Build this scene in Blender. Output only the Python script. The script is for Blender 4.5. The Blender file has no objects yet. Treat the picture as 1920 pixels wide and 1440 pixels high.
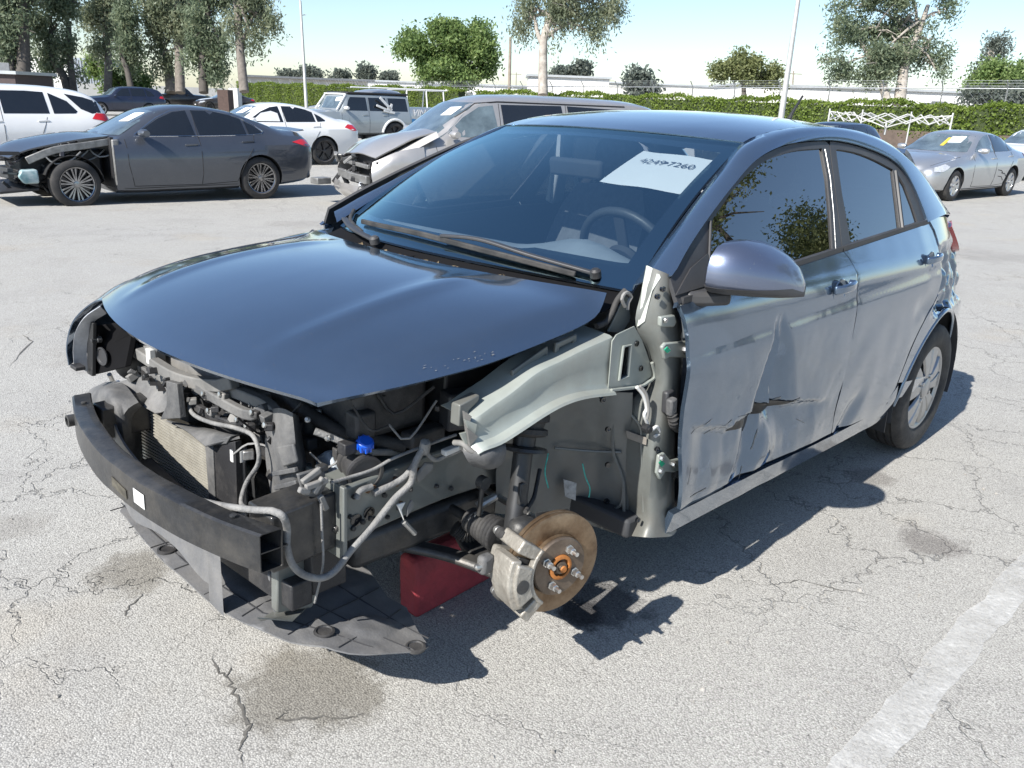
import bpy, bmesh, math, random
from mathutils import Vector, Matrix, noise
from mathutils.geometry import delaunay_2d_cdt
from mathutils.bvhtree import BVHTree
R = math.radians
SC = bpy.context.scene
COL = SC.collection
# ---------------------------------------------------------------- camera
cd = bpy.data.cameras.new('camera'); cam = bpy.data.objects.new('camera', cd); COL.objects.link(cam)
cd.sensor_width = 36; cd.lens = 36 * 1539.2 / 1920; cd.clip_start = .05; cd.clip_end = 5000
cam.matrix_world = Matrix(((-.70351, -.20881, .67932, 1.3631), (.70980, -.25415, .65696, 1.9755), (.03547, .94435, .32701, 1.5065), (0, 0, 0, 1)))
SC.camera = cam
# ---------------------------------------------------------------- sky, sun, exposure
SUN_DIR = Vector((1.19, .055, 1.06)).normalized()
wd = bpy.data.worlds.new('World'); SC.world = wd; wd.use_nodes = True
wn = wd.node_tree.nodes; wl = wd.node_tree.links
sky = wn.new('ShaderNodeTexSky'); sky.sky_type = 'NISHITA'; sky.sun_disc = False
sky.sun_elevation = math.asin(SUN_DIR.z); sky.sun_rotation = math.atan2(SUN_DIR.x, SUN_DIR.y)
sky.altitude = 200; sky.air_density = 1.0; sky.dust_density = .5; sky.ozone_density = 3
bg = wn['Background']; bg.inputs[1].default_value = .09
wl.new(sky.outputs[0], bg.inputs[0])
sd = bpy.data.lights.new('sun', 'SUN'); sd.energy = 4.3; sd.angle = R(.55); sd.color = (1, .96, .90)
sun = bpy.data.objects.new('sun', sd); COL.objects.link(sun)
sun.rotation_euler = (-SUN_DIR).to_track_quat('-Z', 'Y').to_euler()
SC.view_settings.view_transform = 'Standard'; SC.view_settings.look = 'None'
SC.view_settings.exposure = .98; SC.view_settings.gamma = 1; SC.view_settings.use_curve_mapping = False
SC.cycles.max_bounces = 7; SC.cycles.diffuse_bounces = 3; SC.cycles.glossy_bounces = 4
SC.cycles.transmission_bounces = 6; SC.cycles.transparent_max_bounces = 12
SC.cycles.caustics_reflective = False; SC.cycles.caustics_refractive = False
# ---------------------------------------------------------------- helpers: materials
MATS = {}
def mat(name, col, rough=.5, metal=0., coat=0., var=.12, vs=6., bump=0., bs=40., spec=.5, dirt=None, dirtamt=.0, trans=0., alpha=1., coatr=.03, two=None, sheen=0.):
    """plain Principled material with broken-up colour, roughness and optional dust and bump"""
    if name in MATS: return MATS[name]
    m = bpy.data.materials.new(name); m.use_nodes = True
    nt = m.node_tree; N = nt.nodes; L = nt.links; b = N['Principled BSDF']
    tc = N.new('ShaderNodeTexCoord'); n1 = N.new('ShaderNodeTexNoise'); n1.inputs['Scale'].default_value = vs
    n1.inputs['Detail'].default_value = 6; n1.inputs['Roughness'].default_value = .65
    L.new(tc.outputs['Object'], n1.inputs['Vector'])
    r = N.new('ShaderNodeValToRGB'); r.color_ramp.elements[0].position = .3; r.color_ramp.elements[1].position = .72
    c2 = two if two else tuple(min(1, c * (1 + var)) for c in col); c1 = tuple(c * (1 - var) for c in col)
    r.color_ramp.elements[0].color = (*c1, 1); r.color_ramp.elements[1].color = (*c2, 1)
    L.new(n1.outputs[0], r.inputs[0]); out = r.outputs[0]
    if dirt:
        n2 = N.new('ShaderNodeTexNoise'); n2.inputs['Scale'].default_value = vs * .45; n2.inputs['Detail'].default_value = 8; n2.inputs['Roughness'].default_value = .7
        L.new(tc.outputs['Object'], n2.inputs['Vector'])
        mr = N.new('ShaderNodeMapRange'); mr.inputs[1].default_value = .42; mr.inputs[2].default_value = .72; mr.inputs[4].default_value = dirtamt
        L.new(n2.outputs[0], mr.inputs[0]); mx = N.new('ShaderNodeMix'); mx.data_type = 'RGBA'
        L.new(mr.outputs[0], mx.inputs[0]); L.new(out, mx.inputs[6]); mx.inputs[7].default_value = (*dirt, 1); out = mx.outputs[2]
    L.new(out, b.inputs['Base Color'])
    rr = N.new('ShaderNodeMapRange'); rr.inputs[3].default_value = max(0, rough * .85); rr.inputs[4].default_value = min(1, rough * 1.15 + .01)
    L.new(n1.outputs[0], rr.inputs[0]); L.new(rr.outputs[0], b.inputs['Roughness'])
    b.inputs['Metallic'].default_value = metal; b.inputs['Coat Weight'].default_value = coat; b.inputs['Coat Roughness'].default_value = coatr
    b.inputs['Specular IOR Level'].default_value = spec; b.inputs['Transmission Weight'].default_value = trans; b.inputs['Alpha'].default_value = alpha
    if bump:
        nb = N.new('ShaderNodeTexNoise'); nb.inputs['Scale'].default_value = bs; nb.inputs['Detail'].default_value = 4
        L.new(tc.outputs['Object'], nb.inputs['Vector']); bp = N.new('ShaderNodeBump'); bp.inputs['Strength'].default_value = bump; bp.inputs['Distance'].default_value = .01
        L.new(nb.outputs[0], bp.inputs['Height']); L.new(bp.outputs[0], b.inputs['Normal'])
    MATS[name] = m; return m
def glass_mat(name, tint, tr=.75, rough=.0, refl=.09, gcol=(1, 1, 1)):
    """thin window glass: mirror reflection by Fresnel over a tinted see-through pane"""
    m = bpy.data.materials.new(name); m.use_nodes = True; nt = m.node_tree; N = nt.nodes; L = nt.links
    N.remove(N['Principled BSDF']); o = N['Material Output']
    t = N.new('ShaderNodeBsdfTransparent'); t.inputs[0].default_value = (*[c * tr for c in tint], 1)
    g = N.new('ShaderNodeBsdfGlossy'); g.inputs['Roughness'].default_value = rough; g.inputs[0].default_value = (*gcol, 1)
    lw = N.new('ShaderNodeLayerWeight'); lw.inputs[0].default_value = .5      # Schlick: same from both faces
    pw_ = N.new('ShaderNodeMath'); pw_.operation = 'POWER'; L.new(lw.outputs['Facing'], pw_.inputs[0]); pw_.inputs[1].default_value = 5
    ma = N.new('ShaderNodeMath'); ma.operation = 'MULTIPLY_ADD'; L.new(pw_.outputs[0], ma.inputs[0]); ma.inputs[1].default_value = 1 - refl; ma.inputs[2].default_value = refl
    mx = N.new('ShaderNodeMixShader'); L.new(ma.outputs[0], mx.inputs[0]); L.new(t.outputs[0], mx.inputs[1]); L.new(g.outputs[0], mx.inputs[2])
    L.new(mx.outputs[0], o.inputs[0]); MATS[name] = m; return m
def paint(name, col, flake=.3, metal=.55, rough=.38, var=.06):
    """clear-coated car paint with fine flake and a little dust"""
    m = mat(name, col, rough, metal, 1., var, 3., 0, 40., .5, (.42, .39, .34), .035, coatr=.02)
    nt = m.node_tree; N = nt.nodes; L = nt.links; b = N['Principled BSDF']
    tc = N.new('ShaderNodeTexCoord'); n = N.new('ShaderNodeTexNoise'); n.inputs['Scale'].default_value = 900; n.inputs['Detail'].default_value = 1
    L.new(tc.outputs['Object'], n.inputs['Vector']); bp = N.new('ShaderNodeBump'); bp.inputs['Strength'].default_value = flake; bp.inputs['Distance'].default_value = .0006
    L.new(n.outputs[0], bp.inputs['Height']); L.new(bp.outputs[0], b.inputs['Normal'])
    sp = N.new('ShaderNodeTexNoise'); sp.inputs['Scale'].default_value = 120; sp.inputs['Detail'].default_value = 3; L.new(tc.outputs['Object'], sp.inputs['Vector'])     # dust specks
    mr = N.new('ShaderNodeMapRange'); mr.inputs[1].default_value = .66; mr.inputs[2].default_value = .74; mr.inputs[4].default_value = .30; L.new(sp.outputs[0], mr.inputs[0])
    src = b.inputs['Base Color'].links[0].from_socket; mx = N.new('ShaderNodeMix'); mx.data_type = 'RGBA'; L.new(mr.outputs[0], mx.inputs[0]); L.new(src, mx.inputs[6]); mx.inputs[7].default_value = (.40, .38, .34, 1); L.new(mx.outputs[2], b.inputs['Base Color'])
    cz = N.new('ShaderNodeTexNoise'); cz.inputs['Scale'].default_value = 5; cz.inputs['Detail'].default_value = 7; L.new(tc.outputs['Object'], cz.inputs['Vector'])        # haze in the clear coat
    cm = N.new('ShaderNodeMapRange'); cm.inputs[1].default_value = .35; cm.inputs[2].default_value = .75; cm.inputs[3].default_value = .012; cm.inputs[4].default_value = .10; L.new(cz.outputs[0], cm.inputs[0]); L.new(cm.outputs[0], b.inputs['Coat Roughness'])
    return m
# ---------------------------------------------------------------- helpers: objects
def tag(o, label=None, cat=None, group=None, kind=None):
    if label: o['label'] = label
    if cat: o['category'] = cat
    if group: o['group'] = group
    if kind: o['kind'] = kind
    return o
def empty(name, loc=(0, 0, 0), rz=0, label=None, cat=None, group=None):
    o = bpy.data.objects.new(name, None); COL.objects.link(o); o.location = loc; o.rotation_euler = (0, 0, rz); o.empty_display_size = .1
    return tag(o, label, cat, group)
def obj(name, me, m=None, parent=None, smooth=35, solid=0., off=-1., bevel=0.):
    o = bpy.data.objects.new(name, me); COL.objects.link(o)
    if m is not None: me.materials.append(MATS[m] if isinstance(m, str) else m)
    if parent: o.parent = parent
    if smooth:
        for p in me.polygons: p.use_smooth = True
        if smooth < 180: me.set_sharp_from_angle(angle=R(smooth))
    if solid:
        md = o.modifiers.new('thickness', 'SOLIDIFY'); md.thickness = solid; md.offset = off
        if smooth and smooth < 180: md = o.modifiers.new('split', 'EDGE_SPLIT'); md.split_angle = R(max(smooth, 50)); md.use_edge_sharp = False
    if bevel:
        md = o.modifiers.new('edge', 'BEVEL'); md.width = bevel; md.segments = 2; md.limit_method = 'ANGLE'; md.angle_limit = R(40)
    return o
def copy_tree(o, parent=None):
    c = o.copy(); COL.objects.link(c); c.parent = parent
    for ch in list(o.children): copy_tree(ch, c)
    return c
class MB:
    """collects simple solids; build() links them as one mesh object"""
    def __init__(s): s.v = []; s.f = []
    def add(s, vs, fs):
        n = len(s.v); s.v += [tuple(v) for v in vs]; s.f += [tuple(i + n for i in f) for f in fs]; return s
    def box(s, c, d, rot=None):
        x, y, z = d[0] / 2, d[1] / 2, d[2] / 2
        vs = [Vector((a, b, e)) for a in (-x, x) for b in (-y, y) for e in (-z, z)]
        if rot is not None: vs = [rot @ v for v in vs]
        c = Vector(c)
        return s.add([v + c for v in vs], [(0, 1, 3, 2), (4, 6, 7, 5), (0, 4, 5, 1), (2, 3, 7, 6), (0, 2, 6, 4), (1, 5, 7, 3)])
    def hexa(s, a, b):
        """a, b: two quads (4 pts each), corresponding corners"""
        return s.add(list(a) + list(b), [(3, 2, 1, 0), (4, 5, 6, 7), (0, 1, 5, 4), (1, 2, 6, 5), (2, 3, 7, 6), (3, 0, 4, 7)])
    def beam(s, pts, w, h, up=(0, 0, 1)):
        """rectangular section swept along pts"""
        pts = [Vector(p) for p in pts]; up = Vector(up); rings = []
        for i, p in enumerate(pts):
            d = (pts[min(i + 1, len(pts) - 1)] - pts[max(i - 1, 0)]).normalized(); sd = d.cross(up).normalized(); u = sd.cross(d)
            rings.append([p + sd * w / 2 + u * h / 2, p - sd * w / 2 + u * h / 2, p - sd * w / 2 - u * h / 2, p + sd * w / 2 - u * h / 2])
        return s.rings(rings, True)
    def rings(s, rings, cap=True, closed=True):
        n = len(rings[0]); vs = [v for r in rings for v in r]; fs = []
        for i in range(len(rings) - 1):
            for j in range(n if closed else n - 1):
                k = (j + 1) % n; fs.append((i * n + j, i * n + k, (i + 1) * n + k, (i + 1) * n + j))
        if cap: fs.append(tuple(range(n - 1, -1, -1))); fs.append(tuple(range((len(rings) - 1) * n, len(rings) * n)))
        return s.add(vs, fs)
    def tube(s, pts, r, n=8, cap=True):
        pts = [Vector(p) for p in pts]; rings = []; ref = None
        for i, p in enumerate(pts):
            d = (pts[min(i + 1, len(pts) - 1)] - pts[max(i - 1, 0)]).normalized()
            if ref is None: ref = d.orthogonal().normalized()
            ref = (ref - d * ref.dot(d)).normalized(); w = d.cross(ref)
            rr = r[i] if isinstance(r, (list, tuple)) else r
            rings.append([p + (ref * math.cos(2 * math.pi * k / n) + w * math.sin(2 * math.pi * k / n)) * rr for k in range(n)])
        return s.rings(rings, cap)
    def lathe(s, c, axis, prof, n=24, cap=True):
        """prof: list of (radius, height along axis)"""
        c = Vector(c); ax = Vector(axis).normalized(); u = ax.orthogonal().normalized(); w = ax.cross(u)
        return s.rings([[c + ax * h + (u * math.cos(2 * math.pi * k / n) + w * math.sin(2 * math.pi * k / n)) * max(r, .0005) for k in range(n)] for r, h in prof], cap)
    def plate(s, poly, d):
        """polygon (3d pts) extruded by vector d"""
        n = len(poly); d = Vector(d); a = [Vector(p) for p in poly]; b = [p + d for p in a]
        return s.add(a + b, [tuple(range(n - 1, -1, -1)), tuple(range(n, 2 * n))] + [(i, (i + 1) % n, n + (i + 1) % n, n + i) for i in range(n)])
    def mesh(s, name):
        me = bpy.data.meshes.new(name); me.from_pydata(s.v, [], s.f); me.update()
        bm = bmesh.new(); bm.from_mesh(me); bmesh.ops.recalc_face_normals(bm, faces=bm.faces); bm.to_mesh(me); bm.free(); return me
    def build(s, name, m, parent=None, smooth=35, bevel=0., solid=0.):
        return obj(name, s.mesh(name), m, parent, smooth, solid, bevel=bevel)
def cr(pts, n):
    """Catmull-Rom through pts, n samples evenly spaced by length"""
    P = [Vector(p) for p in pts]
    if len(P) == 2: return [P[0].lerp(P[1], i / (n - 1)) for i in range(n)]
    Q = [P[0] * 2 - P[1]] + P + [P[-1] * 2 - P[-2]]; fine = []
    for i in range(1, len(Q) - 2):
        p0, p1, p2, p3 = Q[i - 1:i + 3]
        for k in range(12):
            t = k / 12; fine.append(.5 * ((2 * p1) + (p2 - p0) * t + (2 * p0 - 5 * p1 + 4 * p2 - p3) * t * t + (3 * p1 - p0 - 3 * p2 + p3) * t ** 3))
    fine.append(P[-1]); ds = [0]
    for a, b in zip(fine, fine[1:]): ds.append(ds[-1] + (b - a).length)
    out = []; j = 0
    for i in range(n):
        t = ds[-1] * i / (n - 1)
        while j < len(ds) - 2 and ds[j + 1] < t: j += 1
        out.append(fine[j].lerp(fine[j + 1], (t - ds[j]) / max(1e-9, ds[j + 1] - ds[j])))
    return out
def surf(curves, nu, nv):
    """grid of points: curves resampled to nu, smoothly interpolated across to nv rows"""
    rows = [cr(c, nu) for c in curves]; cols = [cr([r[i] for r in rows], nv) for i in range(nu)]
    return [[cols[i][j] for i in range(nu)] for j in range(nv)]
def grid_mesh(name, g, fn=None):
    nv, nu = len(g), len(g[0]); vs = [(fn(p) if fn else p) for r in g for p in r]
    me = bpy.data.meshes.new(name)
    me.from_pydata([tuple(v) for v in vs], [], [(j * nu + i, j * nu + i + 1, (j + 1) * nu + i + 1, (j + 1) * nu + i) for j in range(nv - 1) for i in range(nu - 1)]); me.update(); return me
def inside(p, poly):
    c = False; n = len(poly)
    for i in range(n):
        a, b = poly[i], poly[i - 1]
        if (a[1] > p[1]) != (b[1] > p[1]) and p[0] < (b[0] - a[0]) * (p[1] - a[1]) / (b[1] - a[1]) + a[0]: c = not c
    return c
def dense(poly, step):
    out = []
    for i, a in enumerate(poly):
        b = poly[(i + 1) % len(poly)]; n = max(1, int(math.dist(a, b) / step))
        out += [(a[0] + (b[0] - a[0]) * k / n, a[1] + (b[1] - a[1]) * k / n) for k in range(n)]
    return out
def cdt(poly, step, holes=()):
    """triangulated sheet inside a 2d outline"""
    loops = [dense(poly, step)] + [dense(h, step) for h in holes]; vs = []; es = []
    for lp in loops:
        n = len(vs); vs += lp; es += [(n + i, n + (i + 1) % len(lp)) for i in range(len(lp))]
    xs = [p[0] for p in poly]; zs = [p[1] for p in poly]; x = min(xs) + step * .5; k = 0
    bd = list(vs)
    while x < max(xs):
        z = min(zs) + step * (.5 if k % 2 else .95)
        while z < max(zs):
            if inside((x, z), poly) and not any(inside((x, z), h) for h in holes) and min((x - a) ** 2 + (z - b) ** 2 for a, b in bd) > (step * .45) ** 2: vs.append((x, z))
            z += step
        x += step * .87; k += 1
    V, E, Fc, *_ = delaunay_2d_cdt([Vector(v) for v in vs], es, [], 0, 1e-5)
    fs = []
    for f in Fc:
        c = (sum(V[i][0] for i in f) / len(f), sum(V[i][1] for i in f) / len(f))
        if inside(c, poly) and not any(inside(c, h) for h in holes): fs.append(tuple(f))
    return [tuple(v) for v in V], fs
def sheet(name, poly, fn, step, m, parent, holes=(), solid=.002, smooth=40, flip=False, off=-1):
    V, Fc = cdt(poly, step, holes); me = bpy.data.meshes.new(name); P = [tuple(fn(*v)) for v in V]
    me.from_pydata(P, [], [tuple(reversed(f)) for f in Fc] if flip else Fc); me.update()
    return obj(name, me, m, parent, smooth, solid, off)
def nz(x, y, z, s): return noise.noise(Vector((x * s, y * s, z * s)))
def gz(x, y):
    """the yard falls a little away from the parked hatchback"""
    s = (x - 1.363) * -.718 + (y - 1.976) * -.696; t = min(1, max(0, (s - 5.5) / 9)); return -.2 * t * t * (3 - 2 * t)

SC.cycles.use_denoising = True; SC.cycles.denoiser = 'OPENIMAGEDENOISE'
SC.cycles.denoising_input_passes = 'RGB_ALBEDO_NORMAL'; SC.cycles.denoising_prefilter = 'ACCURATE'
# ================================================================ ground
def ground_material():
    m = bpy.data.materials.new('worn_asphalt'); m.use_nodes = True; nt = m.node_tree; N = nt.nodes; L = nt.links; b = N['Principled BSDF']
    b.inputs['Specular IOR Level'].default_value = .25
    tc = N.new('ShaderNodeTexCoord'); co = tc.outputs['Object']
    def math_(op, a, c=None, d=None):
        n = N.new('ShaderNodeMath'); n.operation = op
        for i, v in enumerate((a, c, d)):
            if v is None: continue
            if isinstance(v, (int, float)): n.inputs[i].default_value = v
            else: L.new(v, n.inputs[i])
        return n.outputs[0]
    def noi(s, det=5, rough=.6, vec=co):
        n = N.new('ShaderNodeTexNoise'); n.inputs['Scale'].default_value = s; n.inputs['Detail'].default_value = det; n.inputs['Roughness'].default_value = rough
        L.new(vec, n.inputs['Vector']); return n
    def ramp(v, stops):
        r = N.new('ShaderNodeValToRGB'); e = r.color_ramp.elements
        while len(e) < len(stops): e.new(.5)
        for q, (p, c) in zip(e, stops): q.position = p; q.color = (*c, 1) if len(c) == 3 else c
        L.new(v, r.inputs[0]); return r.outputs[0]
    def mix(f, a, c, mode='MIX'):
        n = N.new('ShaderNodeMix'); n.data_type = 'RGBA'; n.blend_type = mode
        if isinstance(f, (int, float)): n.inputs[0].default_value = f
        else: L.new(f, n.inputs[0])
        for i, v in ((6, a), (7, c)):
            if isinstance(v, tuple): n.inputs[i].default_value = (*v, 1)
            else: L.new(v, n.inputs[i])
        return n.outputs[2]
    def rng(v, a, c, lo=0., hi=1.):
        n = N.new('ShaderNodeMapRange'); L.new(v, n.inputs[0])
        for i, q in enumerate((a, c, lo, hi)): n.inputs[i + 1].default_value = q
        return n.outputs[0]
    # stones
    dist = noi(60, 2); dv = N.new('ShaderNodeVectorMath'); dv.operation = 'SCALE'; dv.inputs[3].default_value = .006; L.new(dist.outputs['Color'], dv.inputs[0])
    ad = N.new('ShaderNodeVectorMath'); L.new(co, ad.inputs[0]); L.new(dv.outputs[0], ad.inputs[1]); wc = ad.outputs[0]
    def vor(s, feat='F1', vec=wc, rnd=1.):
        v = N.new('ShaderNodeTexVoronoi'); v.voronoi_dimensions = '2D'; v.feature = feat; v.inputs['Scale'].default_value = s; v.inputs['Randomness'].default_value = rnd; L.new(vec, v.inputs['Vector']); return v
    v1 = vor(175); v2 = vor(320)
    stone = ramp(v1.outputs['Color'], [(0, (.09, .087, .08)), (.10, (.22, .214, .20)), (.30, (.34, .332, .31)), (.65, (.40, .392, .365)), (.88, (.48, .47, .44)), (1, (.60, .59, .56))])
    small = ramp(v2.outputs['Color'], [(0, (.10, .096, .09)), (.2, (.29, .282, .265)), (.7, (.42, .412, .385)), (1, (.62, .61, .58))])
    n5 = noi(70, 3); col = mix(rng(n5.outputs[0], .42, .58), stone, small)
    gap = rng(v1.outputs['Distance'], .42, .75, 0, .8); col = mix(gap, col, (.22, .213, .20))
    pit = noi(48, 3, .7); col = mix(rng(pit.outputs[0], .66, .74, 0, .75), col, (.115, .108, .10))
    # broad tone: grey, pinkish and ochre patches
    n6 = noi(.55, 6, .62); col = mix(rng(n6.outputs[0], .35, .7, 0, .5), col, mix(1., col, (1.03, 1.02, .985), 'MULTIPLY'))
    n7 = noi(1.7, 6, .65); col = mix(rng(n7.outputs[0], .48, .78, 0, .55), col, mix(1., col, (.77, .765, .775), 'MULTIPLY'))
    n8 = noi(.9, 4, .6); sc8 = N.new('ShaderNodeMapping'); sc8.inputs['Location'].default_value = (7, 3, 0); L.new(co, sc8.inputs[0]); L.new(sc8.outputs[0], n8.inputs['Vector'])
    col = mix(rng(n8.outputs[0], .58, .75, 0, .45), col, mix(1., col, (1.06, .96, .82), 'MULTIPLY'))
    # stains: place, radius, strength, tint
    sn_ = math_('MULTIPLY', math_('SUBTRACT', noi(7, 7, .72).outputs[0], .5), 2.2)
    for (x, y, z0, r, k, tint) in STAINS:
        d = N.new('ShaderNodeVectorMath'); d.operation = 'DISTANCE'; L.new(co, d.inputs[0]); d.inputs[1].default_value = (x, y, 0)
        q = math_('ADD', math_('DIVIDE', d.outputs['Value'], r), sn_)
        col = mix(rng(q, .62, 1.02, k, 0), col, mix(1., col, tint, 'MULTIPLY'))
    # crack network
    cn = noi(1.3, 5, .7); cs = N.new('ShaderNodeVectorMath'); cs.operation = 'SCALE'; cs.inputs[3].default_value = .85; L.new(cn.outputs['Color'], cs.inputs[0])
    ca = N.new('ShaderNodeVectorMath'); L.new(co, ca.inputs[0]); L.new(cs.outputs[0], ca.inputs[1])
    cn2 = noi(16, 4, .7); cs2 = N.new('ShaderNodeVectorMath'); cs2.operation = 'SCALE'; cs2.inputs[3].default_value = .07; L.new(cn2.outputs['Color'], cs2.inputs[0])
    cb = N.new('ShaderNodeVectorMath'); L.new(ca.outputs[0], cb.inputs[0]); L.new(cs2.outputs[0], cb.inputs[1])
    e1 = vor(.75, 'DISTANCE_TO_EDGE', cb.outputs[0]); e2 = vor(1.9, 'DISTANCE_TO_EDGE', cb.outputs[0])
    wid = rng(noi(2.2, 3).outputs[0], .35, .65, 0., 1.)
    c1 = math_('MULTIPLY', rng(e1.outputs['Distance'], .0012, .0055, 1, 0), rng(wid, .55, .9, 0, .9))
    c2 = math_('MULTIPLY', rng(e2.outputs['Distance'], .003, .014, 1, 0), rng(noi(.45, 4).outputs[0], .42, .56, 0, .9))
    crk = math_('MAXIMUM', c1, c2); col = mix(math_('MULTIPLY', crk, .42), col, (.07, .066, .06))
    L.new(col, b.inputs['Base Color']); b.inputs['Roughness'].default_value = .9
    hgt = math_('SUBTRACT', math_('SUBTRACT', math_('MULTIPLY', math_('SUBTRACT', 1., v1.outputs['Distance']), .5), math_('MULTIPLY', crk, 1.6)), math_('MULTIPLY', rng(pit.outputs[0], .62, .74), .8))
    hgt = math_('ADD', hgt, math_('MULTIPLY', v1.outputs['Color'], .5))
    bp = N.new('ShaderNodeBump'); bp.inputs['Strength'].default_value = .8; bp.inputs['Distance'].default_value = .0035
    L.new(hgt, bp.inputs['Height']); L.new(bp.outputs[0], b.inputs['Normal'])
    MATS['ground'] = m
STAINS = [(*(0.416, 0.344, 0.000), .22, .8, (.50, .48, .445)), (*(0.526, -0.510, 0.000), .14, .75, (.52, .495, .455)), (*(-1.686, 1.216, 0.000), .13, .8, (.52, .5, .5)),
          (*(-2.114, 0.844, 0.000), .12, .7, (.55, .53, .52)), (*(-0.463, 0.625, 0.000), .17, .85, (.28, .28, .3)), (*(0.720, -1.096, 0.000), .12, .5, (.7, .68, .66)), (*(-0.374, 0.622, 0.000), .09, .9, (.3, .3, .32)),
          (*(-2.159, -5.200, -0.026), .5, .45, (.95, .80, .62)), (*(-0.420, -2.911, 0.000), .5, .4, (.75, .72, .70)), (*(-10.022, -0.878, -0.105), .7, .4, (.72, .7, .7)), (*(-4.400, -7.583, -0.126), .5, .35, (.7, .68, .68))]
ground_material()
def make_ground():
    a = sorted(set([-3000, -1200, -500, -250, -120, -80, 60, 90, 130, 200, 400, 900, 2500] + [-60 + i * 1.5 for i in range(80)]))
    g = [[Vector((x, y, gz(x, y))) for y in a] for x in a]
    me = grid_mesh('ground', g); o = obj('ground', me, 'ground', None, 180); tag(o, kind='structure')
    bm = bmesh.new(); bm.from_mesh(me)
    bmesh.ops.recalc_face_normals(bm, faces=bm.faces)
    if sum(f.normal.z for f in bm.faces) < 0: bmesh.ops.reverse_faces(bm, faces=bm.faces)
    bm.to_mesh(me); bm.free(); return o
ground = make_ground()
def worn_line_mat():
    m = mat('worn_white_paint', (.62, .615, .59), .8, 0, 0, .1, 9, .5, 90)
    N = m.node_tree.nodes; L = m.node_tree.links; b = N['Principled BSDF']; tc = N.new('ShaderNodeTexCoord')
    n = N.new('ShaderNodeTexNoise'); n.inputs['Scale'].default_value = 4; n.inputs['Detail'].default_value = 9; n.inputs['Roughness'].default_value = .85; L.new(tc.outputs['Object'], n.inputs['Vector'])
    r = N.new('ShaderNodeMapRange'); r.inputs[1].default_value = .36; r.inputs[2].default_value = .60; r.inputs[3].default_value = .05; r.inputs[4].default_value = .68; L.new(n.outputs[0], r.inputs[0]); L.new(r.outputs[0], b.inputs['Alpha'])
worn_line_mat()
def painted_line(pts, label):
    mb = MB(); rnd = random.Random(5); n = 60; a, b, c, d = [Vector((p[0], p[1], gz(p[0], p[1]) + .004)) for p in pts]; A = []; B = []
    for i in range(n + 1):
        t = i / n; u = (b - a).normalized(); w = (d - a).normalized()
        A.append(a.lerp(b, t) + w * (rnd.uniform(-.005, .005) + .03 * nz(t, 1, 0, 9))); B.append(d.lerp(c, t) + w * (rnd.uniform(-.005, .005) + .03 * nz(t, 5, 0, 9)))
    mb.add(A + B, [(i, i + 1, n + 2 + i, n + 1 + i) for i in range(n)]); o = mb.build('painted_line', 'worn_white_paint', None, 0); tag(o, label, 'road marking', kind='structure')
painted_line([(-0.284, 1.442, 0.000), (-2.165, 1.490, 0.000), (-2.027, 1.583, 0.000), (-0.398, 1.549, 0.000)], 'worn white painted stripe on the asphalt')
def crack(pts, w, seed):
    rnd = random.Random(seed); P = []
    for a, b in zip(pts, pts[1:]):
        n = 7
        for k in range(n): t = k / n; P.append((a[0] + (b[0] - a[0]) * t + rnd.uniform(-.007, .007), a[1] + (b[1] - a[1]) * t + rnd.uniform(-.007, .007)))
    A = []; B = []
    for i, p in enumerate(P):
        q = P[min(i + 1, len(P) - 1)]; o = P[max(i - 1, 0)]; d = Vector((q[0] - o[0], q[1] - o[1])).normalized(); h = w * rnd.uniform(.25, 1) * math.sin(math.pi * (i + .6) / (len(P) + .2)) / 2
        A.append((p[0] - d.y * h, p[1] + d.x * h, .0022)); B.append((p[0] + d.y * h, p[1] - d.x * h, .0022))
    n = len(A); mb = MB(); mb.add(A + B, [(i, i + 1, n + i + 1, n + i) for i in range(n - 1)]); return mb.build('crack', mat('crack_dark', (.11, .105, .095), .95, var=.4, vs=60), ground, 0)
crack([(0.519, 0.114, 0.000), (0.563, 0.179, -0.000), (0.589, 0.283, 0.000), (0.604, 0.374, 0.000), (0.658, 0.421, 0.000), (0.694, 0.502, 0.000)], .012, 1)
crack([(0.546, 0.042, 0.000), (0.567, 0.131, 0.000), (0.563, 0.179, -0.000)], .008, 2)
crack([(0.501, 0.391, 0.000), (0.545, 0.402, 0.000), (0.422, 0.504, 0.000), (0.357, 0.551, 0.000)], .008, 3)
crack([(0.216, -3.030, 0.000), (-0.043, -3.498, 0.000), (-0.049, -3.724, 0.000)], .012, 4)
crack([(0.558, -0.381, 0.000), (0.628, -0.329, 0.000), (0.661, -0.266, 0.000)], .008, 6)
crack([(-1.169, 1.225, 0.000), (-1.074, 1.011, 0.000), (-0.934, 0.928, 0.000)], .006, 8)
def pebbles():
    rn = random.Random(77); mb = MB()
    for i in range(420):
        x, y = rn.uniform(-3.2, 1.6), rn.uniform(-2.6, 1.9); r = rn.choice([.002, .0025, .003, .004, .006]) * rn.uniform(.8, 1.4); z = gz(x, y)
        if -2.9 < x < .7 and abs(y) < .8: continue
        a0 = rn.uniform(0, 6); mb.rings([[Vector((x + q * r * math.cos(a0 + k * 1.26) * rn.uniform(.8, 1.2), y + q * r * math.sin(a0 + k * 1.26) * rn.uniform(.8, 1.2), z + h * r)) for k in range(5)] for q, h in ((1, -.2), (1.05, .4), (.55, .95))])
    o = mb.build('loose_gravel', mat('gravel', (.30, .285, .26), .9, var=.5, vs=30), None, 0); tag(o, 'loose gravel grains scattered over the asphalt', 'gravel', kind='stuff')
pebbles()

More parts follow.
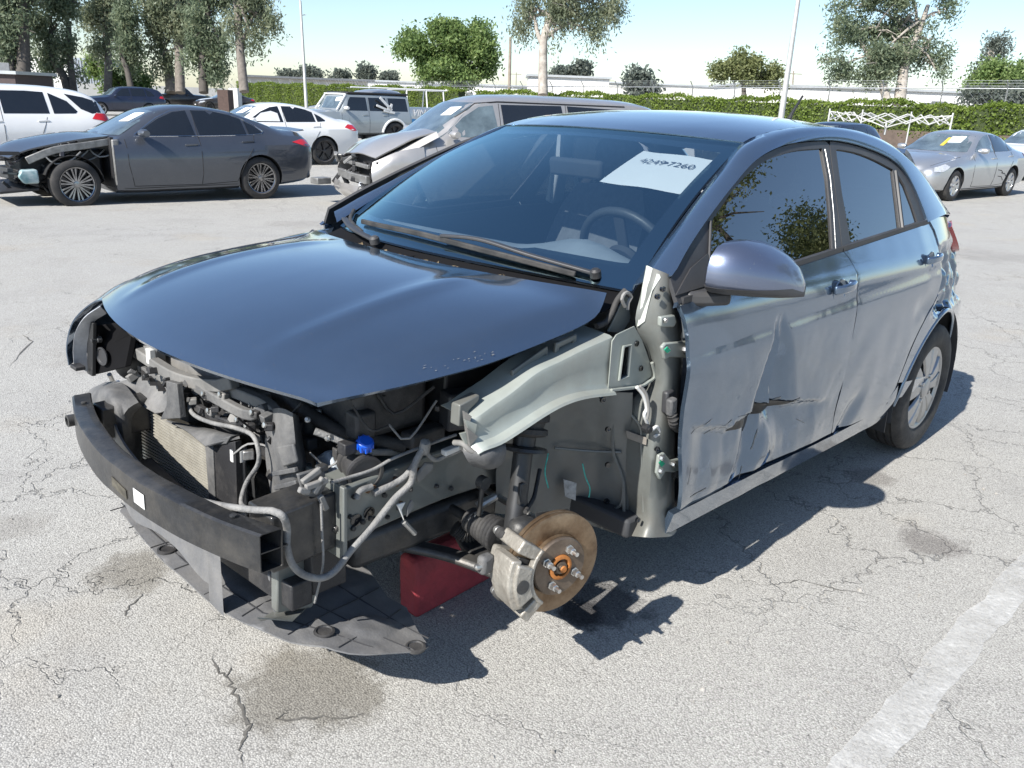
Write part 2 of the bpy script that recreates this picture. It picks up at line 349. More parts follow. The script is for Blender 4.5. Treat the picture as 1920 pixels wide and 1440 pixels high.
# ================================================================ trees, hedges, fence, buildings
import numpy as np
K = 1 / 1539.2
def leaf_mat(name, dark, mid, light, hue=.25):
    m = bpy.data.materials.new(name); m.use_nodes = True; nt = m.node_tree; N = nt.nodes; L = nt.links; N.remove(N['Principled BSDF']); out = N['Material Output']
    tc = N.new('ShaderNodeTexCoord'); n = N.new('ShaderNodeTexNoise'); n.inputs['Scale'].default_value = .55; n.inputs['Detail'].default_value = 3; L.new(tc.outputs['Object'], n.inputs['Vector'])
    g = N.new('ShaderNodeNewGeometry'); mx = N.new('ShaderNodeMath'); mx.operation = 'MULTIPLY_ADD'; L.new(g.outputs['Random Per Island'], mx.inputs[0]); mx.inputs[1].default_value = .32; ad = N.new('ShaderNodeMath'); ad.operation = 'MULTIPLY_ADD'; L.new(n.outputs[0], ad.inputs[0]); ad.inputs[1].default_value = .9; ad.inputs[2].default_value = -.12; L.new(ad.outputs[0], mx.inputs[2])
    r = N.new('ShaderNodeValToRGB'); e = r.color_ramp.elements; e.new(.5)
    for q, (p, c) in zip(e, ((.1, dark), (.5, mid), (.95, light))): q.position = p; q.color = (*c, 1)
    L.new(mx.outputs[0], r.inputs[0]); d = N.new('ShaderNodeBsdfDiffuse'); t = N.new('ShaderNodeBsdfTranslucent'); gl = N.new('ShaderNodeBsdfGlossy'); gl.inputs['Roughness'].default_value = .45
    L.new(r.outputs[0], d.inputs[0]); L.new(r.outputs[0], t.inputs[0]); a = N.new('ShaderNodeMixShader'); a.inputs[0].default_value = .5; L.new(d.outputs[0], a.inputs[1]); L.new(t.outputs[0], a.inputs[2])
    b = N.new('ShaderNodeMixShader'); b.inputs[0].default_value = .015; L.new(a.outputs[0], b.inputs[1]); L.new(gl.outputs[0], b.inputs[2]); L.new(b.outputs[0], out.inputs[0]); MATS[name] = m
leaf_mat('leaf_euc', (.10, .14, .09), (.20, .25, .16), (.36, .37, .23)); leaf_mat('leaf_eucb', (.11, .145, .095), (.23, .265, .17), (.42, .41, .27)); leaf_mat('leaf_green', (.09, .145, .055), (.19, .275, .095), (.36, .43, .16)); leaf_mat('leaf_hedge', (.10, .155, .03), (.20, .275, .055), (.31, .38, .10)); leaf_mat('leaf_far', (.10, .125, .11), (.16, .185, .155), (.24, .25, .20)); leaf_mat('leaf_olive', (.11, .135, .06), (.22, .25, .11), (.38, .38, .18))
mat('bark_pale', (.30, .265, .225), .9, var=.3, vs=3, bump=.6, bs=12, two=(.46, .42, .37)); mat('bark_mid', (.15, .13, .11), .9, var=.3, vs=3, bump=.6, bs=12, two=(.25, .22, .19)); mat('bark_dark', (.085, .075, .065), .95, var=.3, vs=4, bump=.6, bs=14)
def leaves(name, blobs, n, ls, m, parent, seed, droop=0., clump=.45, per=14, center=Vector((0, 0, 0))):
    """leaf quads gathered in clumps through ellipsoids; blobs: (centre, rx, ry, rz)"""
    n = int(n * (1.35 if droop else 1.8)); ls = ls * .78; per = 26; clump *= .85; rg = np.random.default_rng(seed); vol = np.array([b[1] * b[2] * b[3] for b in blobs]) ** .72; vol /= vol.sum(); C = []
    nc = max(4, n // per); which = rg.choice(len(blobs), nc, p=vol)
    d = rg.normal(size=(nc, 3)); d /= np.linalg.norm(d, axis=1)[:, None]; rad = rg.uniform(.2, 1, nc) ** .5 * rg.uniform(.75, 1.22, nc)
    bc = np.array([tuple(b[0]) for b in blobs])[which]; br = np.array([b[1:4] for b in blobs])[which]; cc = bc + d * rad[:, None] * br
    sz = clump * rg.uniform(.5, 1.4, nc); idx = np.repeat(np.arange(nc), per); N_ = len(idx)
    off = np.clip(rg.normal(size=(N_, 3)), -1.7, 1.7) * sz[idx][:, None] * np.array([1, 1, .75 + droop]) ; off[:, 2] -= droop * sz[idx] * .6
    P = cc[idx] + off - np.array(center)
    a = rg.normal(size=(N_, 3)); a[:, 2] -= droop * 2.2; a /= np.linalg.norm(a, axis=1)[:, None]; b = rg.normal(size=(N_, 3)); b -= (a * b).sum(1)[:, None] * a; b /= np.linalg.norm(b, axis=1)[:, None]
    l = ls * rg.uniform(.6, 1.4, N_)[:, None]; w = l * (.34 if droop else .52)
    V = np.stack([P - a * l * .5, P + b * w * .5, P + a * l * .5, P - b * w * .5], 1).reshape(-1, 3)
    me = bpy.data.meshes.new(name); me.vertices.add(N_ * 4); me.vertices.foreach_set('co', V.astype(np.float32).ravel()); me.loops.add(N_ * 4); me.loops.foreach_set('vertex_index', np.arange(N_ * 4, dtype=np.int32)); me.polygons.add(N_); me.polygons.foreach_set('loop_start', np.arange(0, N_ * 4, 4, dtype=np.int32)); me.update(calc_edges=True)
    return obj(name, me, m, parent, 0)
def tree(name, label, base, trunks, blobs, n, ls, leaf, bark, seed, droop=0., group=None, clump=.5, tr=.3):
    rb = random.Random(seed + 500); nb = []
    for c, rx, ry, rz in blobs:
        for k in range(7):
            d = Vector((rb.gauss(0, 1), rb.gauss(0, 1), rb.gauss(0, 1))).normalized() * rb.uniform(.35, .85); f = rb.uniform(.22, .44)
            nb.append((Vector(c) + Vector((d.x * rx, d.y * ry, d.z * rz * 1.1)), rx * f, ry * f, rz * f * rb.uniform(.8, 1.3)))
    base = Vector((base[0], base[1], gz(base[0], base[1]) - .1)); t = empty(name, base, label=label, cat='tree', group=group); rn = random.Random(seed)
    mb = MB()
    for path, r0, r1 in trunks:
        pts = cr([Vector(p) - base for p in path], 12); mb.tube(pts, [r0 + (r1 - r0) * i / 11 for i in range(12)], 9)
    mb.build('trunk', bark, t, 60)
    top = Vector(trunks[0][0][-1]) - base; mid = (Vector(trunks[0][0][len(trunks[0][0]) // 2]) - base); lm = MB()
    for c, rx, ry, rz in blobs:
        c = Vector(c) - base; st = min((mid.lerp(top, rn.uniform(0, 1)) for _ in range(3)), key=lambda q: (q - c).length); e = st.lerp(c, .9)
        lm.tube(cr([st, st.lerp(e, .5) + Vector((rn.uniform(-.4, .4), rn.uniform(-.4, .4), .3)), e], 7), [tr * .45 * (1 - i / 8) + .02 for i in range(7)], 6)
        for k in range(4):
            s2 = st.lerp(e, rn.uniform(.5, .95)); d = Vector((rn.gauss(0, rx * .5), rn.gauss(0, ry * .5), rn.gauss(.1, rz * .45))); lm.tube([s2, s2 + d * .5 + Vector((0, 0, .2)), s2 + d], [.07, .045, .015], 5)
    lm.build('limbs', bark, t, 60)
    leaves('crown', nb, n, ls, leaf, t, seed, droop, clump, center=base); return t
def blob(c, d, rx, rz, k=.8): return (Vector(c), rx * d * K, rx * d * K * k, rz * d * K)
E_G = 'eucalyptus trees behind the grey wall'
tree('eucalyptus_tree', 'dark eucalyptus with several straight trunks at the far left edge', (-19.253, -70.748, 0.836), [([(-19.350, -70.613, 0.766), (-20.096, -71.395, 3.888), (-20.908, -72.635, 8.066)], .55, .3), ([(-18.783, -71.185, 0.737), (-19.500, -72.184, 4.234), (-20.058, -73.493, 8.023)], .3, .2), ([(-20.116, -71.348, 0.775), (-20.871, -72.716, 5.094), (-21.728, -73.374, 8.195)], .14, .1)], [blob((-19.863, -72.941, 6.509), 62, 60, 55), blob((-20.109, -71.663, 4.452), 62, 48, 45), blob((-18.865, -72.356, 3.261), 62, 40, 30), blob((-21.359, -72.554, 8.841), 62, 70, 50)], 8500, .42, 'leaf_euc', 'bark_dark', 1, .35, E_G)
tree('eucalyptus_tree', 'eucalyptus with a leaning forked trunk beside the white building', (-23.280, -72.678, 0.849), [([(-23.280, -72.678, 0.849), (-23.265, -73.331, 2.129), (-22.991, -74.206, 3.317), (-23.287, -74.903, 5.334)], .35, .2), ([(-23.582, -72.374, 0.864), (-23.866, -73.123, 2.960), (-24.462, -74.117, 6.194)], .28, .2)], [blob((-23.617, -74.969, 6.151), 66, 52, 50), blob((-22.672, -74.826, 3.901), 66, 34, 40), blob((-23.985, -73.402, 3.767), 66, 26, 42), blob((-24.668, -74.905, 8.206), 66, 50, 40)], 8000, .42, 'leaf_euc', 'bark_dark', 2, .35, E_G)
tree('eucalyptus_tree', 'eucalyptus with sunlit olive foliage in front of the grey container', (-27.141, -74.814, 0.928), [([(-27.141, -74.814, 0.928), (-27.762, -75.498, 3.592), (-28.267, -76.469, 6.591), (-28.995, -77.213, 9.600)], .35, .2)], [blob((-28.153, -76.901, 7.222), 70, 38, 45), blob((-28.668, -75.747, 5.974), 70, 34, 40), blob((-27.553, -76.027, 4.219), 70, 25, 24), blob((-29.220, -76.775, 9.187), 70, 45, 35)], 7500, .42, 'leaf_eucb', 'bark_mid', 3, .4, E_G)
tree('eucalyptus_tree', 'thin-trunked eucalyptus over the yellow-green bush', (-25.938, -66.942, 0.962), [([(-25.997, -66.883, 0.965), (-26.116, -67.613, 2.680), (-26.084, -68.226, 3.843), (-26.809, -68.653, 6.209)], .25, .12)], [blob((-26.201, -68.108, 3.849), 64, 22, 30), blob((-26.885, -68.094, 5.243), 64, 18, 35), blob((-27.129, -68.717, 7.002), 64, 22, 30)], 4200, .40, 'leaf_euc', 'bark_dark', 4, .4, E_G)
tree('eucalyptus_tree', 'tallest eucalyptus in the middle of the row, two pale trunks', (-29.507, -66.356, 1.082), [([(-29.597, -66.265, 1.087), (-30.110, -67.023, 3.675), (-30.616, -67.908, 6.504), (-31.182, -68.732, 9.335)], .4, .25), ([(-29.576, -67.793, 1.056), (-29.852, -68.810, 3.671), (-29.694, -69.981, 5.696)], .45, .2)], [blob((-30.131, -68.796, 7.280), 66, 60, 45), blob((-28.929, -69.011, 5.218), 66, 32, 42), blob((-30.890, -67.033, 5.317), 66, 42, 48), blob((-28.934, -68.010, 3.216), 66, 32, 24), blob((-31.093, -68.623, 8.930), 66, 60, 40)], 12500, .42, 'leaf_eucb', 'bark_mid', 5, .4, E_G)
tree('eucalyptus_tree', 'dense dark eucalyptus left of the leaning pale trunk', (-29.053, -60.785, 1.180), [([(-28.968, -60.871, 1.175), (-29.449, -61.584, 3.607), (-30.265, -62.071, 6.281), (-30.910, -62.731, 8.947)], .35, .2)], [blob((-30.279, -61.963, 6.094), 62, 34, 50), blob((-29.350, -61.778, 3.790), 62, 36, 34), blob((-30.567, -60.736, 4.227), 62, 26, 30), blob((-29.905, -60.562, 2.501), 62, 20, 16), blob((-31.067, -62.291, 8.390), 62, 45, 35)], 9000, .40, 'leaf_euc', 'bark_dark', 6, .4, E_G)
tree('eucalyptus_tree', 'rightmost eucalyptus of the row with a leaning pale trunk', (-29.015, -54.830, 1.368), [([(-29.041, -54.803, 1.369), (-29.474, -55.802, 4.277), (-29.840, -56.484, 6.406), (-30.232, -57.315, 8.889)], .34, .22), ([(-29.474, -55.802, 4.277), (-30.398, -55.746, 6.083), (-31.164, -55.499, 7.177)], .14, .06)], [blob((-30.542, -56.039, 6.970), 58, 50, 32), blob((-29.445, -56.357, 5.331), 58, 24, 40), blob((-31.193, -54.944, 6.123), 58, 28, 26), blob((-30.252, -55.333, 4.949), 58, 14, 26), blob((-30.684, -56.684, 8.560), 58, 60, 30)], 8000, .36, 'leaf_eucb', 'bark_mid', 7, .45, E_G)
tree('round_tree', 'broad bright green tree behind the fence, left of the pale trunk', (-53.501, -60.282, 2.027), [([(-53.501, -60.282, 2.027), (-53.945, -60.823, 4.037), (-54.403, -61.539, 6.426)], .4, .2)], [blob((-52.071, -63.303, 5.125), 78, 42, 36), blob((-54.474, -61.467, 6.429), 78, 55, 42), blob((-56.118, -59.102, 5.093), 78, 42, 46), blob((-53.357, -61.298, 3.770), 78, 75, 24), blob((-51.498, -64.352, 6.043), 78, 26, 24), blob((-55.934, -60.465, 7.449), 78, 35, 24), blob((-53.566, -62.901, 7.425), 78, 16, 18)], 16500, .42, 'leaf_green', 'bark_dark', 8, 0., None, .6)
tree('pale_eucalyptus', 'tall eucalyptus with a thick pale trunk above the minivan', (-43.839, -39.767, 1.904), [([(-43.839, -39.767, 1.904), (-44.296, -40.323, 3.968), (-44.742, -40.748, 5.750), (-45.560, -40.799, 7.551), (-46.403, -40.999, 9.705)], .36, .18), ([(-44.571, -40.658, 5.214), (-44.487, -41.146, 6.019), (-44.606, -41.762, 7.503)], .2, .08), ([(-44.795, -40.695, 5.753), (-45.999, -39.918, 6.693), (-47.006, -39.077, 7.096), (-48.130, -38.381, 8.032)], .16, .06)], [blob((-44.380, -42.077, 7.667), 58, 36, 24), blob((-43.667, -42.272, 6.576), 58, 18, 26), blob((-45.931, -40.425, 7.570), 58, 46, 28), blob((-47.311, -38.682, 6.935), 58, 34, 22), blob((-48.512, -37.960, 7.981), 58, 36, 16), blob((-47.356, -38.146, 5.952), 58, 16, 16), blob((-45.233, -40.165, 5.599), 58, 14, 12), blob((-47.080, -40.053, 9.211), 58, 90, 22)], 10500, .34, 'leaf_eucb', 'bark_pale', 9, .6)
tree('small_round_tree', 'small rounded olive-green tree left of the leaning lamp pole', (-69.941, -38.877, 2.351), [([(-69.890, -38.815, 2.120), (-70.263, -39.345, 3.959), (-70.499, -39.785, 5.336)], .25, .12)], [blob((-69.732, -40.378, 4.934), 75, 34, 28), blob((-70.994, -39.014, 4.815), 75, 36, 26), blob((-72.120, -37.561, 4.235), 75, 20, 16), blob((-70.642, -39.959, 5.981), 75, 14, 10)], 6500, .38, 'leaf_olive', 'bark_dark', 10)
tree('spreading_eucalyptus', 'big spreading eucalyptus with pale limbs, right of the lamp pole', (-69.892, -25.191, 2.278), [([(-70.064, -24.998, 2.246), (-70.657, -25.316, 4.118), (-71.301, -25.563, 5.953), (-72.368, -25.384, 7.808), (-73.359, -25.381, 9.860)], .5, .16), ([(-69.431, -25.637, 2.214), (-69.450, -26.534, 4.057), (-69.205, -27.579, 5.647), (-68.900, -28.684, 7.233)], .38, .12), ([(-71.076, -25.692, 5.741), (-71.887, -25.471, 6.983), (-72.531, -25.180, 7.736)], .2, .08)], [blob((-68.582, -29.304, 7.818), 66, 50, 48), blob((-71.520, -26.837, 8.967), 66, 66, 45), blob((-72.748, -24.303, 6.426), 66, 42, 45), blob((-67.050, -29.454, 4.937), 66, 44, 28), blob((-69.178, -27.008, 4.444), 66, 46, 22), blob((-72.858, -23.295, 4.630), 66, 24, 14), blob((-69.225, -29.751, 10.052), 66, 50, 35), blob((-70.033, -27.042, 6.289), 66, 62, 42), blob((-74.325, -24.207, 9.509), 66, 24, 26), blob((-72.253, -27.393, 11.606), 66, 90, 30)], 19000, .40, 'leaf_euc', 'bark_pale', 12, .2)
tree('thin_tree', 'pale thin-leaved tree rising behind the shrubs at the right edge', (-82.310, -21.559, 2.429), [([(-82.310, -21.559, 2.429), (-82.733, -22.220, 4.634), (-83.253, -22.999, 7.282)], .2, .08)], [blob((-83.221, -22.814, 6.843), 72, 24, 30), blob((-82.502, -22.670, 5.060), 72, 26, 24)], 3000, .36, 'leaf_far', 'bark_pale', 13, .3)
tree('green_shrub', 'yellow-green shrub behind the fence at the right edge', (-69.092, -16.812, 2.130), [([(-69.084, -16.802, 2.093), (-69.377, -17.159, 3.418), (-69.485, -17.412, 4.152)], .15, .08)], [blob((-69.306, -17.683, 4.325), 60, 50, 24), blob((-70.499, -16.571, 4.567), 60, 36, 28), blob((-68.361, -18.365, 3.731), 60, 30, 18)], 6500, .34, 'leaf_green', 'bark_dark', 14)
tree('grey_shrub', 'grey-green shrub below the yellow-green shrub at the right edge', (-66.190, -16.692, 1.976), [([(-66.174, -16.673, 1.904), (-66.239, -16.870, 2.436), (-66.304, -17.067, 2.967)], .12, .06)], [blob((-65.965, -17.304, 2.738), 58, 46, 18), blob((-67.291, -15.967, 2.805), 58, 36, 20)], 4000, .34, 'leaf_far', 'bark_dark', 15)
for i, (c, rx, rz, lab) in enumerate((((-100.861, -167.874, 4.644), 16, 9, 'low hazy tree far behind the lamp pole'), ((-104.274, -164.702, 5.363), 22, 12, 'wider hazy tree far behind the lamp pole'), ((-111.658, -164.396, 4.796), 18, 9, 'hazy tree far off above the off-roader'), ((-115.968, -160.606, 6.136), 14, 15, 'tallest hazy tree far off left of the broad green tree'), ((-118.795, -157.083, 4.932), 16, 8, 'hazy tree beside the broad green tree'), ((-118.467, -104.658, 5.959), 24, 13, 'hazy rounded tree far off right of the pale trunk'), ((-121.453, -102.189, 7.202), 9, 17, 'hazy upright tree far off right of the pale trunk'), ((-98.373, -71.215, 4.061), 30, 20, 'grey-green tree far off behind the fence'))):
    d = (180, 180, 185, 185, 185, 150, 150, 115)[i]; c = Vector(c); base = (c.x, c.y, 0)
    tree('far_tree', lab, base, [([(c.x, c.y, -.2), (c.x, c.y, c.z * .6), (c.x, c.y, c.z)], .25, .1)], [blob(c, d, rx, rz), blob(c - Vector((0, 0, rz * d * K * .6)), d, rx * .9, rz * .8)], 1500, .9, 'leaf_far', 'bark_dark', 30 + i, group='far hazy trees', clump=.9)
tree('yellow_bush', 'yellow-green bush between the eucalyptus trunks', (-28.732, -76.268, 1.038), [([(-28.693, -76.221, 0.861), (-28.830, -76.387, 1.480), (-28.960, -76.473, 1.923)], .15, .08)], [blob((-28.598, -76.838, 1.905), 72, 24, 22), blob((-29.934, -75.534, 2.060), 72, 18, 22), blob((-28.379, -80.759, 3.210), 72, 14, 22)], 3200, .40, 'leaf_green', 'bark_dark', 41)
# trees standing outside the picture whose reflections show in the door glass
tree('yard_tree', 'spreading tree seen mirrored in the front door window', (-15.5, 10.2, 0), [([(-15.5, 10.2, -.2), (-15.5, 10.3, 3), (-15.2, 10.2, 6)], .3, .15)], [(Vector((-15.5, 10.2, 8.6)), 2.6, 2.6, 2.1), (Vector((-13.9, 10.6, 7.0)), 1.8, 2.0, 1.5), (Vector((-17.3, 10.0, 6.8)), 1.9, 2.0, 1.6), (Vector((-15.0, 9.6, 5.4)), 1.7, 1.7, 1.2)], 17000, .15, 'leaf_olive', 'bark_dark', 50, clump=.36)
tree('yard_tree', 'leafy tree seen mirrored in the rear door window', (-25, 11.5, 0), [([(-25, 11.5, -.2), (-25, 11.5, 4), (-24.6, 11.5, 9)], .35, .15)], [(Vector((-25, 11.5, 12.0)), 3.2, 3.2, 2.6), (Vector((-22.4, 12.0, 9.8)), 2.2, 2.2, 1.6), (Vector((-28, 11, 7.5)), 2.6, 2.4, 2.0), (Vector((-24, 11, 4.5)), 2.2, 2.0, 1.4)], 16000, .18, 'leaf_olive', 'bark_dark', 51, clump=.42)
# ---- hedges along the far side
def hedge(label, x, y0, y1, h, seed, wall=.0):
    t = empty('hedge', (x, (y0 + y1) / 2, gz(x, y0)), label=label, cat='hedge', group='clipped hedges along the fence'); L_ = abs(y1 - y0); rg = np.random.default_rng(seed)
    z0 = wall
    MB().box((0, 0, z0 + (h - z0) / 2 - .04), (.75, L_ - .1, h - z0 - .25)).build('core', mat('hedge_core', (.035, .05, .015), .95, var=.3, vs=3), t, 0)
    n = int(L_ * 620); u = rg.uniform(-L_ / 2, L_ / 2, n); face = rg.uniform(0, 1, n); hh = h + .10 * np.sin(u * .9) + .07 * np.sin(u * 2.7 + 1)
    X = np.where(face < .62, .42 + rg.normal(0, .07, n), rg.uniform(-.4, .45, n)); Z = np.where(face < .62, z0 + rg.uniform(0, 1, n) * (hh - z0), hh + rg.normal(0, .06, n)); P = np.stack([X + .06 * np.sin(u * 3.1) , u, Z], 1)
    a = rg.normal(size=(n, 3)); a /= np.linalg.norm(a, axis=1)[:, None]; b = rg.normal(size=(n, 3)); b -= (a * b).sum(1)[:, None] * a; b /= np.linalg.norm(b, axis=1)[:, None]; l = rg.uniform(.09, .19, n)[:, None]
    V = np.stack([P - a * l * .5, P + b * l * .36, P + a * l * .5, P - b * l * .36], 1).reshape(-1, 3)
    me = bpy.data.meshes.new('foliage'); me.from_pydata(V.tolist(), [], [(4 * i, 4 * i + 1, 4 * i + 2, 4 * i + 3) for i in range(n)]); me.update(); obj('foliage', me, 'leaf_hedge', t, 0)
    return t
hedge('long clipped green hedge on the right, above a low brown wall', -46.3, -2, -49, 2.25, 60, .55)
hedge('clipped green hedge on the left, behind the white sedan', -46.3, -51, -88, 2.35, 61, .2)
MB().box((-45.9, -27, .15), (.25, 54, 1.1)).build('low_wall', mat('brown_block', (.10, .075, .06), .9, var=.3, vs=3, bump=.4, bs=9), None, 0); tag(bpy.data.objects['low_wall'], 'low dark brown wall at the foot of the right hedge', 'wall')
# ---- chain-link fence with barbed wire
mat('galv', (.52, .53, .53), .4, .7, var=.15)
def fence():
    t = empty('chain_link_fence', (-47.6, -40, -.2), label='galvanised fence with barbed wire on angled arms behind the hedge', cat='fence'); H = lambda y: 3.2 + (.012 * (y + 5) if y > -55 else -.6 + .02 * (y + 55))
    ys = [-2 - 3.1 * i for i in range(30)]
    for y in ys: MB().tube([(0, y + 40, 0), (0, y + 40, H(y)), (.35, y + 40, H(y) + .38)], .035, 6).build('post', 'galv', t, 60)
    for f, r in ((1, .03), (.985, 0)): 
        if r: MB().tube([(0, y + 40, H(y) * f) for y in ys], r, 6).build('rail', 'galv', t, 60)
    for k in (.12, .24, .36): MB().tube([(k, y + 40, H(y) + k * 1.05) for y in ys], .008, 4).build('wire', 'galv', t, 60)
    # woven mesh: diagonal wires
    mb = MB()
    for y in np.arange(-1, -92, -.45):
        mb.tube([(0, y + 40, .3), (0, y + 40 - 2.6, 2.9)], .005, 3, False); mb.tube([(0, y + 40, 2.9), (0, y + 40 - 2.6, .3)], .005, 3, False)
    o = mb.build('mesh', 'galv', t, 60); tag(o, kind='stuff')
fence()
# ---- lamp posts and poles
def pole(name, label, base, top, r0, r1, m, cat='lamp post'):
    b = Vector((base[0], base[1], gz(base[0], base[1]))); t = empty(name, b, label=label, cat=cat); MB().tube([(0, 0, 0), Vector(top) - b], [r0, r1], 12).build('shaft', m, t, 60); return t, Vector(top) - b
mat('pole_grey', (.42, .42, .40), .55, .3, var=.15, vs=3)
b0 = (-23.888, -38.520, 0.765); t, tp_ = pole('lamp_post', 'slender grey lamp post with a short arm, left of the off-roader', b0, (-24.829, -40.202, 6.098), .10, .06, 'pole_grey')
MB().tube(cr([tp_, tp_ + Vector((.25, -.35, .35)), tp_ + Vector((.6, -.75, .5))], 8), .035, 8).build('arm', 'pole_grey', t, 60); MB().box(tp_ + Vector((.8, -.95, .5)), (.5, .5, .14), Matrix.Rotation(R(-50), 3, 'Z')).build('lamp_head', 'pole_grey', t, 30, .03); MB().tube([tp_ + Vector((0, 0, -.7)), tp_ + Vector((-.2, .2, -.66))], .02, 6).build('bracket', 'pole_grey', t, 60)
b0 = (-24.961, -11.688, 1.073); t, tp_ = pole('leaning_lamp_post', 'thick grey lamp post rising behind the hatchback roof', b0, (-26.402, -12.370, 5.438), .115, .07, 'pole_grey')
MB().box((0, 0, .02), (.4, .4, .05)).build('base_plate', 'pole_grey', t, 30, .01)
b0 = (-54.909, -54.157, 1.820); t, tp_ = pole('utility_pole', 'plain wooden utility pole beside the broad green tree', b0, (-56.096, -55.450, 6.885), .16, .12, mat('pole_wood', (.24, .20, .16), .9, var=.2, vs=3), 'pole')
for i, (px, py, d) in enumerate((((-121.042, -161.130, 2.438), (-122.143, -162.084, 6.643), 190), ((-150.154, -146.841, 3.630), (-151.077, -147.964, 7.802), 200), ((-165.924, -130.628, 3.818), (-166.657, -131.520, 7.131), 200), ((-117.688, -58.198, 2.743), (-118.670, -59.272, 6.943), 120))):
    t, tp_ = pole('far_pole', ('thin far pole left of the broad green tree', 'thin far pole just right of the wooden pole', 'thin far pole right of the pale eucalyptus', 'thin far double-headed pole right of the leaning lamp post')[i], px, py, .14, .10, 'pole_wood', 'pole'); MB().beam([tp_ + Vector((-.9, .9, -.4)), tp_ + Vector((.9, -.9, -.4))], .12, .12).build('crossarm', 'pole_wood', t, 30)
# ---- buildings and walls
mat('stucco_white', (.74, .73, .70), .85, var=.05, vs=.6, bump=.1, bs=8); mat('stucco_cream', (.62, .60, .55), .85, var=.06, vs=.6); mat('metal_roof', (.46, .48, .49), .5, .3, var=.1, vs=.5); mat('container_blue', (.30, .34, .39), .6, .2, var=.12, vs=.8); mat('concrete', (.42, .425, .42), .9, var=.1, vs=.5, bump=.2, bs=3); mat('dark_red', (.07, .05, .05), .7, var=.2); mat('dark_panel', (.16, .17, .18), .6, var=.2); mat('rust_panel', (.085, .055, .045), .8, var=.3)  # one plain dark grey serves shutters, windows, office roof, ribs and bin
def building(name, label, a, b, top, depth, m, roof='metal_roof', feat=(), cat='building', over=.25):
    """a, b: ground points of the near face; top: height; feat: (u0,u1,z0,z1,material,name) on the near face"""
    A, B = Vector((a[0], a[1], -.3)), Vector((b[0], b[1], -.3)); u = (B - A); L_ = u.length; u.normalize(); nrm = Vector((u.y, -u.x, 0)); view = A - Vector((1.36, 1.98, 0)); nrm = nrm if nrm.dot(view) > 0 else -nrm
    t = empty(name, A, label=label, cat=cat); H = top + .3
    MB().hexa([Vector((0, 0, 0)), u * L_, u * L_ + nrm * depth, nrm * depth], [Vector((0, 0, H)), u * L_ + Vector((0, 0, H)), u * L_ + nrm * depth + Vector((0, 0, H)), nrm * depth + Vector((0, 0, H))]).build('wall', m, t, 0)
    if roof:
        o = -nrm * over; MB().hexa([o - u * over + Vector((0, 0, H + .003)), o + u * (L_ + over) + Vector((0, 0, H + .003)), nrm * (depth + over) + u * (L_ + over) + Vector((0, 0, H + .003)), nrm * (depth + over) - u * over + Vector((0, 0, H + .003))], [o - u * over + Vector((0, 0, H + .22)), o + u * (L_ + over) + Vector((0, 0, H + .22)), nrm * (depth + over) + u * (L_ + over) + Vector((0, 0, H + .22)), nrm * (depth + over) - u * over + Vector((0, 0, H + .22))]).build('roof', roof, t, 0)
    for (u0, u1, z0, z1, mm, nm) in feat: MB().hexa([u * u0 * L_ - nrm * .05 + Vector((0, 0, z0)), u * u1 * L_ - nrm * .05 + Vector((0, 0, z0)), u * u1 * L_ - nrm * .05 + Vector((0, 0, z1)), u * u0 * L_ - nrm * .05 + Vector((0, 0, z1))], [u * u0 * L_ + nrm * .03 + Vector((0, 0, z0)), u * u1 * L_ + nrm * .03 + Vector((0, 0, z0)), u * u1 * L_ + nrm * .03 + Vector((0, 0, z1)), u * u0 * L_ + nrm * .03 + Vector((0, 0, z1))]).build(nm, mm, t, 0)
    return t
building('white_building', 'long white building behind the hedge on the right', (-77.942, -43.958, 1.659), (-96.506, -25.102, 2.341), 3.75, 12, 'stucco_white', 'metal_roof', [(.74, .80, .3, 3.2, 'dark_panel', 'shutter'), (.35, .40, .3, 2.6, 'stucco_cream', 'door')])
building('white_shed', 'white shed right of the pale eucalyptus trunk', (-67.603, -63.930, 1.955), (-73.749, -57.675, 2.156), 4.0, 10, 'stucco_white')
building('long_warehouse', 'long low pale warehouse far off behind the minivan roof', (-102.959, -80.873, 2.409), (-116.821, -66.585, 2.501), 4.4, 14, 'stucco_cream', 'metal_roof', [(.05, .1, .3, 3.2, 'dark_panel', 'shutter'), (.7, .78, .3, 3.4, 'container_blue', 'shutter')])
building('pale_warehouse', 'pale warehouse behind the fence, left of the broad green tree', (-69.331, -107.639, 1.615), (-90.591, -85.899, 2.105), 3.3, 14, 'stucco_white', 'metal_roof', [(.1 * i, .1 * i + .035, .4, 2.6, 'dark_panel', 'window') for i in range(1, 9)])
building('flat_roofed_office', 'flat dark-roofed office behind the slender lamp post', (-51.295, -95.800, 1.525), (-64.183, -88.708, 1.817), 3.0, 10, 'stucco_cream', 'dark_panel', [(.08 + .15 * i, .16 + .15 * i, .9, 2.4, 'container_blue', 'window') for i in range(6)], over=.8)
building('white_block', 'tall white building behind the leaning eucalyptus at left', (-28.293, -98.089, 1.151), (-31.336, -94.967, 1.201), 3.9, 8, 'stucco_white', None, [(.3, .5, .3, 2.6, 'dark_panel', 'door')])
building('grey_container', 'blue-grey ribbed container left of the yellow-green bush', (-29.815, -90.458, 1.215), (-32.117, -88.086, 1.231), 3.9, 6, 'container_blue', None, [(.04 + .08 * i, .06 + .08 * i, .3, 4.0, 'dark_panel', 'rib') for i in range(12)], 'container')
building('red_truck_body', 'dark red and grey truck body at the far left edge', (-15.934, -68.238, 1.131), (-17.790, -66.365, 1.224), 1.95, 5, 'dark_red', 'metal_roof', [(.1, .9, 2.4, 3.0, 'dark_panel', 'vent')], 'truck')
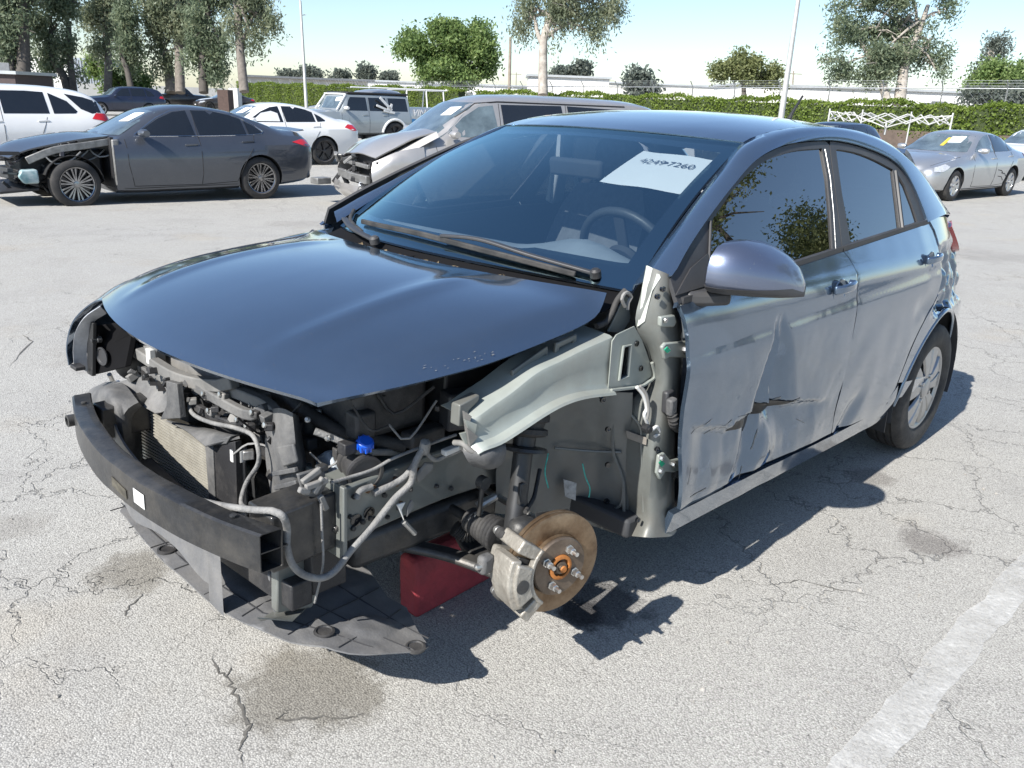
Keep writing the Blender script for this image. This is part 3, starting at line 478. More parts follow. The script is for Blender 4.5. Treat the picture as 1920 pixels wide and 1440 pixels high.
building('concrete_wall', 'long low grey concrete wall below the eucalyptus row', (-29.160, -87.517, 0.062), (-41.199, -81.284, 0.316), 1.55, .3, 'concrete', None, (), 'wall')
building('rust_box', 'small rust-brown box at the end of the grey wall', (-28.605, -58.006, 0.780), (-29.153, -57.452, 0.808), 1.45, 1.2, 'rust_panel', None, (), 'box')
building('white_pier', 'small white block between the rust box and the hedge', (-30.227, -59.376, 0.787), (-30.680, -58.919, 0.810), 1.6, 1.0, 'stucco_white', None, (), 'block')
building('grey_bin', 'dark grey steel bin behind the hedge at right', (-69.591, -22.397, 2.154), (-71.036, -20.900, 2.149), 2.45, 2, 'dark_panel', None, (), 'bin')
# ---- collapsed canopy frame
def canopy():
    c = Vector((-31.239, -10.676, -0.150)); c.z = -.2; t = empty('canopy_frame', c, label='bare white folding canopy frame in front of the right hedge', cat='frame'); u = Vector((-.70, .71, 0)); w = Vector((.71, .70, 0)); S = 1.6; H = 1.72
    cn = [u * a * S + w * b * S for a, b in ((-1, -1), (1, -1), (1, 1), (-1, 1))]
    for q in cn: MB().tube([q, q + Vector((0, 0, H + .1))], .03, 6).build('leg', 'canopy_white', t, 60)
    for i in range(4):
        a, b = cn[i], cn[(i + 1) % 4]; n = 4; mb = MB()
        for k in range(n):
            p, q = a.lerp(b, k / n), a.lerp(b, (k + 1) / n)
            mb.tube([p + Vector((0, 0, H)), q + Vector((0, 0, H - .33))], .022, 5); mb.tube([p + Vector((0, 0, H - .33)), q + Vector((0, 0, H))], .022, 5)
        mb.build('scissor_truss', 'canopy_white', t, 60)
    for q in cn: MB().tube([q + Vector((0, 0, H)), q * .5 + Vector((0, 0, H - .12)), Vector((0, 0, H - .5))], .022, 5).build('roof_strut', 'canopy_white', t, 60)
    MB().tube([(0, 0, H - .75), (0, 0, H - .3)], .04, 6).build('hub', 'canopy_white', t, 60)
mat('canopy_white', (.50, .50, .48), .45, var=.1); canopy()

# ================================================================ other vehicles in the yard
paint('paint_graphite', (.085, .095, .115), .25, .6, .35); paint('paint_white', (.72, .72, .71), .1, .0, .35, .03); paint('paint_silver', (.50, .51, .52), .3, .75, .38)
paint('paint_greige', (.40, .385, .37), .3, .5, .40); paint('paint_bronco', (.33, .36, .37), .2, .35, .38); paint('paint_navy', (.022, .03, .06), .25, .5, .35); paint('paint_dark', (.05, .045, .045), .25, .5, .4)
mat('car_trim', (.02, .02, .022), .5, var=.2); mat('car_under', (.012, .012, .013), .9); mat('seam_dark', (.01, .01, .012), .8)
mat('car_glass_dark', (.012, .014, .017), .04, coat=1, var=.1, spec=.5, coatr=.0); mat('car_glass_clear', (.07, .095, .11), .05, coat=1, var=.35, vs=2.5, two=(.16, .21, .235), coatr=.0)
mat('lamp_red', (.5, .015, .02), .15, coat=1, var=.15); mat('lamp_clear', (.55, .57, .6), .12, .3, coat=1, var=.25, vs=30); mat('chrome', (.7, .7, .7), .12, 1.); mat('alloy_dark', (.05, .05, .055), .35, .8, .3); mat('alloy_bright', (.55, .55, .56), .28, .9, .3)
mat('tyre_far', (.018, .018, .019), .8, dirt=(.13, .12, .11), dirtamt=.4); mat('paper_white', (.85, .85, .84), .7, var=.03)
mat('beam_far', (.05, .052, .055), .5, .4, var=.3); mat('bare_far', (.22, .22, .215), .5, .4, var=.35, vs=12); mat('alloy_two', (.30, .30, .31), .22, .9, .6, var=.5, vs=9)
mat('cabin_dark', (.03, .031, .034), .85, var=.3); mat('airbag', (.62, .63, .64), .9, var=.1)
def half_sec(s):
    x, zb, yl, ym, zm, yb, zt, yr, zr, cn = s
    return [(yl * .86, zb), (yl, zb + .05), (ym - .012, (zb + zm) / 2 + .02), (ym, zm), (ym - .012, zm + (zt - zm) * .55), (yb, zt), (yb + (yr - yb) * .55, zt + (zr - .05 - zt) * .60), (yr, zr - .05), (yr * .86, zr - .012), (yr * .45, zr + cn * .75), (0, zr + cn)]
def shell(name, stations, m, parent, wheels=(), wr=.36, sub=4):
    secs = [[Vector((s[0], y, z)) for y, z in half_sec(s)] for s in stations]; cols = []
    n = (len(secs) - 1) * sub + 1
    for i in range(len(secs[0])):
        P = [s[i] for s in secs]; Q = [P[0] * 2 - P[1]] + P + [P[-1] * 2 - P[-2]]; c = []
        for k in range(1, len(Q) - 2):
            p0, p1, p2, p3 = Q[k - 1:k + 3]
            for j in range(sub):
                t = j / sub; v = .5 * ((2 * p1) + (p2 - p0) * t + (2 * p0 - 5 * p1 + 4 * p2 - p3) * t * t + (3 * p1 - p0 - 3 * p2 + p3) * t ** 3)
                c.append(v)
        c.append(P[-1]); cols.append(c)
    rings = []
    for j in range(n):
        h = [cols[i][j] for i in range(len(cols))]; rings.append(h + [Vector((v.x, -v.y, v.z)) for v in reversed(h[:-1])])
    mb = MB(); mb.rings(rings, True); me = mb.mesh(name); bvh = BVHTree.FromPolygons(mb.v, mb.f)
    me.materials.append(MATS[m]); me.materials.append(MATS['car_under'])
    o = bpy.data.objects.new(name, me); COL.objects.link(o)
    for wx, wz in wheels:
        for s in (1, -1):
            d = MB(); d.lathe((wx, s * .55, wz), (0, s, 0), [(wr, 0), (wr, .8)], 36); dm = d.mesh('c'); dm.materials.append(MATS[m]); dm.materials.append(MATS['car_under'])
            for p in dm.polygons: p.material_index = 1
            co = bpy.data.objects.new('cutter', dm); COL.objects.link(co); md = o.modifiers.new('b', 'BOOLEAN'); md.operation = 'DIFFERENCE'; md.object = co
    if wheels:
        dg = bpy.context.evaluated_depsgraph_get(); me2 = bpy.data.meshes.new_from_object(o.evaluated_get(dg)); cs = [md.object for md in o.modifiers]; o.modifiers.clear(); o.data = me2; me = me2
        for c in cs: bpy.data.objects.remove(c)
    for p in me.polygons: p.use_smooth = True
    me.set_sharp_from_angle(angle=R(38)); o.parent = parent
    return o, bvh
def cast(bvh, p, d, off):
    h, nrm, *_ = bvh.ray_cast(Vector(p), Vector(d))
    if h is None: return None
    if nrm.dot(Vector(d)) > 0: nrm = -nrm
    return h + nrm * off
def patch(name, poly, bvh, axis, m, parent, step=.09, off=.004, solid=.003):
    """sheet laid on the shell: axis 'L'/'R' polygon is (x,z); 'F'/'B' polygon is (y,z); 'T' polygon is (x,y)"""
    V, Fc = cdt(poly, step); P = []
    for a, b in V:
        if axis in 'LR': s = 1 if axis == 'L' else -1; q = cast(bvh, (a, 3 * s, b), (0, -s, 0), off); q = q or Vector((a, .8 * s, b))
        elif axis in 'FB': s = 1 if axis == 'F' else -1; q = cast(bvh, (5 * s, a, b), (-s, 0, 0), off); q = q or Vector((0, a, b))
        else: q = cast(bvh, (a, b, 4), (0, 0, -1), off) or Vector((a, b, 1))
        P.append(tuple(q))
    me = bpy.data.meshes.new(name); me.from_pydata(P, [], Fc); me.update(); return obj(name, me, m, parent, 40)
def seam_line(name, pts, bvh, axis, m, parent, r=.005):
    P = []
    for p, q in zip(pts, pts[1:]):
        n = max(2, int(math.dist(p, q) / .1))
        for k in range(n): P.append((p[0] + (q[0] - p[0]) * k / n, p[1] + (q[1] - p[1]) * k / n))
    P.append(pts[-1]); out = []
    for a, b in P:
        s = 1 if axis in 'LF' else -1
        q = cast(bvh, (a, 3 * s, b), (0, -s, 0), 0) if axis in 'LR' else (cast(bvh, (5 * s, a, b), (-s, 0, 0), 0) if axis in 'FB' else cast(bvh, (a, b, 4), (0, 0, -1), 0))
        if q: out.append(q)
    if len(out) > 1: return MB().tube(out, r, 5).build(name, m, parent, 60)
def road_wheel(parent, c, s, r, hw, rim, nsp, style, steer=0):
    e = empty('wheel'); e.parent = parent; e.location = c; e.rotation_euler = (0, 0, (0 if s > 0 else math.pi) + steer); ri = r * .70 if style != 'cap' else r * .64
    MB().lathe((0, 0, 0), (0, 1, 0), [(ri, -hw * .8), (ri + .02, -hw), (r - .03, -hw * .95), (r, -hw * .7), (r, hw * .7), (r - .03, hw * .95), (ri + .02, hw), (ri, hw * .85)], 36, False).build('tyre', 'tyre_far', e, 40)
    MB().lathe((0, 0, 0), (0, 1, 0), [(ri, -hw * .8), (ri - .01, -hw * .2), (ri * .96, hw * .3), (.001, hw * .32)], 30, False).build('brake_drum', 'alloy_dark', e, 40)
    rm = MB().lathe((0, 0, 0), (0, 1, 0), [(ri * .93, hw * .5), (ri * .97, hw * .82), (ri + .004, hw * .88), (ri + .006, hw * .7)], 36, False).build('rim', rim, e, 40)
    mb = MB()
    for k in range(nsp):
        for da in ((-.12, .12) if style == 'twin' else (0,)):
            a = 2 * math.pi * k / nsp + da + .2; ca, sa = math.cos(a), math.sin(a); w = ri * (.055 if style == 'twin' else .11 if style != 'cap' else .20); pr = lambda q, t, y: (ca * q - sa * t, y, sa * q + ca * t)
            mb.rings([[pr(q, -w * f, hw * y), pr(q, w * f, hw * y), pr(q, w * f * .7, hw * y + .014), pr(q, -w * f * .7, hw * y + .014)] for q, f, y in ((ri * .1, .9, .60), (ri * .5, 1, .62), (ri * .95, 1.25, .72))])
    mb.build('spokes', rim, e, 35); MB().lathe((0, 0, 0), (0, 1, 0), [(ri * .2, hw * .55), (ri * .18, hw * .85), (.001, hw * .9)], 20).build('hub_cap', rim, e, 40)
    return e
def sit(o, x, y, yaw): o.location = (x, y, gz(x, y)); o.rotation_euler = (0, 0, R(yaw))
# ---- sedan body tables: x, underside, lower half width, max half width at z, belt half width, belt z, roof half width, roof z, crown
SEDAN = [(.84, .18, .86, .915, .64, .80, .95, .70, .985, .02), (.55, .17, .86, .918, .64, .805, .965, .655, 1.13, .015), (.15, .17, .86, .918, .64, .805, .975, .60, 1.33, .012), (-.2, .17, .86, .918, .64, .80, .98, .585, 1.405, .022), (-.6, .17, .86, .918, .65, .80, .985, .58, 1.413, .024), (-1.1, .18, .86, .918, .66, .79, .99, .575, 1.355, .018), (-1.55, .19, .85, .918, .68, .77, 1.0, .575, 1.22, .012), (-1.95, .22, .84, .91, .70, .74, .99, .62, 1.085, .012), (-2.25, .26, .80, .88, .70, .70, .97, .60, 1.055, .01), (-2.38, .32, .70, .80, .66, .62, .92, .52, 1.00, .0)]
FRONT = [(2.26, .28, .55, .66, .50, .56, .62, .42, .66, .01), (2.12, .22, .72, .80, .52, .70, .70, .56, .75, .015), (1.75, .19, .83, .895, .56, .77, .80, .64, .85, .02), (1.25, .18, .855, .912, .60, .79, .88, .67, .93, .022)]
def sedan_windows(b, bvh, m, frontclear, s, xo=0.):
    ax = 'L' if s > 0 else 'R'
    fw = [(.50 + xo, 1.0), (.10 + xo, 1.235), (-.15 + xo, 1.335), (-.35 + xo, 1.362), (-.40 + xo, 1.005)]; rw = [(-.47 + xo, 1.008), (-.43 + xo, 1.365), (-.75 + xo, 1.36), (-1.05 + xo, 1.30), (-1.22 + xo, 1.24), (-1.24 + xo, 1.02)]; qw = [(-1.29 + xo, 1.022), (-1.27 + xo, 1.215), (-1.42 + xo, 1.14), (-1.52 + xo, 1.06), (-1.50 + xo, 1.04)]
    patch('side_window', fw, bvh, ax, frontclear, b); patch('side_window', rw, bvh, ax, m, b); patch('quarter_window', qw, bvh, ax, m, b)
    return fw, rw, qw
def door_lines(b, bvh, ax, segs):
    for sg in segs: seam_line('door_seam', sg, bvh, ax, 'seam_dark', b)
def handle_far(b, bvh, ax, x, z, m):
    s = 1 if ax == 'L' else -1; p = cast(bvh, (x, 3 * s, z), (0, -s, 0), .012); q = cast(bvh, (x - .2, 3 * s, z + .01), (0, -s, 0), .012)
    if p and q: MB().beam([p, q], .02, .03).build('door_handle', m, b, 30, .005)
def side_mirror(b, s, x, y, z, m):
    r = []
    for t, w, h in ((0, .05, .03), (.06, .075, .06), (.14, .08, .065), (.20, .05, .045)): r.append([Vector((x + w * math.cos(k * .6283) * 1.0 - .1 * t, s * (y + t), z + h * math.sin(k * .6283))) for k in range(10)])
    MB().rings(r).build('side_mirror', m, b, 60)
def lot_paper(parent, bvh, c, dy=.14, dz=.07):
    return patch('window_paper', [(c[0] - dy, c[1] - dz), (c[0] + dy, c[1] - dz * .8), (c[0] + dy, c[1] + dz), (c[0] - dy, c[1] + dz * .8)], bvh, 'F', 'paper_white', parent, .1, .009)
# ---------------------------------------------------------------- graphite sedan with a stripped front corner
def graphite_sedan():
    t = empty('graphite_sedan', label='graphite grey sedan with torn-off front bumper and fender beside the white sedan', cat='car')
    b, bvh = shell('body', SEDAN, 'paint_graphite', t, [(-1.40, .335)], .375)
    for s in (1, -1):
        ax = 'L' if s > 0 else 'R'
        fw, rw, qw = sedan_windows(b, bvh, 'car_glass_dark', 'car_glass_dark', s)
        seam_line('window_trim', [(.52, .99), (-.4, .995), (-1.24, 1.008), (-1.52, 1.03), (-1.56, 1.06), (-1.44, 1.16), (-1.24, 1.255), (-1.0, 1.33), (-.7, 1.378), (-.35, 1.378), (-.12, 1.35), (.12, 1.25), (.50, 1.01)], bvh, ax, 'chrome', b, .008)
        door_lines(b, bvh, ax, [[(-.44, 1.36), (-.44, .45), (-.42, .28)], [(.66, .95), (.66, .6), (.60, .28), (-.42, .27)], [(-.42, .27), (-1.0, .30), (-1.12, .55), (-1.28, .80), (-1.36, 1.0)]])
        handle_far(b, bvh, ax, -.20, .86, 'paint_graphite'); handle_far(b, bvh, ax, -1.12, .90, 'paint_graphite'); side_mirror(b, s, .42, .82, 1.04, 'paint_graphite')
        patch('tail_lamp', [(-2.0, .90), (-2.2, .94), (-2.33, .93), (-2.33, .82), (-2.2, .84)], bvh, ax, 'lamp_red', b, .06, .006)
        patch('sill_trim', [(.75, .20), (-1.0, .20), (-1.0, .26), (.75, .25)], bvh, ax, 'car_trim', b, .1, .006)
    patch('windscreen', [(-.70, 1.0), (.70, 1.0), (.62, 1.16), (.54, 1.33), (.3, 1.35), (-.3, 1.35), (-.54, 1.33), (-.62, 1.16)], bvh, 'F', 'car_glass_clear', b, .1)
    patch('rear_window', [(-.55, 1.12), (.55, 1.12), (.50, 1.34), (-.50, 1.34)], bvh, 'B', 'car_glass_dark', b, .1); lot_paper(b, bvh, (.27, 1.24))
    MB().rings([[(-2.20, -.62, 1.06), (-2.34, -.60, 1.095), (-2.36, -.60, 1.075)], [(-2.22, 0, 1.07), (-2.38, 0, 1.105), (-2.40, 0, 1.085)], [(-2.20, .62, 1.06), (-2.34, .60, 1.095), (-2.36, .60, 1.075)]]).build('boot_spoiler', 'paint_graphite', b, 40)
    MB().box((-2.33, 0, .40), (.14, 1.4, .22)).build('rear_diffuser', 'car_trim', b, 30, .04)
    # bonnet, standing a little high
    g = surf([[(2.15, -.62, .70), (2.26, 0, .73), (2.15, .62, .70)], [(1.9, -.72, .83), (1.95, 0, .885), (1.9, .72, .82)], [(1.3, -.76, .955), (1.3, 0, 1.005), (1.3, .76, .945)], [(.85, -.74, 1.0), (.95, 0, 1.02), (.85, .74, .995)]], 16, 16)
    obj('bonnet', grid_mesh('bonnet', g), 'paint_graphite', t, 60, .02)
    # torn front structure
    rn = random.Random(11)
    MB().box((1.45, 0, .55), (1.1, 1.0, .5)).build('engine', 'car_trim', t, 30, .05); MB().beam([(2.18, -.75, .50), (2.28, 0, .50), (2.18, .75, .50)], .08, .14).build('bumper_beam', 'beam_far', t, 30, .01)
    MB().beam(cr([(.80, .72, .92), (1.2, .74, .86), (1.6, .74, .80), (1.95, .70, .66)], 10), .06, .10).build('wing_rail', 'bare_far', t, 30, .01)
    MB().box((.84, .0, .62), (.06, 1.62, .72)).build('bulkhead', 'car_trim', t, 30, .01); MB().box((.80, .78, .62), (.10, .16, .66)).build('hinge_pillar', 'bare_far', t, 30, .02)
    for i in range(26):
        a = Vector((rn.uniform(1.5, 2.25), rn.uniform(.35, .82), rn.uniform(.3, .78))); d = Vector((rn.uniform(-1, 1), rn.uniform(-.5, .5), rn.uniform(-.6, .6))).normalized() * rn.uniform(.05, .2)
        MB().beam([a - d, a + d], rn.uniform(.02, .06), rn.uniform(.02, .05)).build('debris_bracket', rn.choice(['car_trim', 'beam_far', 'bare_far', 'car_trim', 'alloy_dark']), t, 30, .006)
    for i in range(5):
        a = Vector((rn.uniform(1.0, 1.9), rn.uniform(.5, .75), rn.uniform(.7, .85))); MB().tube(cr([a, a + Vector((-.1, .05, -.1)), a + Vector((-.3, .08, -.05)), a + Vector((-.45, .05, .06))], 8), .012, 6).build('loose_cable', 'bare_far', t)
    MB().rings([[(2.02, .60, .36), (2.05, .84, .36), (1.86, .84, .36), (1.86, .60, .36)], [(2.08, .60, .45), (2.12, .86, .46), (1.86, .86, .44), (1.86, .6, .44)], [(2.04, .60, .54), (2.06, .84, .55), (1.86, .84, .55), (1.86, .60, .55)]]).build('washer_tank', mat('teal_plastic', (.20, .42, .46), .4, var=.4, vs=9, two=(.5, .56, .56)), t, 50, .02)
    MB().box((2.1, 0, .26), (.5, 1.5, .04), Matrix.Rotation(.06, 3, 'Y')).build('splash_tray', 'car_trim', t, 30, .01)
    g = [[Vector((1.40 + .40 * math.cos(R(a)), y, .335 + .40 * math.sin(R(a)))) for a in range(20, 185, 11)] for y in (.84, .5)]
    obj('arch_liner', grid_mesh('arch_liner', g), 'car_under', t, 60, .01)
    for x, st in ((1.40, .10), (-1.40, 0)):
        for s in (1, -1): road_wheel(t, (x, s * .79, .335), s, .335, .115, 'alloy_two', 10, 'twin', st)
    return t
o = graphite_sedan(); sit(o, -4.28, -11.66, -3.8)
# ---------------------------------------------------------------- white sedan, black wheels
def full_sedan(name, label, pm, wheel, clear=False, sc=1., hub='spoke', nsp=7, r=.335):
    t = empty(name, label=label, cat='car'); st = FRONT + [(1.0, .17, .86, .915, .62, .80, .92, .69, .965, .02)] + SEDAN[1:]
    b, bvh = shell('body', st, pm, t, [(-1.40, .335), (1.40, .335)], .375); g = 'car_glass_clear' if clear else 'car_glass_dark'
    for s in (1, -1):
        ax = 'L' if s > 0 else 'R'; sedan_windows(b, bvh, 'car_glass_dark', g, s)
        door_lines(b, bvh, ax, [[(-.44, 1.36), (-.44, .45), (-.42, .28)], [(.66, .95), (.66, .6), (.60, .28), (-.42, .27)], [(-.42, .27), (-1.0, .30), (-1.12, .55), (-1.28, .80), (-1.36, 1.0)]])
        handle_far(b, bvh, ax, -.20, .86, pm); handle_far(b, bvh, ax, -1.12, .90, pm); side_mirror(b, s, .42, .82, 1.04, pm)
        patch('tail_lamp', [(-1.98, .90), (-2.12, .97), (-2.34, .95), (-2.33, .82), (-2.2, .82)], bvh, ax, 'lamp_red', b, .06, .008)
        patch('head_lamp', [(2.16, .62), (2.10, .70), (1.80, .77), (1.72, .72), (1.95, .62)], bvh, ax, 'lamp_clear', b, .05, .008)
        seam_line('sill_seam', [(1.0, .24), (-1.0, .24)], bvh, ax, 'car_trim', b, .012)
    patch('windscreen', [(-.70, 1.0), (.70, 1.0), (.62, 1.16), (.54, 1.33), (.3, 1.35), (-.3, 1.35), (-.54, 1.33), (-.62, 1.16)], bvh, 'F', 'car_glass_clear', b, .1)
    patch('rear_window', [(-.55, 1.12), (.55, 1.12), (.50, 1.34), (-.50, 1.34)], bvh, 'B', 'car_glass_dark', b, .1)
    patch('grille', [(-.42, .50), (.42, .50), (.45, .62), (-.45, .62)], bvh, 'F', 'car_trim', b, .08, .008); patch('air_intake', [(-.5, .32), (.5, .32), (.45, .42), (-.45, .42)], bvh, 'F', 'car_trim', b, .08, .008)
    patch('number_plate', [(-.15, .43), (.15, .43), (.15, .49), (-.15, .49)], bvh, 'F', 'paper_white', b, .1, .014)
    seam_line('bonnet_seam', [(1.05, .74), (1.6, .72), (2.05, .60)], bvh, 'T', 'seam_dark', b, .005); seam_line('bonnet_seam', [(1.05, -.74), (1.6, -.72), (2.05, -.60)], bvh, 'T', 'seam_dark', b, .005)
    for x in (1.40, -1.40):
        for s in (1, -1): road_wheel(t, (x, s * .79, r), s, r, .11, wheel, nsp, hub)
    lot_paper(b, bvh, (.27, 1.24)); t.scale = (sc, sc, sc)
    return t, b, bvh
o, b, bvh = full_sedan('white_sedan', 'white sedan with black alloy wheels parked behind the graphite sedan', 'paint_white', 'alloy_dark', hub='twin', nsp=5)
patch('deployed_airbag', [(.36, 1.02), (.10, 1.20), (-.15, 1.25), (-.30, 1.2), (-.32, 1.02)], bvh, 'L', 'airbag', b, .1, .007)
sit(o, -9.15, -17.25, -7)
# ---------------------------------------------------------------- silver sedan by the hedge
o, b, bvh = full_sedan('silver_sedan', 'silver sedan with a dented left side parked near the ivy hedge', 'paint_silver', 'alloy_bright', clear=True, hub='cap', nsp=8, sc=.985, r=.325)
for i, (x, z) in enumerate(((-.55, .62), (-.75, .55), (-.62, .48))): seam_line('dent_shade_line', [(x, z), (x - .2, z - .02), (x - .32, z - .10)], bvh, 'L', 'seam_dark', b, .008)  # dents drawn as dark lines, crease shade put in as colour
patch('tree_freshener', [(.06, 1.1), (.14, 1.1), (.14, 1.27), (.06, 1.27)], bvh, 'F', mat('yellow_card', (.55, .42, .05), .7), b, .1, .009)
sit(o, -19.35, -4.55, -7)
o, b, bvh = full_sedan('white_compact', 'white car cut off at the right edge, only its nose showing', 'paint_white', 'alloy_bright', hub='cap', nsp=8); sit(o, -28.6, -5.05, -7)
# ---------------------------------------------------------------- utility bodies
SUV = [(2.20, .32, .60, .74, .62, .66, .78, .52, .84, .01), (2.08, .25, .76, .84, .64, .78, .86, .62, .93, .02), (1.6, .23, .86, .90, .68, .82, .96, .70, 1.02, .02), (1.0, .22, .88, .92, .70, .83, 1.02, .72, 1.09, .02), (.75, .22, .88, .925, .70, .83, 1.05, .69, 1.18, .02), (.30, .22, .88, .925, .72, .82, 1.07, .63, 1.50, .02), (-.1, .22, .88, .925, .72, .82, 1.08, .61, 1.60, .03), (-.8, .22, .88, .925, .72, .82, 1.09, .60, 1.625, .03), (-1.5, .23, .88, .925, .74, .81, 1.10, .59, 1.60, .025), (-2.0, .26, .87, .92, .76, .80, 1.12, .58, 1.52, .02), (-2.25, .30, .83, .89, .76, .77, 1.12, .58, 1.36, .02), (-2.40, .36, .72, .82, .72, .70, 1.02, .56, 1.10, .0)]
def suv(name, label, pm, wins, glass, cat='car', wheel='alloy_bright', stations=SUV, lampz=1.05, ws=True):
    t = empty(name, label=label, cat=cat); b, bvh = shell('body', stations, pm, t, [(-1.36, .36), (1.36, .36)], .40)
    for s in (1, -1):
        ax = 'L' if s > 0 else 'R'
        for w_ in wins: patch('side_window', w_, bvh, ax, glass, b)
        door_lines(b, bvh, ax, [[(-.42, 1.5), (-.42, .40)], [(.72, 1.05), (.72, .45), (.6, .36), (-.9, .36), (-1.05, .7), (-1.2, 1.05)]])
        handle_far(b, bvh, ax, -.20, .95, pm); handle_far(b, bvh, ax, -1.02, .97, pm); side_mirror(b, s, .50, .84, 1.12, pm)
        patch('tail_lamp', [(-2.02, lampz - .02), (-2.12, lampz + .09), (-2.32, lampz + .08), (-2.36, lampz - .10), (-2.20, lampz - .05)], bvh, ax, 'lamp_red', b, .06, .008)
        patch('head_lamp', [(2.12, .72), (2.05, .82), (1.7, .88), (1.72, .80)], bvh, ax, 'lamp_clear', b, .06, .008)
        seam_line('sill_trim', [(1.0, .30), (-1.0, .30)], bvh, ax, 'car_trim', b, .03)
    if ws: patch('windscreen', [(-.72, 1.14), (.72, 1.14), (.62, 1.35), (.56, 1.52), (-.56, 1.52), (-.62, 1.35)], bvh, 'F', 'car_glass_clear', b, .1); patch('rear_window', [(-.56, 1.20), (.56, 1.20), (.50, 1.48), (-.50, 1.48)], bvh, 'B', glass, b, .1)
    for x in (1.36, -1.36):
        for s in (1, -1): road_wheel(t, (x, s * .80, .36), s, .36, .115, wheel, 5, 'twin')
    return t, b, bvh
W4 = [[(.52, 1.10), (.22, 1.36), (.02, 1.49), (-.34, 1.53), (-.38, 1.11)], [(-.46, 1.11), (-.44, 1.53), (-.9, 1.535), (-1.22, 1.52), (-1.26, 1.12)], [(-1.34, 1.12), (-1.30, 1.51), (-1.62, 1.36), (-1.78, 1.17), (-1.74, 1.13)]]
o, b, bvh = suv('white_suv', 'large white SUV with red tail lamp at the left edge', 'paint_white', W4, 'car_glass_dark')
for s in 'LR': patch('rear_quarter_glass', [(-1.60, 1.50), (-1.95, 1.44), (-2.20, 1.36), (-2.22, 1.15), (-2.05, 1.13), (-1.85, 1.22)], bvh, s, 'car_glass_dark', b)
p = (-5.533, -17.121, 0.681); sit(o, p[0] + 2.33, p[1] - .45, -5)
o, b, bvh = suv('navy_suv', 'small navy SUV in the distance in front of the grey wall', 'paint_navy', W4, 'car_glass_dark'); p = (-18.977, -51.087, -0.200); sit(o, p[0], p[1], -4)
SMALL = [tuple(s[:7]) + (s[7], s[8] * .93, s[9]) for s in SUV]
o, b, bvh = suv('charcoal_crossover', 'charcoal crossover half hidden behind the hatchback roof', 'paint_navy', [[(x, z * .93 + .07) for x, z in w_] for w_ in W4], 'car_glass_dark'); p = (-23.639, -8.458, 1.013); sit(o, p[0] + .1, p[1] - .9, -6); o.scale = (.87, .87, .87)
def low_pickup():
    PICK = [(2.7, .35, .7, .85, .66, .78, .88, .66, .98, .01), (2.4, .30, .86, .92, .70, .86, 1.02, .74, 1.08, .02), (1.3, .28, .90, .95, .72, .88, 1.10, .76, 1.16, .02), (1.0, .28, .90, .95, .72, .88, 1.12, .74, 1.25, .02), (.5, .28, .90, .95, .72, .87, 1.14, .66, 1.70, .02), (0, .28, .9, .95, .72, .87, 1.15, .64, 1.80, .03), (-.6, .28, .9, .95, .72, .87, 1.15, .64, 1.79, .03), (-.8, .28, .9, .95, .72, .87, 1.15, .70, 1.30, .0), (-.9, .28, .9, .95, .72, .88, 1.14, .80, 1.18, .0), (-2.6, .30, .9, .95, .72, .88, 1.14, .80, 1.18, .0), (-2.75, .4, .85, .92, .70, .86, 1.12, .78, 1.16, .0)]
    return PICK
o, b, bvh = suv('dark_pickup', 'low dark pickup in the distance before the grey wall', 'paint_dark', [[(.65, 1.2), (.40, 1.55), (.2, 1.68), (-.3, 1.70), (-.4, 1.2)]], 'car_glass_dark', 'truck', stations=low_pickup(), ws=False); p = (-30.500, -68.833, -0.200); sit(o, p[0], p[1], 176)
o, b, bvh = full_sedan('far_sedan', 'dark small car with a pale bonnet in the far distance', 'paint_dark', 'alloy_dark'); p = (-32.458, -64.763, -0.200); sit(o, p[0], p[1], -8)
patch('bonnet_panel', [(1.0, -.6), (2.0, -.5), (2.0, .5), (1.0, .6)], bvh, 'T', 'paint_white', b, .2, .01)
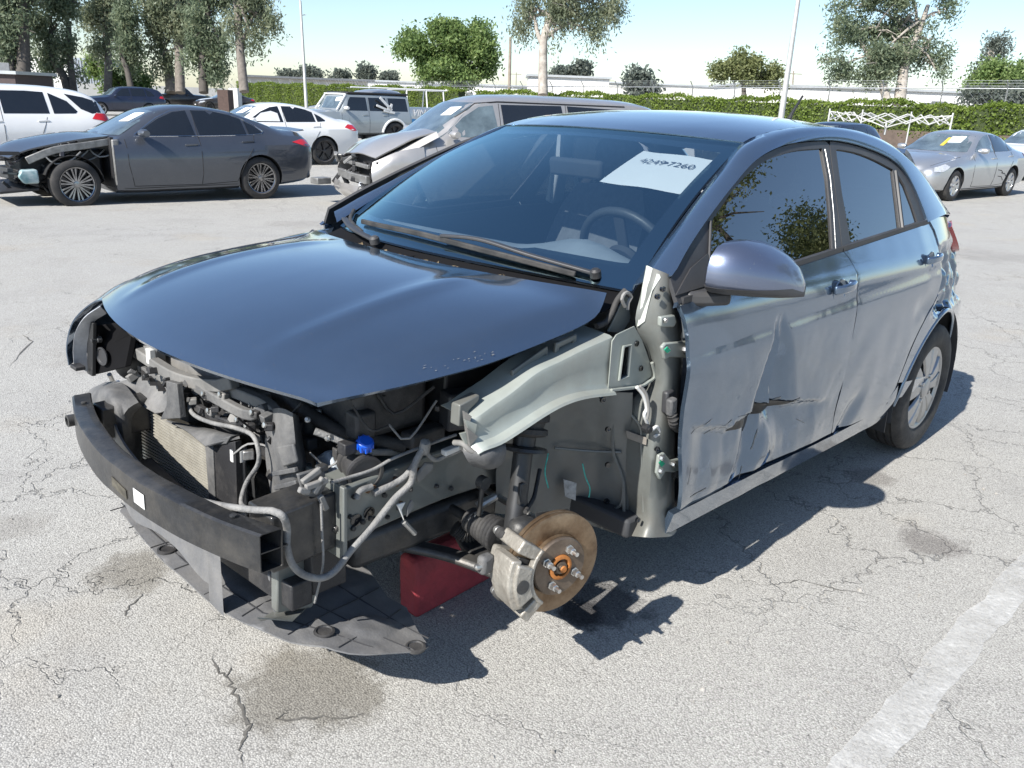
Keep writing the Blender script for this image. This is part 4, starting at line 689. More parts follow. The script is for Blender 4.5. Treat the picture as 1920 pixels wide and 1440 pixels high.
# ---------------------------------------------------------------- boxy silver off-roader
def offroader():
    t = empty('boxy_offroader', label='boxy silver off-roader with black roof and a white arrow on its window', cat='car')
    st = [(2.2, .45, .75, .86, .70, .80, .98, .72, 1.04, .01), (2.1, .40, .84, .90, .72, .84, 1.06, .76, 1.12, .02), (1.0, .38, .88, .92, .74, .86, 1.12, .78, 1.17, .02), (.72, .38, .88, .92, .74, .86, 1.13, .76, 1.22, .02), (.42, .38, .88, .92, .74, .85, 1.14, .72, 1.66, .02), (.2, .38, .88, .92, .74, .85, 1.14, .71, 1.72, .02), (-1.8, .40, .88, .92, .74, .85, 1.14, .70, 1.72, .02), (-2.05, .42, .87, .92, .74, .85, 1.14, .70, 1.66, .02), (-2.12, .45, .84, .90, .72, .83, 1.10, .72, 1.20, .0)]
    b, bvh = shell('body', st, 'paint_bronco', t, [(-1.40, .40), (1.40, .40)], .45)
    for s in (1, -1):
        ax = 'L' if s > 0 else 'R'
        patch('side_window', [(.50, 1.17), (.36, 1.50), (.28, 1.60), (-.32, 1.60), (-.34, 1.17)], bvh, ax, 'car_glass_dark', b); patch('side_window', [(-.42, 1.17), (-.42, 1.60), (-1.10, 1.60), (-1.14, 1.17)], bvh, ax, 'car_glass_dark', b); patch('side_window', [(-1.22, 1.17), (-1.20, 1.60), (-1.95, 1.60), (-1.98, 1.17)], bvh, ax, 'car_glass_dark', b)
        door_lines(b, bvh, ax, [[(-.38, 1.6), (-.38, .45)], [(.68, 1.1), (.68, .45), (-.38, .44)], [(-1.16, 1.6), (-1.16, .9), (-.95, .45), (-.38, .44)]])
        handle_far(b, bvh, ax, -.12, 1.02, 'paint_bronco'); handle_far(b, bvh, ax, -.92, 1.02, 'paint_bronco'); side_mirror(b, s, .55, .86, 1.25, 'paint_white')
        for x, m in ((-1.40, 'paint_white'), (1.40, 'car_trim')):
            pts = [cast(bvh, (x + .50 * math.cos(R(a)), 3 * s, .40 + .50 * math.sin(R(a))), (0, -s, 0), .01) for a in range(-5, 190, 13)]
            MB().tube([p for p in pts if p], .045, 8).build('wheel_flare', m, b, 60)
    r = []
    MB().box((-.85, 0, 1.735), (2.45, 1.44, .07)).build('hard_top', 'car_trim', t, 30, .03); patch('windscreen', [(-.74, 1.22), (.74, 1.22), (.70, 1.60), (-.70, 1.60)], bvh, 'F', 'car_glass_clear', b, .12)
    for s in (1, -1): MB().beam([(.80, s * .76, 1.18), (.42, s * .70, 1.68)], .06, .06).build('screen_pillar', 'paint_white', b, 30, .01)
    MB().beam([(.44, -.72, 1.69), (.44, .72, 1.69)], .07, .05).build('screen_header', 'paint_white', b, 30, .01); lot_paper(b, bvh, (.40, 1.52), .16, .07)
    ar = MB(); Y = .90
    def bar(a, c, w=.075): ar.beam([(a[0], Y, a[1]), (c[0], Y, c[1])], w, .02, (0, 1, 0))
    bar((-.80, 1.62), (-1.28, 1.20), .09); bar((-.66, 1.36), (-1.20, 1.18), .07); bar((-1.28, 1.42), (-1.22, 1.20), .08); bar((-.95, 1.20), (-1.40, 1.12), .08); bar((-1.22, 1.34), (-1.12, 1.24), .08); ar.build('white_arrow', 'paint_white', t, 30, .006)
    MB().box((0, 0, .5), (3.8, 1.3, .3)).build('chassis', 'car_under', t, 30)
    for x in (1.40, -1.40):
        for s in (1, -1): road_wheel(t, (x, s * .82, .40), s, .40, .13, 'alloy_dark', 6, 'spoke')
    return t
o = offroader(); p = (-17.968, -22.396, 0.415); sit(o, p[0] + 1.95, p[1] - .95, -5)
# ---------------------------------------------------------------- work pickup with ladder rack and printed side
def work_truck():
    t = empty('work_pickup', label='silver work pickup with white ladder rack and blue lettered side', cat='truck')
    st = [(2.9, .5, .8, .92, .8, .85, 1.05, .8, 1.14, .01), (2.7, .45, .9, .97, .8, .9, 1.14, .84, 1.2, .02), (1.5, .42, .93, .98, .8, .92, 1.2, .84, 1.28, .02), (1.2, .42, .93, .98, .8, .92, 1.22, .8, 1.36, .02), (.75, .42, .93, .98, .8, .9, 1.24, .7, 1.84, .02), (-.6, .42, .93, .98, .8, .9, 1.24, .68, 1.86, .03), (-.8, .42, .93, .98, .8, .9, 1.24, .72, 1.5, .0), (-.86, .42, .93, .98, .8, .92, 1.24, .84, 1.27, .0), (-2.8, .46, .93, .98, .8, .92, 1.24, .84, 1.27, .0), (-2.95, .52, .9, .96, .8, .9, 1.22, .84, 1.25, .0)]
    b, bvh = shell('body', st, 'paint_silver', t, [(-1.75, .42), (1.75, .42)], .47)
    for ax in 'LR':
        patch('side_window', [(.85, 1.30), (.60, 1.70), (.2, 1.74), (-.5, 1.72), (-.52, 1.30)], bvh, ax, 'car_glass_dark', b); patch('blue_print', [(-.55, .65), (-.9, 1.18), (-.62, 1.20), (-.40, .7)], bvh, ax, mat('print_blue', (.02, .22, .50), .4, coat=.5), b, .1, .006); patch('blue_print', [(-1.2, .62), (-1.22, .78), (-1.02, .80), (-1.0, .64)], bvh, ax, 'print_blue', b, .1, .006); patch('blue_print', [(-2.45, .7), (-2.6, 1.2), (-2.9, 1.2), (-2.9, .7)], bvh, ax, 'print_blue', b, .1, .006)
        s = 1 if ax == 'L' else -1; c = cast(bvh, (-2.30, 3 * s, .98), (0, -s, 0), .008)
        MB().lathe(c, (0, s, 0), [(.001, 0), (.16, 0), (.16, .006), (.10, .006), (.10, .002), (.001, .002)], 20).build('round_emblem', mat('emblem_red', (.55, .04, .05), .4), b)
        MB().beam([c + Vector((0, s * .008, .14)), c + Vector((0, s * .008, -.14))], .05, .008, (0, s, 0)).build('emblem_stripe', 'paper_white', b)
    fc = bpy.data.curves.new('l', 'FONT'); fc.body = 'VING'; fc.size = .40; fc.shear = .3; fc.extrude = .004; to = bpy.data.objects.new('tmp', fc); COL.objects.link(to); lm = bpy.data.meshes.new_from_object(to.evaluated_get(bpy.context.evaluated_depsgraph_get())); bpy.data.objects.remove(to); lt = obj('side_lettering', lm, 'paper_white', t, 0); lt.location = (-1.02, .985, .90); lt.rotation_euler = (R(90), 0, R(180))
    mb = MB()
    for x in (-.9, -1.9, -2.8):
        for s in (1, -1): mb.tube([(x, s * .84, 1.25), (x, s * .74, 1.95)], .03, 6)
        mb.tube([(x, -.74, 1.95), (x, .74, 1.95)], .03, 6)
    for s in (1, -1): mb.tube([(.9, s * .74, 1.97), (-2.95, s * .74, 1.97)], .03, 6)
    mb.build('ladder_rack', 'paint_white', t, 60)
    for x in (1.75, -1.75):
        for s in (1, -1): road_wheel(t, (x, s * .84, .41), s, .41, .13, 'alloy_bright', 6, 'spoke')
    return t
o = work_truck(); p = (-23.452, -26.802, 0.782); sit(o, p[0] + 2.75, p[1] - 1.0, -5)
# ---------------------------------------------------------------- greige minivan with a crushed nose
def minivan():
    t = empty('minivan', label='greige minivan with a buckled bonnet and crushed nose behind the hatchback', cat='van')
    st = [(1.55, .22, .90, .97, .72, .86, 1.02, .78, 1.08, .02), (1.3, .22, .92, .985, .72, .87, 1.06, .76, 1.16, .02), (.75, .22, .92, .985, .72, .87, 1.09, .70, 1.55, .02), (.45, .22, .92, .985, .72, .87, 1.10, .68, 1.68, .03), (0, .22, .92, .985, .72, .87, 1.10, .67, 1.74, .035), (-1.2, .22, .92, .985, .74, .87, 1.11, .66, 1.75, .035), (-2.4, .24, .92, .98, .74, .86, 1.12, .65, 1.72, .03), (-2.9, .28, .90, .97, .76, .84, 1.13, .64, 1.62, .02), (-3.1, .34, .84, .93, .76, .80, 1.12, .64, 1.40, .0), (-3.2, .40, .78, .88, .72, .74, 1.02, .6, 1.08, .0)]
    b, bvh = shell('body', st, 'paint_greige', t, [(-1.55, .36)], .41)
    for s in (1, -1):
        ax = 'L' if s > 0 else 'R'
        patch('side_window', [(1.12, 1.14), (.80, 1.42), (.52, 1.58), (.28, 1.61), (.22, 1.14)], bvh, ax, 'car_glass_clear', b); patch('side_window', [(.12, 1.15), (.14, 1.625), (-.95, 1.635), (-1.0, 1.16)], bvh, ax, 'car_glass_dark', b); patch('side_window', [(-1.1, 1.16), (-1.06, 1.635), (-2.2, 1.60), (-2.6, 1.52), (-2.75, 1.18)], bvh, ax, 'car_glass_dark', b)
        door_lines(b, bvh, ax, [[(.18, 1.64), (.18, .4)], [(-1.03, 1.66), (-1.03, .45)], [(1.3, 1.0), (1.3, .5), (1.1, .36), (-.9, .36)]]); side_mirror(b, s, 1.05, .90, 1.18, 'paint_greige'); handle_far(b, bvh, ax, .36, 1.0, 'paint_greige'); handle_far(b, bvh, ax, -.05, 1.0, 'paint_greige')
        seam_line('roof_trim', [(.9, 1.42), (.55, 1.63), (.2, 1.665), (-2.2, 1.655)], bvh, ax, 'car_trim', b, .012); patch('tail_lamp', [(-2.95, 1.1), (-3.02, 1.35), (-3.1, 1.3), (-3.14, 1.05)], bvh, ax, 'lamp_red', b, .06, .008)
    patch('windscreen', [(-.82, 1.10), (.82, 1.10), (.74, 1.35), (.66, 1.64), (-.66, 1.64), (-.74, 1.35)], bvh, 'F', 'car_glass_clear', b, .1); lot_paper(b, bvh, (.36, 1.50), .15, .07)
    # buckled bonnet: raised at the back-left, folded edge
    g = surf([[(2.20, -.80, .80), (2.30, -.2, .84), (2.26, .35, .86), (2.18, .70, .82)], [(2.0, -.84, .95), (2.02, -.2, 1.01), (2.0, .4, 1.02), (1.95, .80, .96)], [(1.7, -.84, 1.06), (1.7, -.2, 1.12), (1.7, .4, 1.15), (1.68, .86, 1.10)], [(1.45, -.82, 1.10), (1.42, -.2, 1.16), (1.35, .45, 1.24), (1.30, .90, 1.22)]], 18, 14)
    obj('bonnet', grid_mesh('bonnet', g, lambda p: p + Vector((0, 0, .012 * nz(p.x, p.y, 0, 3)))), 'paint_greige', t, 50, .02)
    slab_pts = [(2.12, .70, .80), (1.3, .92, 1.22), (1.28, .96, 1.14), (1.6, .94, .98), (2.1, .80, .72)]
    MB().plate(slab_pts, (0, -.02, 0)).build('bonnet_fold', 'paint_greige', t, 30)
    rn = random.Random(21)
    MB().box((1.75, 0, .62), (.8, 1.3, .55)).build('engine', 'car_trim', t, 30, .05); MB().box((1.5, 0, .7), (.1, 1.7, .8)).build('bulkhead', 'car_trim', t, 30, .02)
    for s in (1, -1):
        g = surf([[(2.25, s * .80, .76), (1.9, s * .90, .92), (1.5, s * .93, 1.0)], [(2.30, s * .88, .58), (1.95, s * .97, .80), (1.5, s * .98, .8)], [(2.28, s * .88, .42), (2.0, s * .97, .55), (1.5, s * .98, .45)]], 8, 8)
        obj('front_wing', grid_mesh('front_wing', g, lambda p: p + Vector((.02 * nz(p.x, p.y, p.z, 4), .03 * nz(p.y, p.z, p.x, 4), 0))), 'paint_greige', t, 50, .015)
    g = surf([[(2.42, -.55, .42), (2.48, 0, .40), (2.40, .6, .40)], [(2.46, -.55, .30), (2.5, 0, .28), (2.44, .6, .28)], [(2.36, -.55, .20), (2.4, 0, .18), (2.36, .6, .18)]], 12, 8)
    obj('front_bumper', grid_mesh('front_bumper', g, lambda p: p + Vector((.05 * nz(p.x, p.y, p.z, 3), 0, .05 * nz(p.y, 1, 2, 3)))), 'paint_greige', t, 50, .02)
    MB().beam([(2.30, -.78, .50), (2.36, 0, .50), (2.30, .7, .50)], .07, .12).build('bumper_beam', 'bare_far', t, 30, .01); MB().beam([(2.25, -.6, .68), (2.25, .6, .68)], .05, .06).build('radiator_bar', 'bare_far', t, 30, .01)
    for i in range(34):
        a = Vector((rn.uniform(2.05, 2.4), rn.uniform(-.85, .8), rn.uniform(.35, .76))); d = Vector((rn.uniform(-.6, .6), rn.uniform(-1, 1), rn.uniform(-.6, .6))).normalized() * rn.uniform(.04, .16)
        MB().beam([a - d, a + d], rn.uniform(.02, .08), rn.uniform(.02, .07)).build('debris_bracket', rn.choice(['car_trim', 'car_trim', 'beam_far', 'bare_far', 'lamp_clear']), t, 30, .008)
    MB().box((2.62, -.78, .36), (.26, .22, .10), Matrix.Rotation(.3, 3, 'Z')).build('loose_beam_end', 'bare_far', t, 30, .015)
    for x in (1.55, -1.55):
        for s in (1, -1): road_wheel(t, (x, s * .84, .35), s, .35, .115, 'alloy_bright', 5, 'spoke')
    return t
o = minivan(); sit(o, -8.44, -8.26, -18)

# ================================================================ the wrecked hatchback (car frame: x forward from front axle, y to its left, z up)
paint('hatch_paint', (.125, .182, .262), .03, .81, .12)
mat('hatch_black', (.018, .019, .021), .42, dirt=(.2, .19, .17), dirtamt=.12)
mat('trim_grey', (.035, .036, .04), .5, dirt=(.2, .19, .17), dirtamt=.15)
mat('black_plastic', (.022, .022, .024), .55, bump=.15, bs=220, dirt=(.30, .285, .26), dirtamt=.32, vs=7)
mat('dusty_plastic', (.075, .076, .078), .65, bump=.15, bs=150, dirt=(.33, .32, .30), dirtamt=.55, vs=9)
mat('chassis_metal', (.155, .165, .155), .45, .15, .25, var=.15, dirt=(.12, .10, .08), dirtamt=.6, vs=8)
mat('primer_metal', (.29, .315, .29), .42, .1, .3, var=.1, dirt=(.20, .18, .15), dirtamt=.45, vs=9)
mat('dark_metal', (.07, .072, .075), .5, .6, var=.3, vs=18, bump=.2, bs=60, dirt=(.2, .18, .15), dirtamt=.4)
mat('alloy', (.42, .42, .41), .42, .8, var=.2, vs=20, bump=.2, bs=70, dirt=(.25, .23, .2), dirtamt=.3)
mat('steel', (.55, .54, .52), .32, .9, var=.2, vs=30)
mat('rubber', (.020, .020, .021), .75, var=.2, vs=20, bump=.2, bs=120, dirt=(.16, .15, .135), dirtamt=.35)
mat('cable_grey', (.17, .17, .168), .75, var=.3, vs=40, bump=.35, bs=200, dirt=(.4, .385, .36), dirtamt=.5)
mat('white_plastic', (.62, .62, .60), .45, var=.08)
mat('interior', (.04, .042, .046), .75, var=.2)
mat('interior_grey', (.27, .30, .32), .7, var=.15)
mat('seat_cloth', (.15, .155, .165), .9, var=.2, vs=30)
mat('red_lens', (.45, .01, .02), .15, coat=1, var=.15)
glass_mat('windscreen_glass', (.88, .97, 1.), .88, refl=.36, gcol=(.66, .93, 1.))
glass_mat('side_glass', (.55, .66, .70), .14, refl=.24)
mat('frit', (.006, .007, .009), .12, coat=1, var=.1)
CAR = empty('hatchback', label='dark blue hatchback with its nose, left front fender and wheel stripped, dented doors', cat='car')
CAR.matrix_world = Matrix.Translation((-2.58, .76, 0)) @ Matrix.Rotation(-.00416, 4, 'X') @ Matrix.Translation((0, -.76, 0)) @ Matrix.Rotation(-.03296, 4, 'Y') @ Matrix.Translation((2.58, 0, 0))
_pr = [(.1, .77), (.20, .800), (.25, .815), (.33, .835), (.45, .849), (.60, .858), (.72, .862), (.80, .860), (.87, .852), (.93, .836), (1.0, .800), (1.1, .7495), (1.4, .598), (1.5, .55)]
def hermite(t, tab):
    if t <= tab[0][0]: return tab[0][1]
    for i in range(len(tab) - 1):
        (a, u), (b, v) = tab[i], tab[i + 1]
        if t <= b:
            h = b - a; m = lambda k: (tab[min(k + 1, len(tab) - 1)][1] - tab[max(k - 1, 0)][1]) / (tab[min(k + 1, len(tab) - 1)][0] - tab[max(k - 1, 0)][0])
            s = (t - a) / h; return (2 * s ** 3 - 3 * s * s + 1) * u + (s ** 3 - 2 * s * s + s) * h * m(i) + (3 * s * s - 2 * s ** 3) * v + (s ** 3 - s * s) * h * m(i + 1)
    return tab[-1][1]
def side_y(x, z):
    y = hermite(z, _pr)
    if x < -2.3: y -= (.12 + .10 * sst(.6, .9, z)) * ((-x - 2.3) / .9) ** 2
    zl = .835 - .035 * (x + 1.5)           # the pressed line through the handles
    y += .007 * (1 / (1 + math.exp((z - zl) / .008)) - .5) * math.exp(-((z - zl) / .09) ** 2)
    return y
def g1(a, s): return math.exp(-(a / s) ** 2)
def sst(a, b, t): t = min(1, max(0, (t - a) / (b - a))); return t * t * (3 - 2 * t)
def belt(x): return 1.001 + .0617 * (-x - 1.11)
def pw1(t, tab):
    """piecewise linear: keeps creases sharp"""
    if t <= tab[0][0]: return tab[0][1]
    for (a, u), (b, v) in zip(tab, tab[1:]):
        if t <= b: return u + (v - u) * (t - a) / (b - a)
    return tab[-1][1]
def dent_front(x, z):
    d = 0; w1 = .010 * nz(x, 5, z, 9); w2 = .006 * nz(x, 8, z, 23)
    # crushed triangle: apex high, ridge left standing in the middle
    az = .866; h = az - z
    if h > 0:
        xr = -.937 - .05 * h + w1; s = (x - xr) / ((.30 if x > xr else .42) * (.10 + 1.55 * h) * .72)
        D = .046 * min(1, h / .16) * (1 - .75 * sst(.56, .40, z))
        d += D * pw1(abs(s) + w2, [(0, -.15), (.10, -.42), (.34, -1), (.62, -.62), (.8, -.22), (1.05, 0)])
    # torn horizontal fold
    zl = pw1(-x, [(.46, .606), (.60, .566), (.723, .536), (.80, .556), (.95, .566), (1.05, .545), (1.225, .520), (1.40, .49)]) + .006 * nz(x, 0, 1, 30)
    k = sst(-.47, -.60, x) * sst(-1.45, -1.28, x)
    d += k * pw1(z - zl, [(-.19, 0), (-.08, -.010), (-.018, -.019), (-.002, -.014), (.008, .005), (.03, .002), (.07, 0)])
    # creases below the fold, running down to the sill
    for (x0, sl, w, a) in ((-.66, .25, .09, .007), (-.885, -.30, .085, -.026), (-1.02, -.1, .07, .012), (-1.17, .35, .09, -.012), (-1.36, .3, .09, .008)):
        u = abs(x - x0 - sl * (z - .36) + w1 * 1.5) / w; d += a * max(0, 1 - u) * sst(.56, .44, z) * sst(.30, .38, z)
    m = sst(.90, .72, z); d += m * (.005 * nz(x, 3, z, 4) + .002 * abs(nz(x, 7, z, 8)) + .0005 * nz(x, 1, z, 22))
    d += .014 * sst(-.60, -.48, x) * sst(.62, .4, z)
    return d + .0005 * nz(x, 2, z, 8)
def dent_rear(x, z):
    d = .0005 * nz(x, 2, z, 8)
    d += sst(.5, .3, z) * .003 * nz(x, 5, z, 6) - .016 * max(0, 1 - abs(x + 1.68 + .5 * (z - .36)) / .08) * sst(.50, .38, z)
    d -= .010 * g1(x + 2.22, .10) * g1(z - .74, .05); d += .006 * g1(x + 2.2, .05) * g1(z - .69, .02)
    d += .004 * nz(x, 8, z, 7) * sst(.85, .7, z); d -= .006 * sst(-2.2, -2.36, x) * sst(.70, .82, z)
    return d
def dent_quarter(x, z):
    k = sst(-2.32, -2.46, x) * sst(.655, .70, z) * sst(.985, .93, z)
    d = -k * (.028 + .007 * math.sin(x * 46 + 5 * nz(x, 3, z, 5)) + .045 * nz(x, 1, z * .6, 7) + .022 * nz(x, 4, z * .7, 15) + .010 * nz(x, 9, z, 31))
    return d + .0006 * nz(x, 2, z, 8) - .014 * g1(x + 2.56, .05) * g1(z - .70, .018)
def side_fn(s, dent=None, inset=0.):
    def f(x, z):
        y = side_y(x, z) - inset + (dent(x, z) if dent else 0)
        return (x, s * y, z)
    return f
def xz(pts): return [(p[0], p[2]) for p in pts]
LINE_A = [(-0.399, 0.793, 1.014), (-0.516, 0.758, 1.082), (-0.665, 0.721, 1.156), (-0.836, 0.682, 1.233), (-1.003, 0.649, 1.300), (-1.168, 0.628, 1.341), (-1.332, 0.617, 1.363), (-1.563, 0.610, 1.376), (-1.756, 0.613, 1.371), (-1.941, 0.622, 1.352), (-2.116, 0.638, 1.321), (-2.216, 0.658, 1.281), (-2.284, 0.689, 1.219), (-2.318, 0.732, 1.135), (-2.331, 0.764, 1.070)]
A_xz = [(p[0], p[2]) for p in cr(LINE_A, 60)]
def smooth2(poly, n): return [(p[0], p[2]) for p in cr([(x, 0, z) for x, z in poly], n)]
xs_ = xz([(-1.597, 0.614, 1.368), (-1.457, 0.788, 1.023)])
front_edge = xz([(-0.397, 0.823, 0.956), (-0.414, 0.841, 0.912), (-0.434, 0.857, 0.830), (-0.438, 0.862, 0.734), (-0.448, 0.858, 0.608), (-0.464, 0.851, 0.490), (-0.509, 0.835, 0.333)])
seam = xz([(-1.558, 0.833, 0.320), (-1.514, 0.847, 0.435), (-1.513, 0.854, 0.531), (-1.509, 0.860, 0.655), (-1.498, 0.861, 0.775), (-1.504, 0.850, 0.878), (-1.512, 0.830, 0.941), (-1.456, 0.789, 1.021)])
rear_seam = xz([(-2.058, 0.827, 0.298), (-2.133, 0.837, 0.351), (-2.149, 0.849, 0.458), (-2.193, 0.857, 0.582), (-2.266, 0.861, 0.682), (-2.363, 0.860, 0.759), (-2.405, 0.852, 0.846), (-2.400, 0.831, 0.935), (-2.413, 0.787, 1.019), (-2.379, 0.764, 1.068)])
fe = smooth2(front_edge, 18); sm = smooth2(seam, 22); rs = smooth2(rear_seam, 24)
fdoor = [(-.385, belt(-.385) - .012)] + fe + sm[:-1] + [(sm[-1][0], belt(sm[-1][0]) - .012)]
fdoor += [(x, belt(x) - .012) for x in (-1.3, -1.0, -.7)]
gap = .005
rdoor = [(x - gap, z) for x, z in sm[:-1]]; rdoor = rdoor[::-1]
rdoor = [(sm[-1][0] - gap, belt(sm[-1][0]) - .012)] + rdoor + [(x + gap, z) for x, z in rs if z < belt(x) - .02]
lastx = rdoor[-1][0]; rdoor += [(lastx + .0, belt(lastx) - .012)] + [(x, belt(x) - .012) for x in (-2.2, -2.0, -1.8)]
arch = [(-2.58 + .368 * math.cos(a), .305 + .372 * math.sin(a)) for a in [R(-12 + 204 * i / 40) for i in range(41)]]   # from rear to front over the wheel
sill_top = [(-.50, .318), (-1.0, .316), (-1.54, .306), (-1.9, .31), (-2.08, .335)]
sill = [(-.505, .235), (-.505, .312), (-1.0, .311), (-1.54, .302), (-1.9, .305), (-2.06, .325), (-2.16, .40), (-2.19, .33), (-2.175, .245), (-2.05, .232), (-1.5, .232), (-1.0, .235)]
quarter = [(x - gap, z) for x, z in rs]
quarter = [q for q in quarter if q[1] > .40]
aback = [q for q in A_xz if q[0] < -2.20]
q_low = [p for p in arch if p[1] > .305]
quarter = [(-2.215, .405)] + quarter + [(-2.375, 1.078), (-2.42, 1.085), (-2.78, 1.085), (-2.93, 1.02), (-3.0, .93), (-3.02, .80), (-3.04, .66), (-3.08, .50), (-3.06, .36), (-2.95, .30)] + q_low
def window_front(): return smooth2(xz([(-0.611, 0.779, 1.041), (-0.657, 0.736, 1.126), (-0.736, 0.714, 1.170), (-0.853, 0.686, 1.226), (-0.988, 0.661, 1.275), (-1.127, 0.643, 1.310), (-1.314, 0.630, 1.336), (-1.527, 0.624, 1.348)]), 24) + xz([(-1.502, 0.673, 1.251), (-1.447, 0.731, 1.136), (-1.385, 0.788, 1.024)]) + [(-1.2, belt(-1.2) + .006), (-.9, belt(-.9) + .006)]
def window_rear(): return xz([(-1.540, 0.784, 1.032), (-1.587, 0.698, 1.203), (-1.640, 0.626, 1.345)]) + smooth2(xz([(-1.655, 0.625, 1.347), (-1.805, 0.629, 1.339), (-1.965, 0.641, 1.316), (-2.133, 0.659, 1.279)]), 8) + xz([(-2.034, 0.770, 1.060)])
def window_quarter(): return xz([(-2.068, 0.770, 1.060), (-2.163, 0.665, 1.267), (-2.211, 0.690, 1.218), (-2.231, 0.729, 1.142), (-2.237, 0.761, 1.078)])
wf, wr, wq = window_front(), window_rear(), window_quarter()
fa = [q for q in A_xz if q[0] > sm[-1][0] + .0]
bt = xs_[0]
frame_f = [(q[0], q[1] - .004) for q in A_xz if q[0] > bt[0] + .003] + [(bt[0] + .003, bt[1] - .006), (sm[-1][0] + .003, belt(sm[-1][0]) - .008)] + [(x, belt(x) - .008) for x in (-1.2, -.9, -.6, -.40)]
frame_r = [(bt[0] - .003, bt[1] - .006)] + [(q[0], q[1] - .004) for q in A_xz if q[0] < bt[0] - .003] + [(x, belt(x) - .008) for x in (-2.3, -2.1, -1.9, -1.7)] + [(sm[-1][0] - .003, belt(sm[-1][0]) - .008)]
def door(name, s, poly, dent, frame, wins, step):
    d = sheet(name, poly, side_fn(s, dent), step, 'hatch_paint', CAR, solid=.012, flip=s > 0, smooth=60, off=-1)
    sheet('window_frame', frame, side_fn(s, None, .003), .035, 'trim_grey', d, holes=wins, solid=.012, flip=s > 0)
    return d
for s in (1, -1):
    # front door
    d = door('front_door', s, fdoor, dent_front if s > 0 else None, frame_f, [wf], .0115 if s > 0 else .06)
    d['label'] = 'creased and torn front door' if s > 0 else 'straight front door'
    sheet('window', wf, side_fn(s, None, .010), .06, 'side_glass', d, solid=0, flip=s > 0)
    d2 = door('rear_door', s, rdoor, dent_rear if s > 0 else None, frame_r, [wr, wq], .02 if s > 0 else .06)
    sheet('window', wr, side_fn(s, None, .010), .06, 'side_glass', d2, solid=0, flip=s > 0)
    sheet('quarter_window', wq, side_fn(s, None, .010), .06, 'side_glass', d2, solid=0, flip=s > 0)
    q = sheet('rear_quarter_panel', quarter, side_fn(s, dent_quarter if s > 0 else None), .016 if s > 0 else .06, 'hatch_paint', CAR, solid=.010, flip=s > 0, smooth=60)
    if s > 0: q['label'] = 'crumpled rear quarter panel'
    sheet('sill', sill, side_fn(s, (lambda x, z: .003 * nz(x, 1, z, 9)) if s > 0 else None), .03, 'hatch_paint', CAR, solid=.02, flip=s > 0)
    # belt mouldings
    for dd, (xa, xb) in ((d, (-.42, sm[-1][0] + .004)), (d2, (sm[-1][0] - .004, -2.36))):
        pts = [(xa + (xb - xa) * i / 14, 0, 0) for i in range(15)]
        mb = MB(); mb.beam([(p[0], s * (side_y(p[0], belt(p[0])) - .004), belt(p[0]) - .004) for p in pts], .016, .020); mb.build('belt_moulding', 'trim_grey', dd, 40)
    # bright edge on the window runs
    mb = MB(); mb.tube([Vector((a, s * (side_y(a, b) + .002), b)) for a, b in xz([(-1.538, 0.626, 1.345), (-1.515, 0.673, 1.251), (-1.460, 0.732, 1.135), (-1.397, 0.788, 1.023)])], .0016, 6); mb.build('window_run', 'alloy', d, 40)
    mb = MB(); mb.tube([Vector((a, s * (side_y(a, b) - .002), b)) for a, b in xz([(-2.151, 0.662, 1.273), (-2.050, 0.770, 1.059)])], .008, 6); mb.build('window_divider', 'hatch_black', d2, 40)
    mb = MB(); mb.tube([Vector((a, s * (side_y(a, b) + .001), b)) for a, b in xz([(-0.662, 0.729, 1.140), (-0.591, 0.785, 1.030)])], .004, 6); mb.build('window_run', 'trim_grey', d, 40)
# roof side rails and A pillars: from the windscreen edge / roof ditch to the door-frame line
DITCH = [(-.375, .700, .978), (-.52, .672, 1.062), (-.72, .630, 1.170), (-.92, .588, 1.268), (-1.10, .552, 1.350), (-1.32, .552, 1.396), (-1.60, .55, 1.418), (-1.9, .552, 1.412), (-2.15, .556, 1.385), (-2.36, .572, 1.335), (-2.52, .596, 1.268), (-2.66, .618, 1.195), (-2.80, .642, 1.110), (-2.92, .66, 1.045)]
def rails(s):
    n = 64; a = cr(DITCH, n); b = cr(LINE_A + [(-2.37, .756, 1.076), (-2.38, .758, 1.078)], n)
    # C pillar foot
    bb = cr([LINE_A[0]] + LINE_A[1:] , n); rows = []
    for i in range(n):
        p, q = a[i], bb[i]; q = Vector((q[0], side_y(q[0], q[2]) - (.05 if s < 0 else 0), q[2] - (.02 if s < 0 else 0)))
        mid = (p + q) / 2; nrm = Vector((0, .70, .71)); w = (p - q).length
        rows.append([p + Vector((0, -.004, -.012)), p, p.lerp(q, .3) + nrm * w * .075, p.lerp(q, .65) + nrm * w * .085, q + Vector((0, .002, .003)), q + Vector((0, -.014, -.002))])
    g = [[Vector((v[0], s * v[1], v[2])) for v in r] for r in rows]
    return obj('roof_side_rail', grid_mesh('roof_side_rail', g), 'hatch_paint', CAR, 70, .004, -1 if s < 0 else 1)
for s in (1, -1): rails(s)
def roofline(x): return hermite(-x, [(1.0, 1.362), (1.1, 1.386), (1.2, 1.406), (1.4, 1.436), (1.6, 1.450), (1.8, 1.455), (2.0, 1.448), (2.2, 1.430), (2.4, 1.398), (2.52, 1.365)])
dl = cr(DITCH, 200)
def ditch_at(x): p = min(dl[60:], key=lambda v: abs(v[0] - x)); return p
rows = []
for i in range(30):
    t = i / 29; r = []
    for j in range(33):
        s = -1 + 2 * j / 32; x0 = -1.015 - .085 * s * s; x1 = -2.46 - .03 * s * s; x = x0 + (x1 - x0) * t; e = ditch_at(x); zc = roofline(x)
        if t == 0: zc = 1.365
        k = abs(s); ze = e[2] if i else 1.350
        r.append(Vector((x, s * (e[1] - .003), ze + (zc - ze) * (1 - k ** 2.3))))
    rows.append(r)
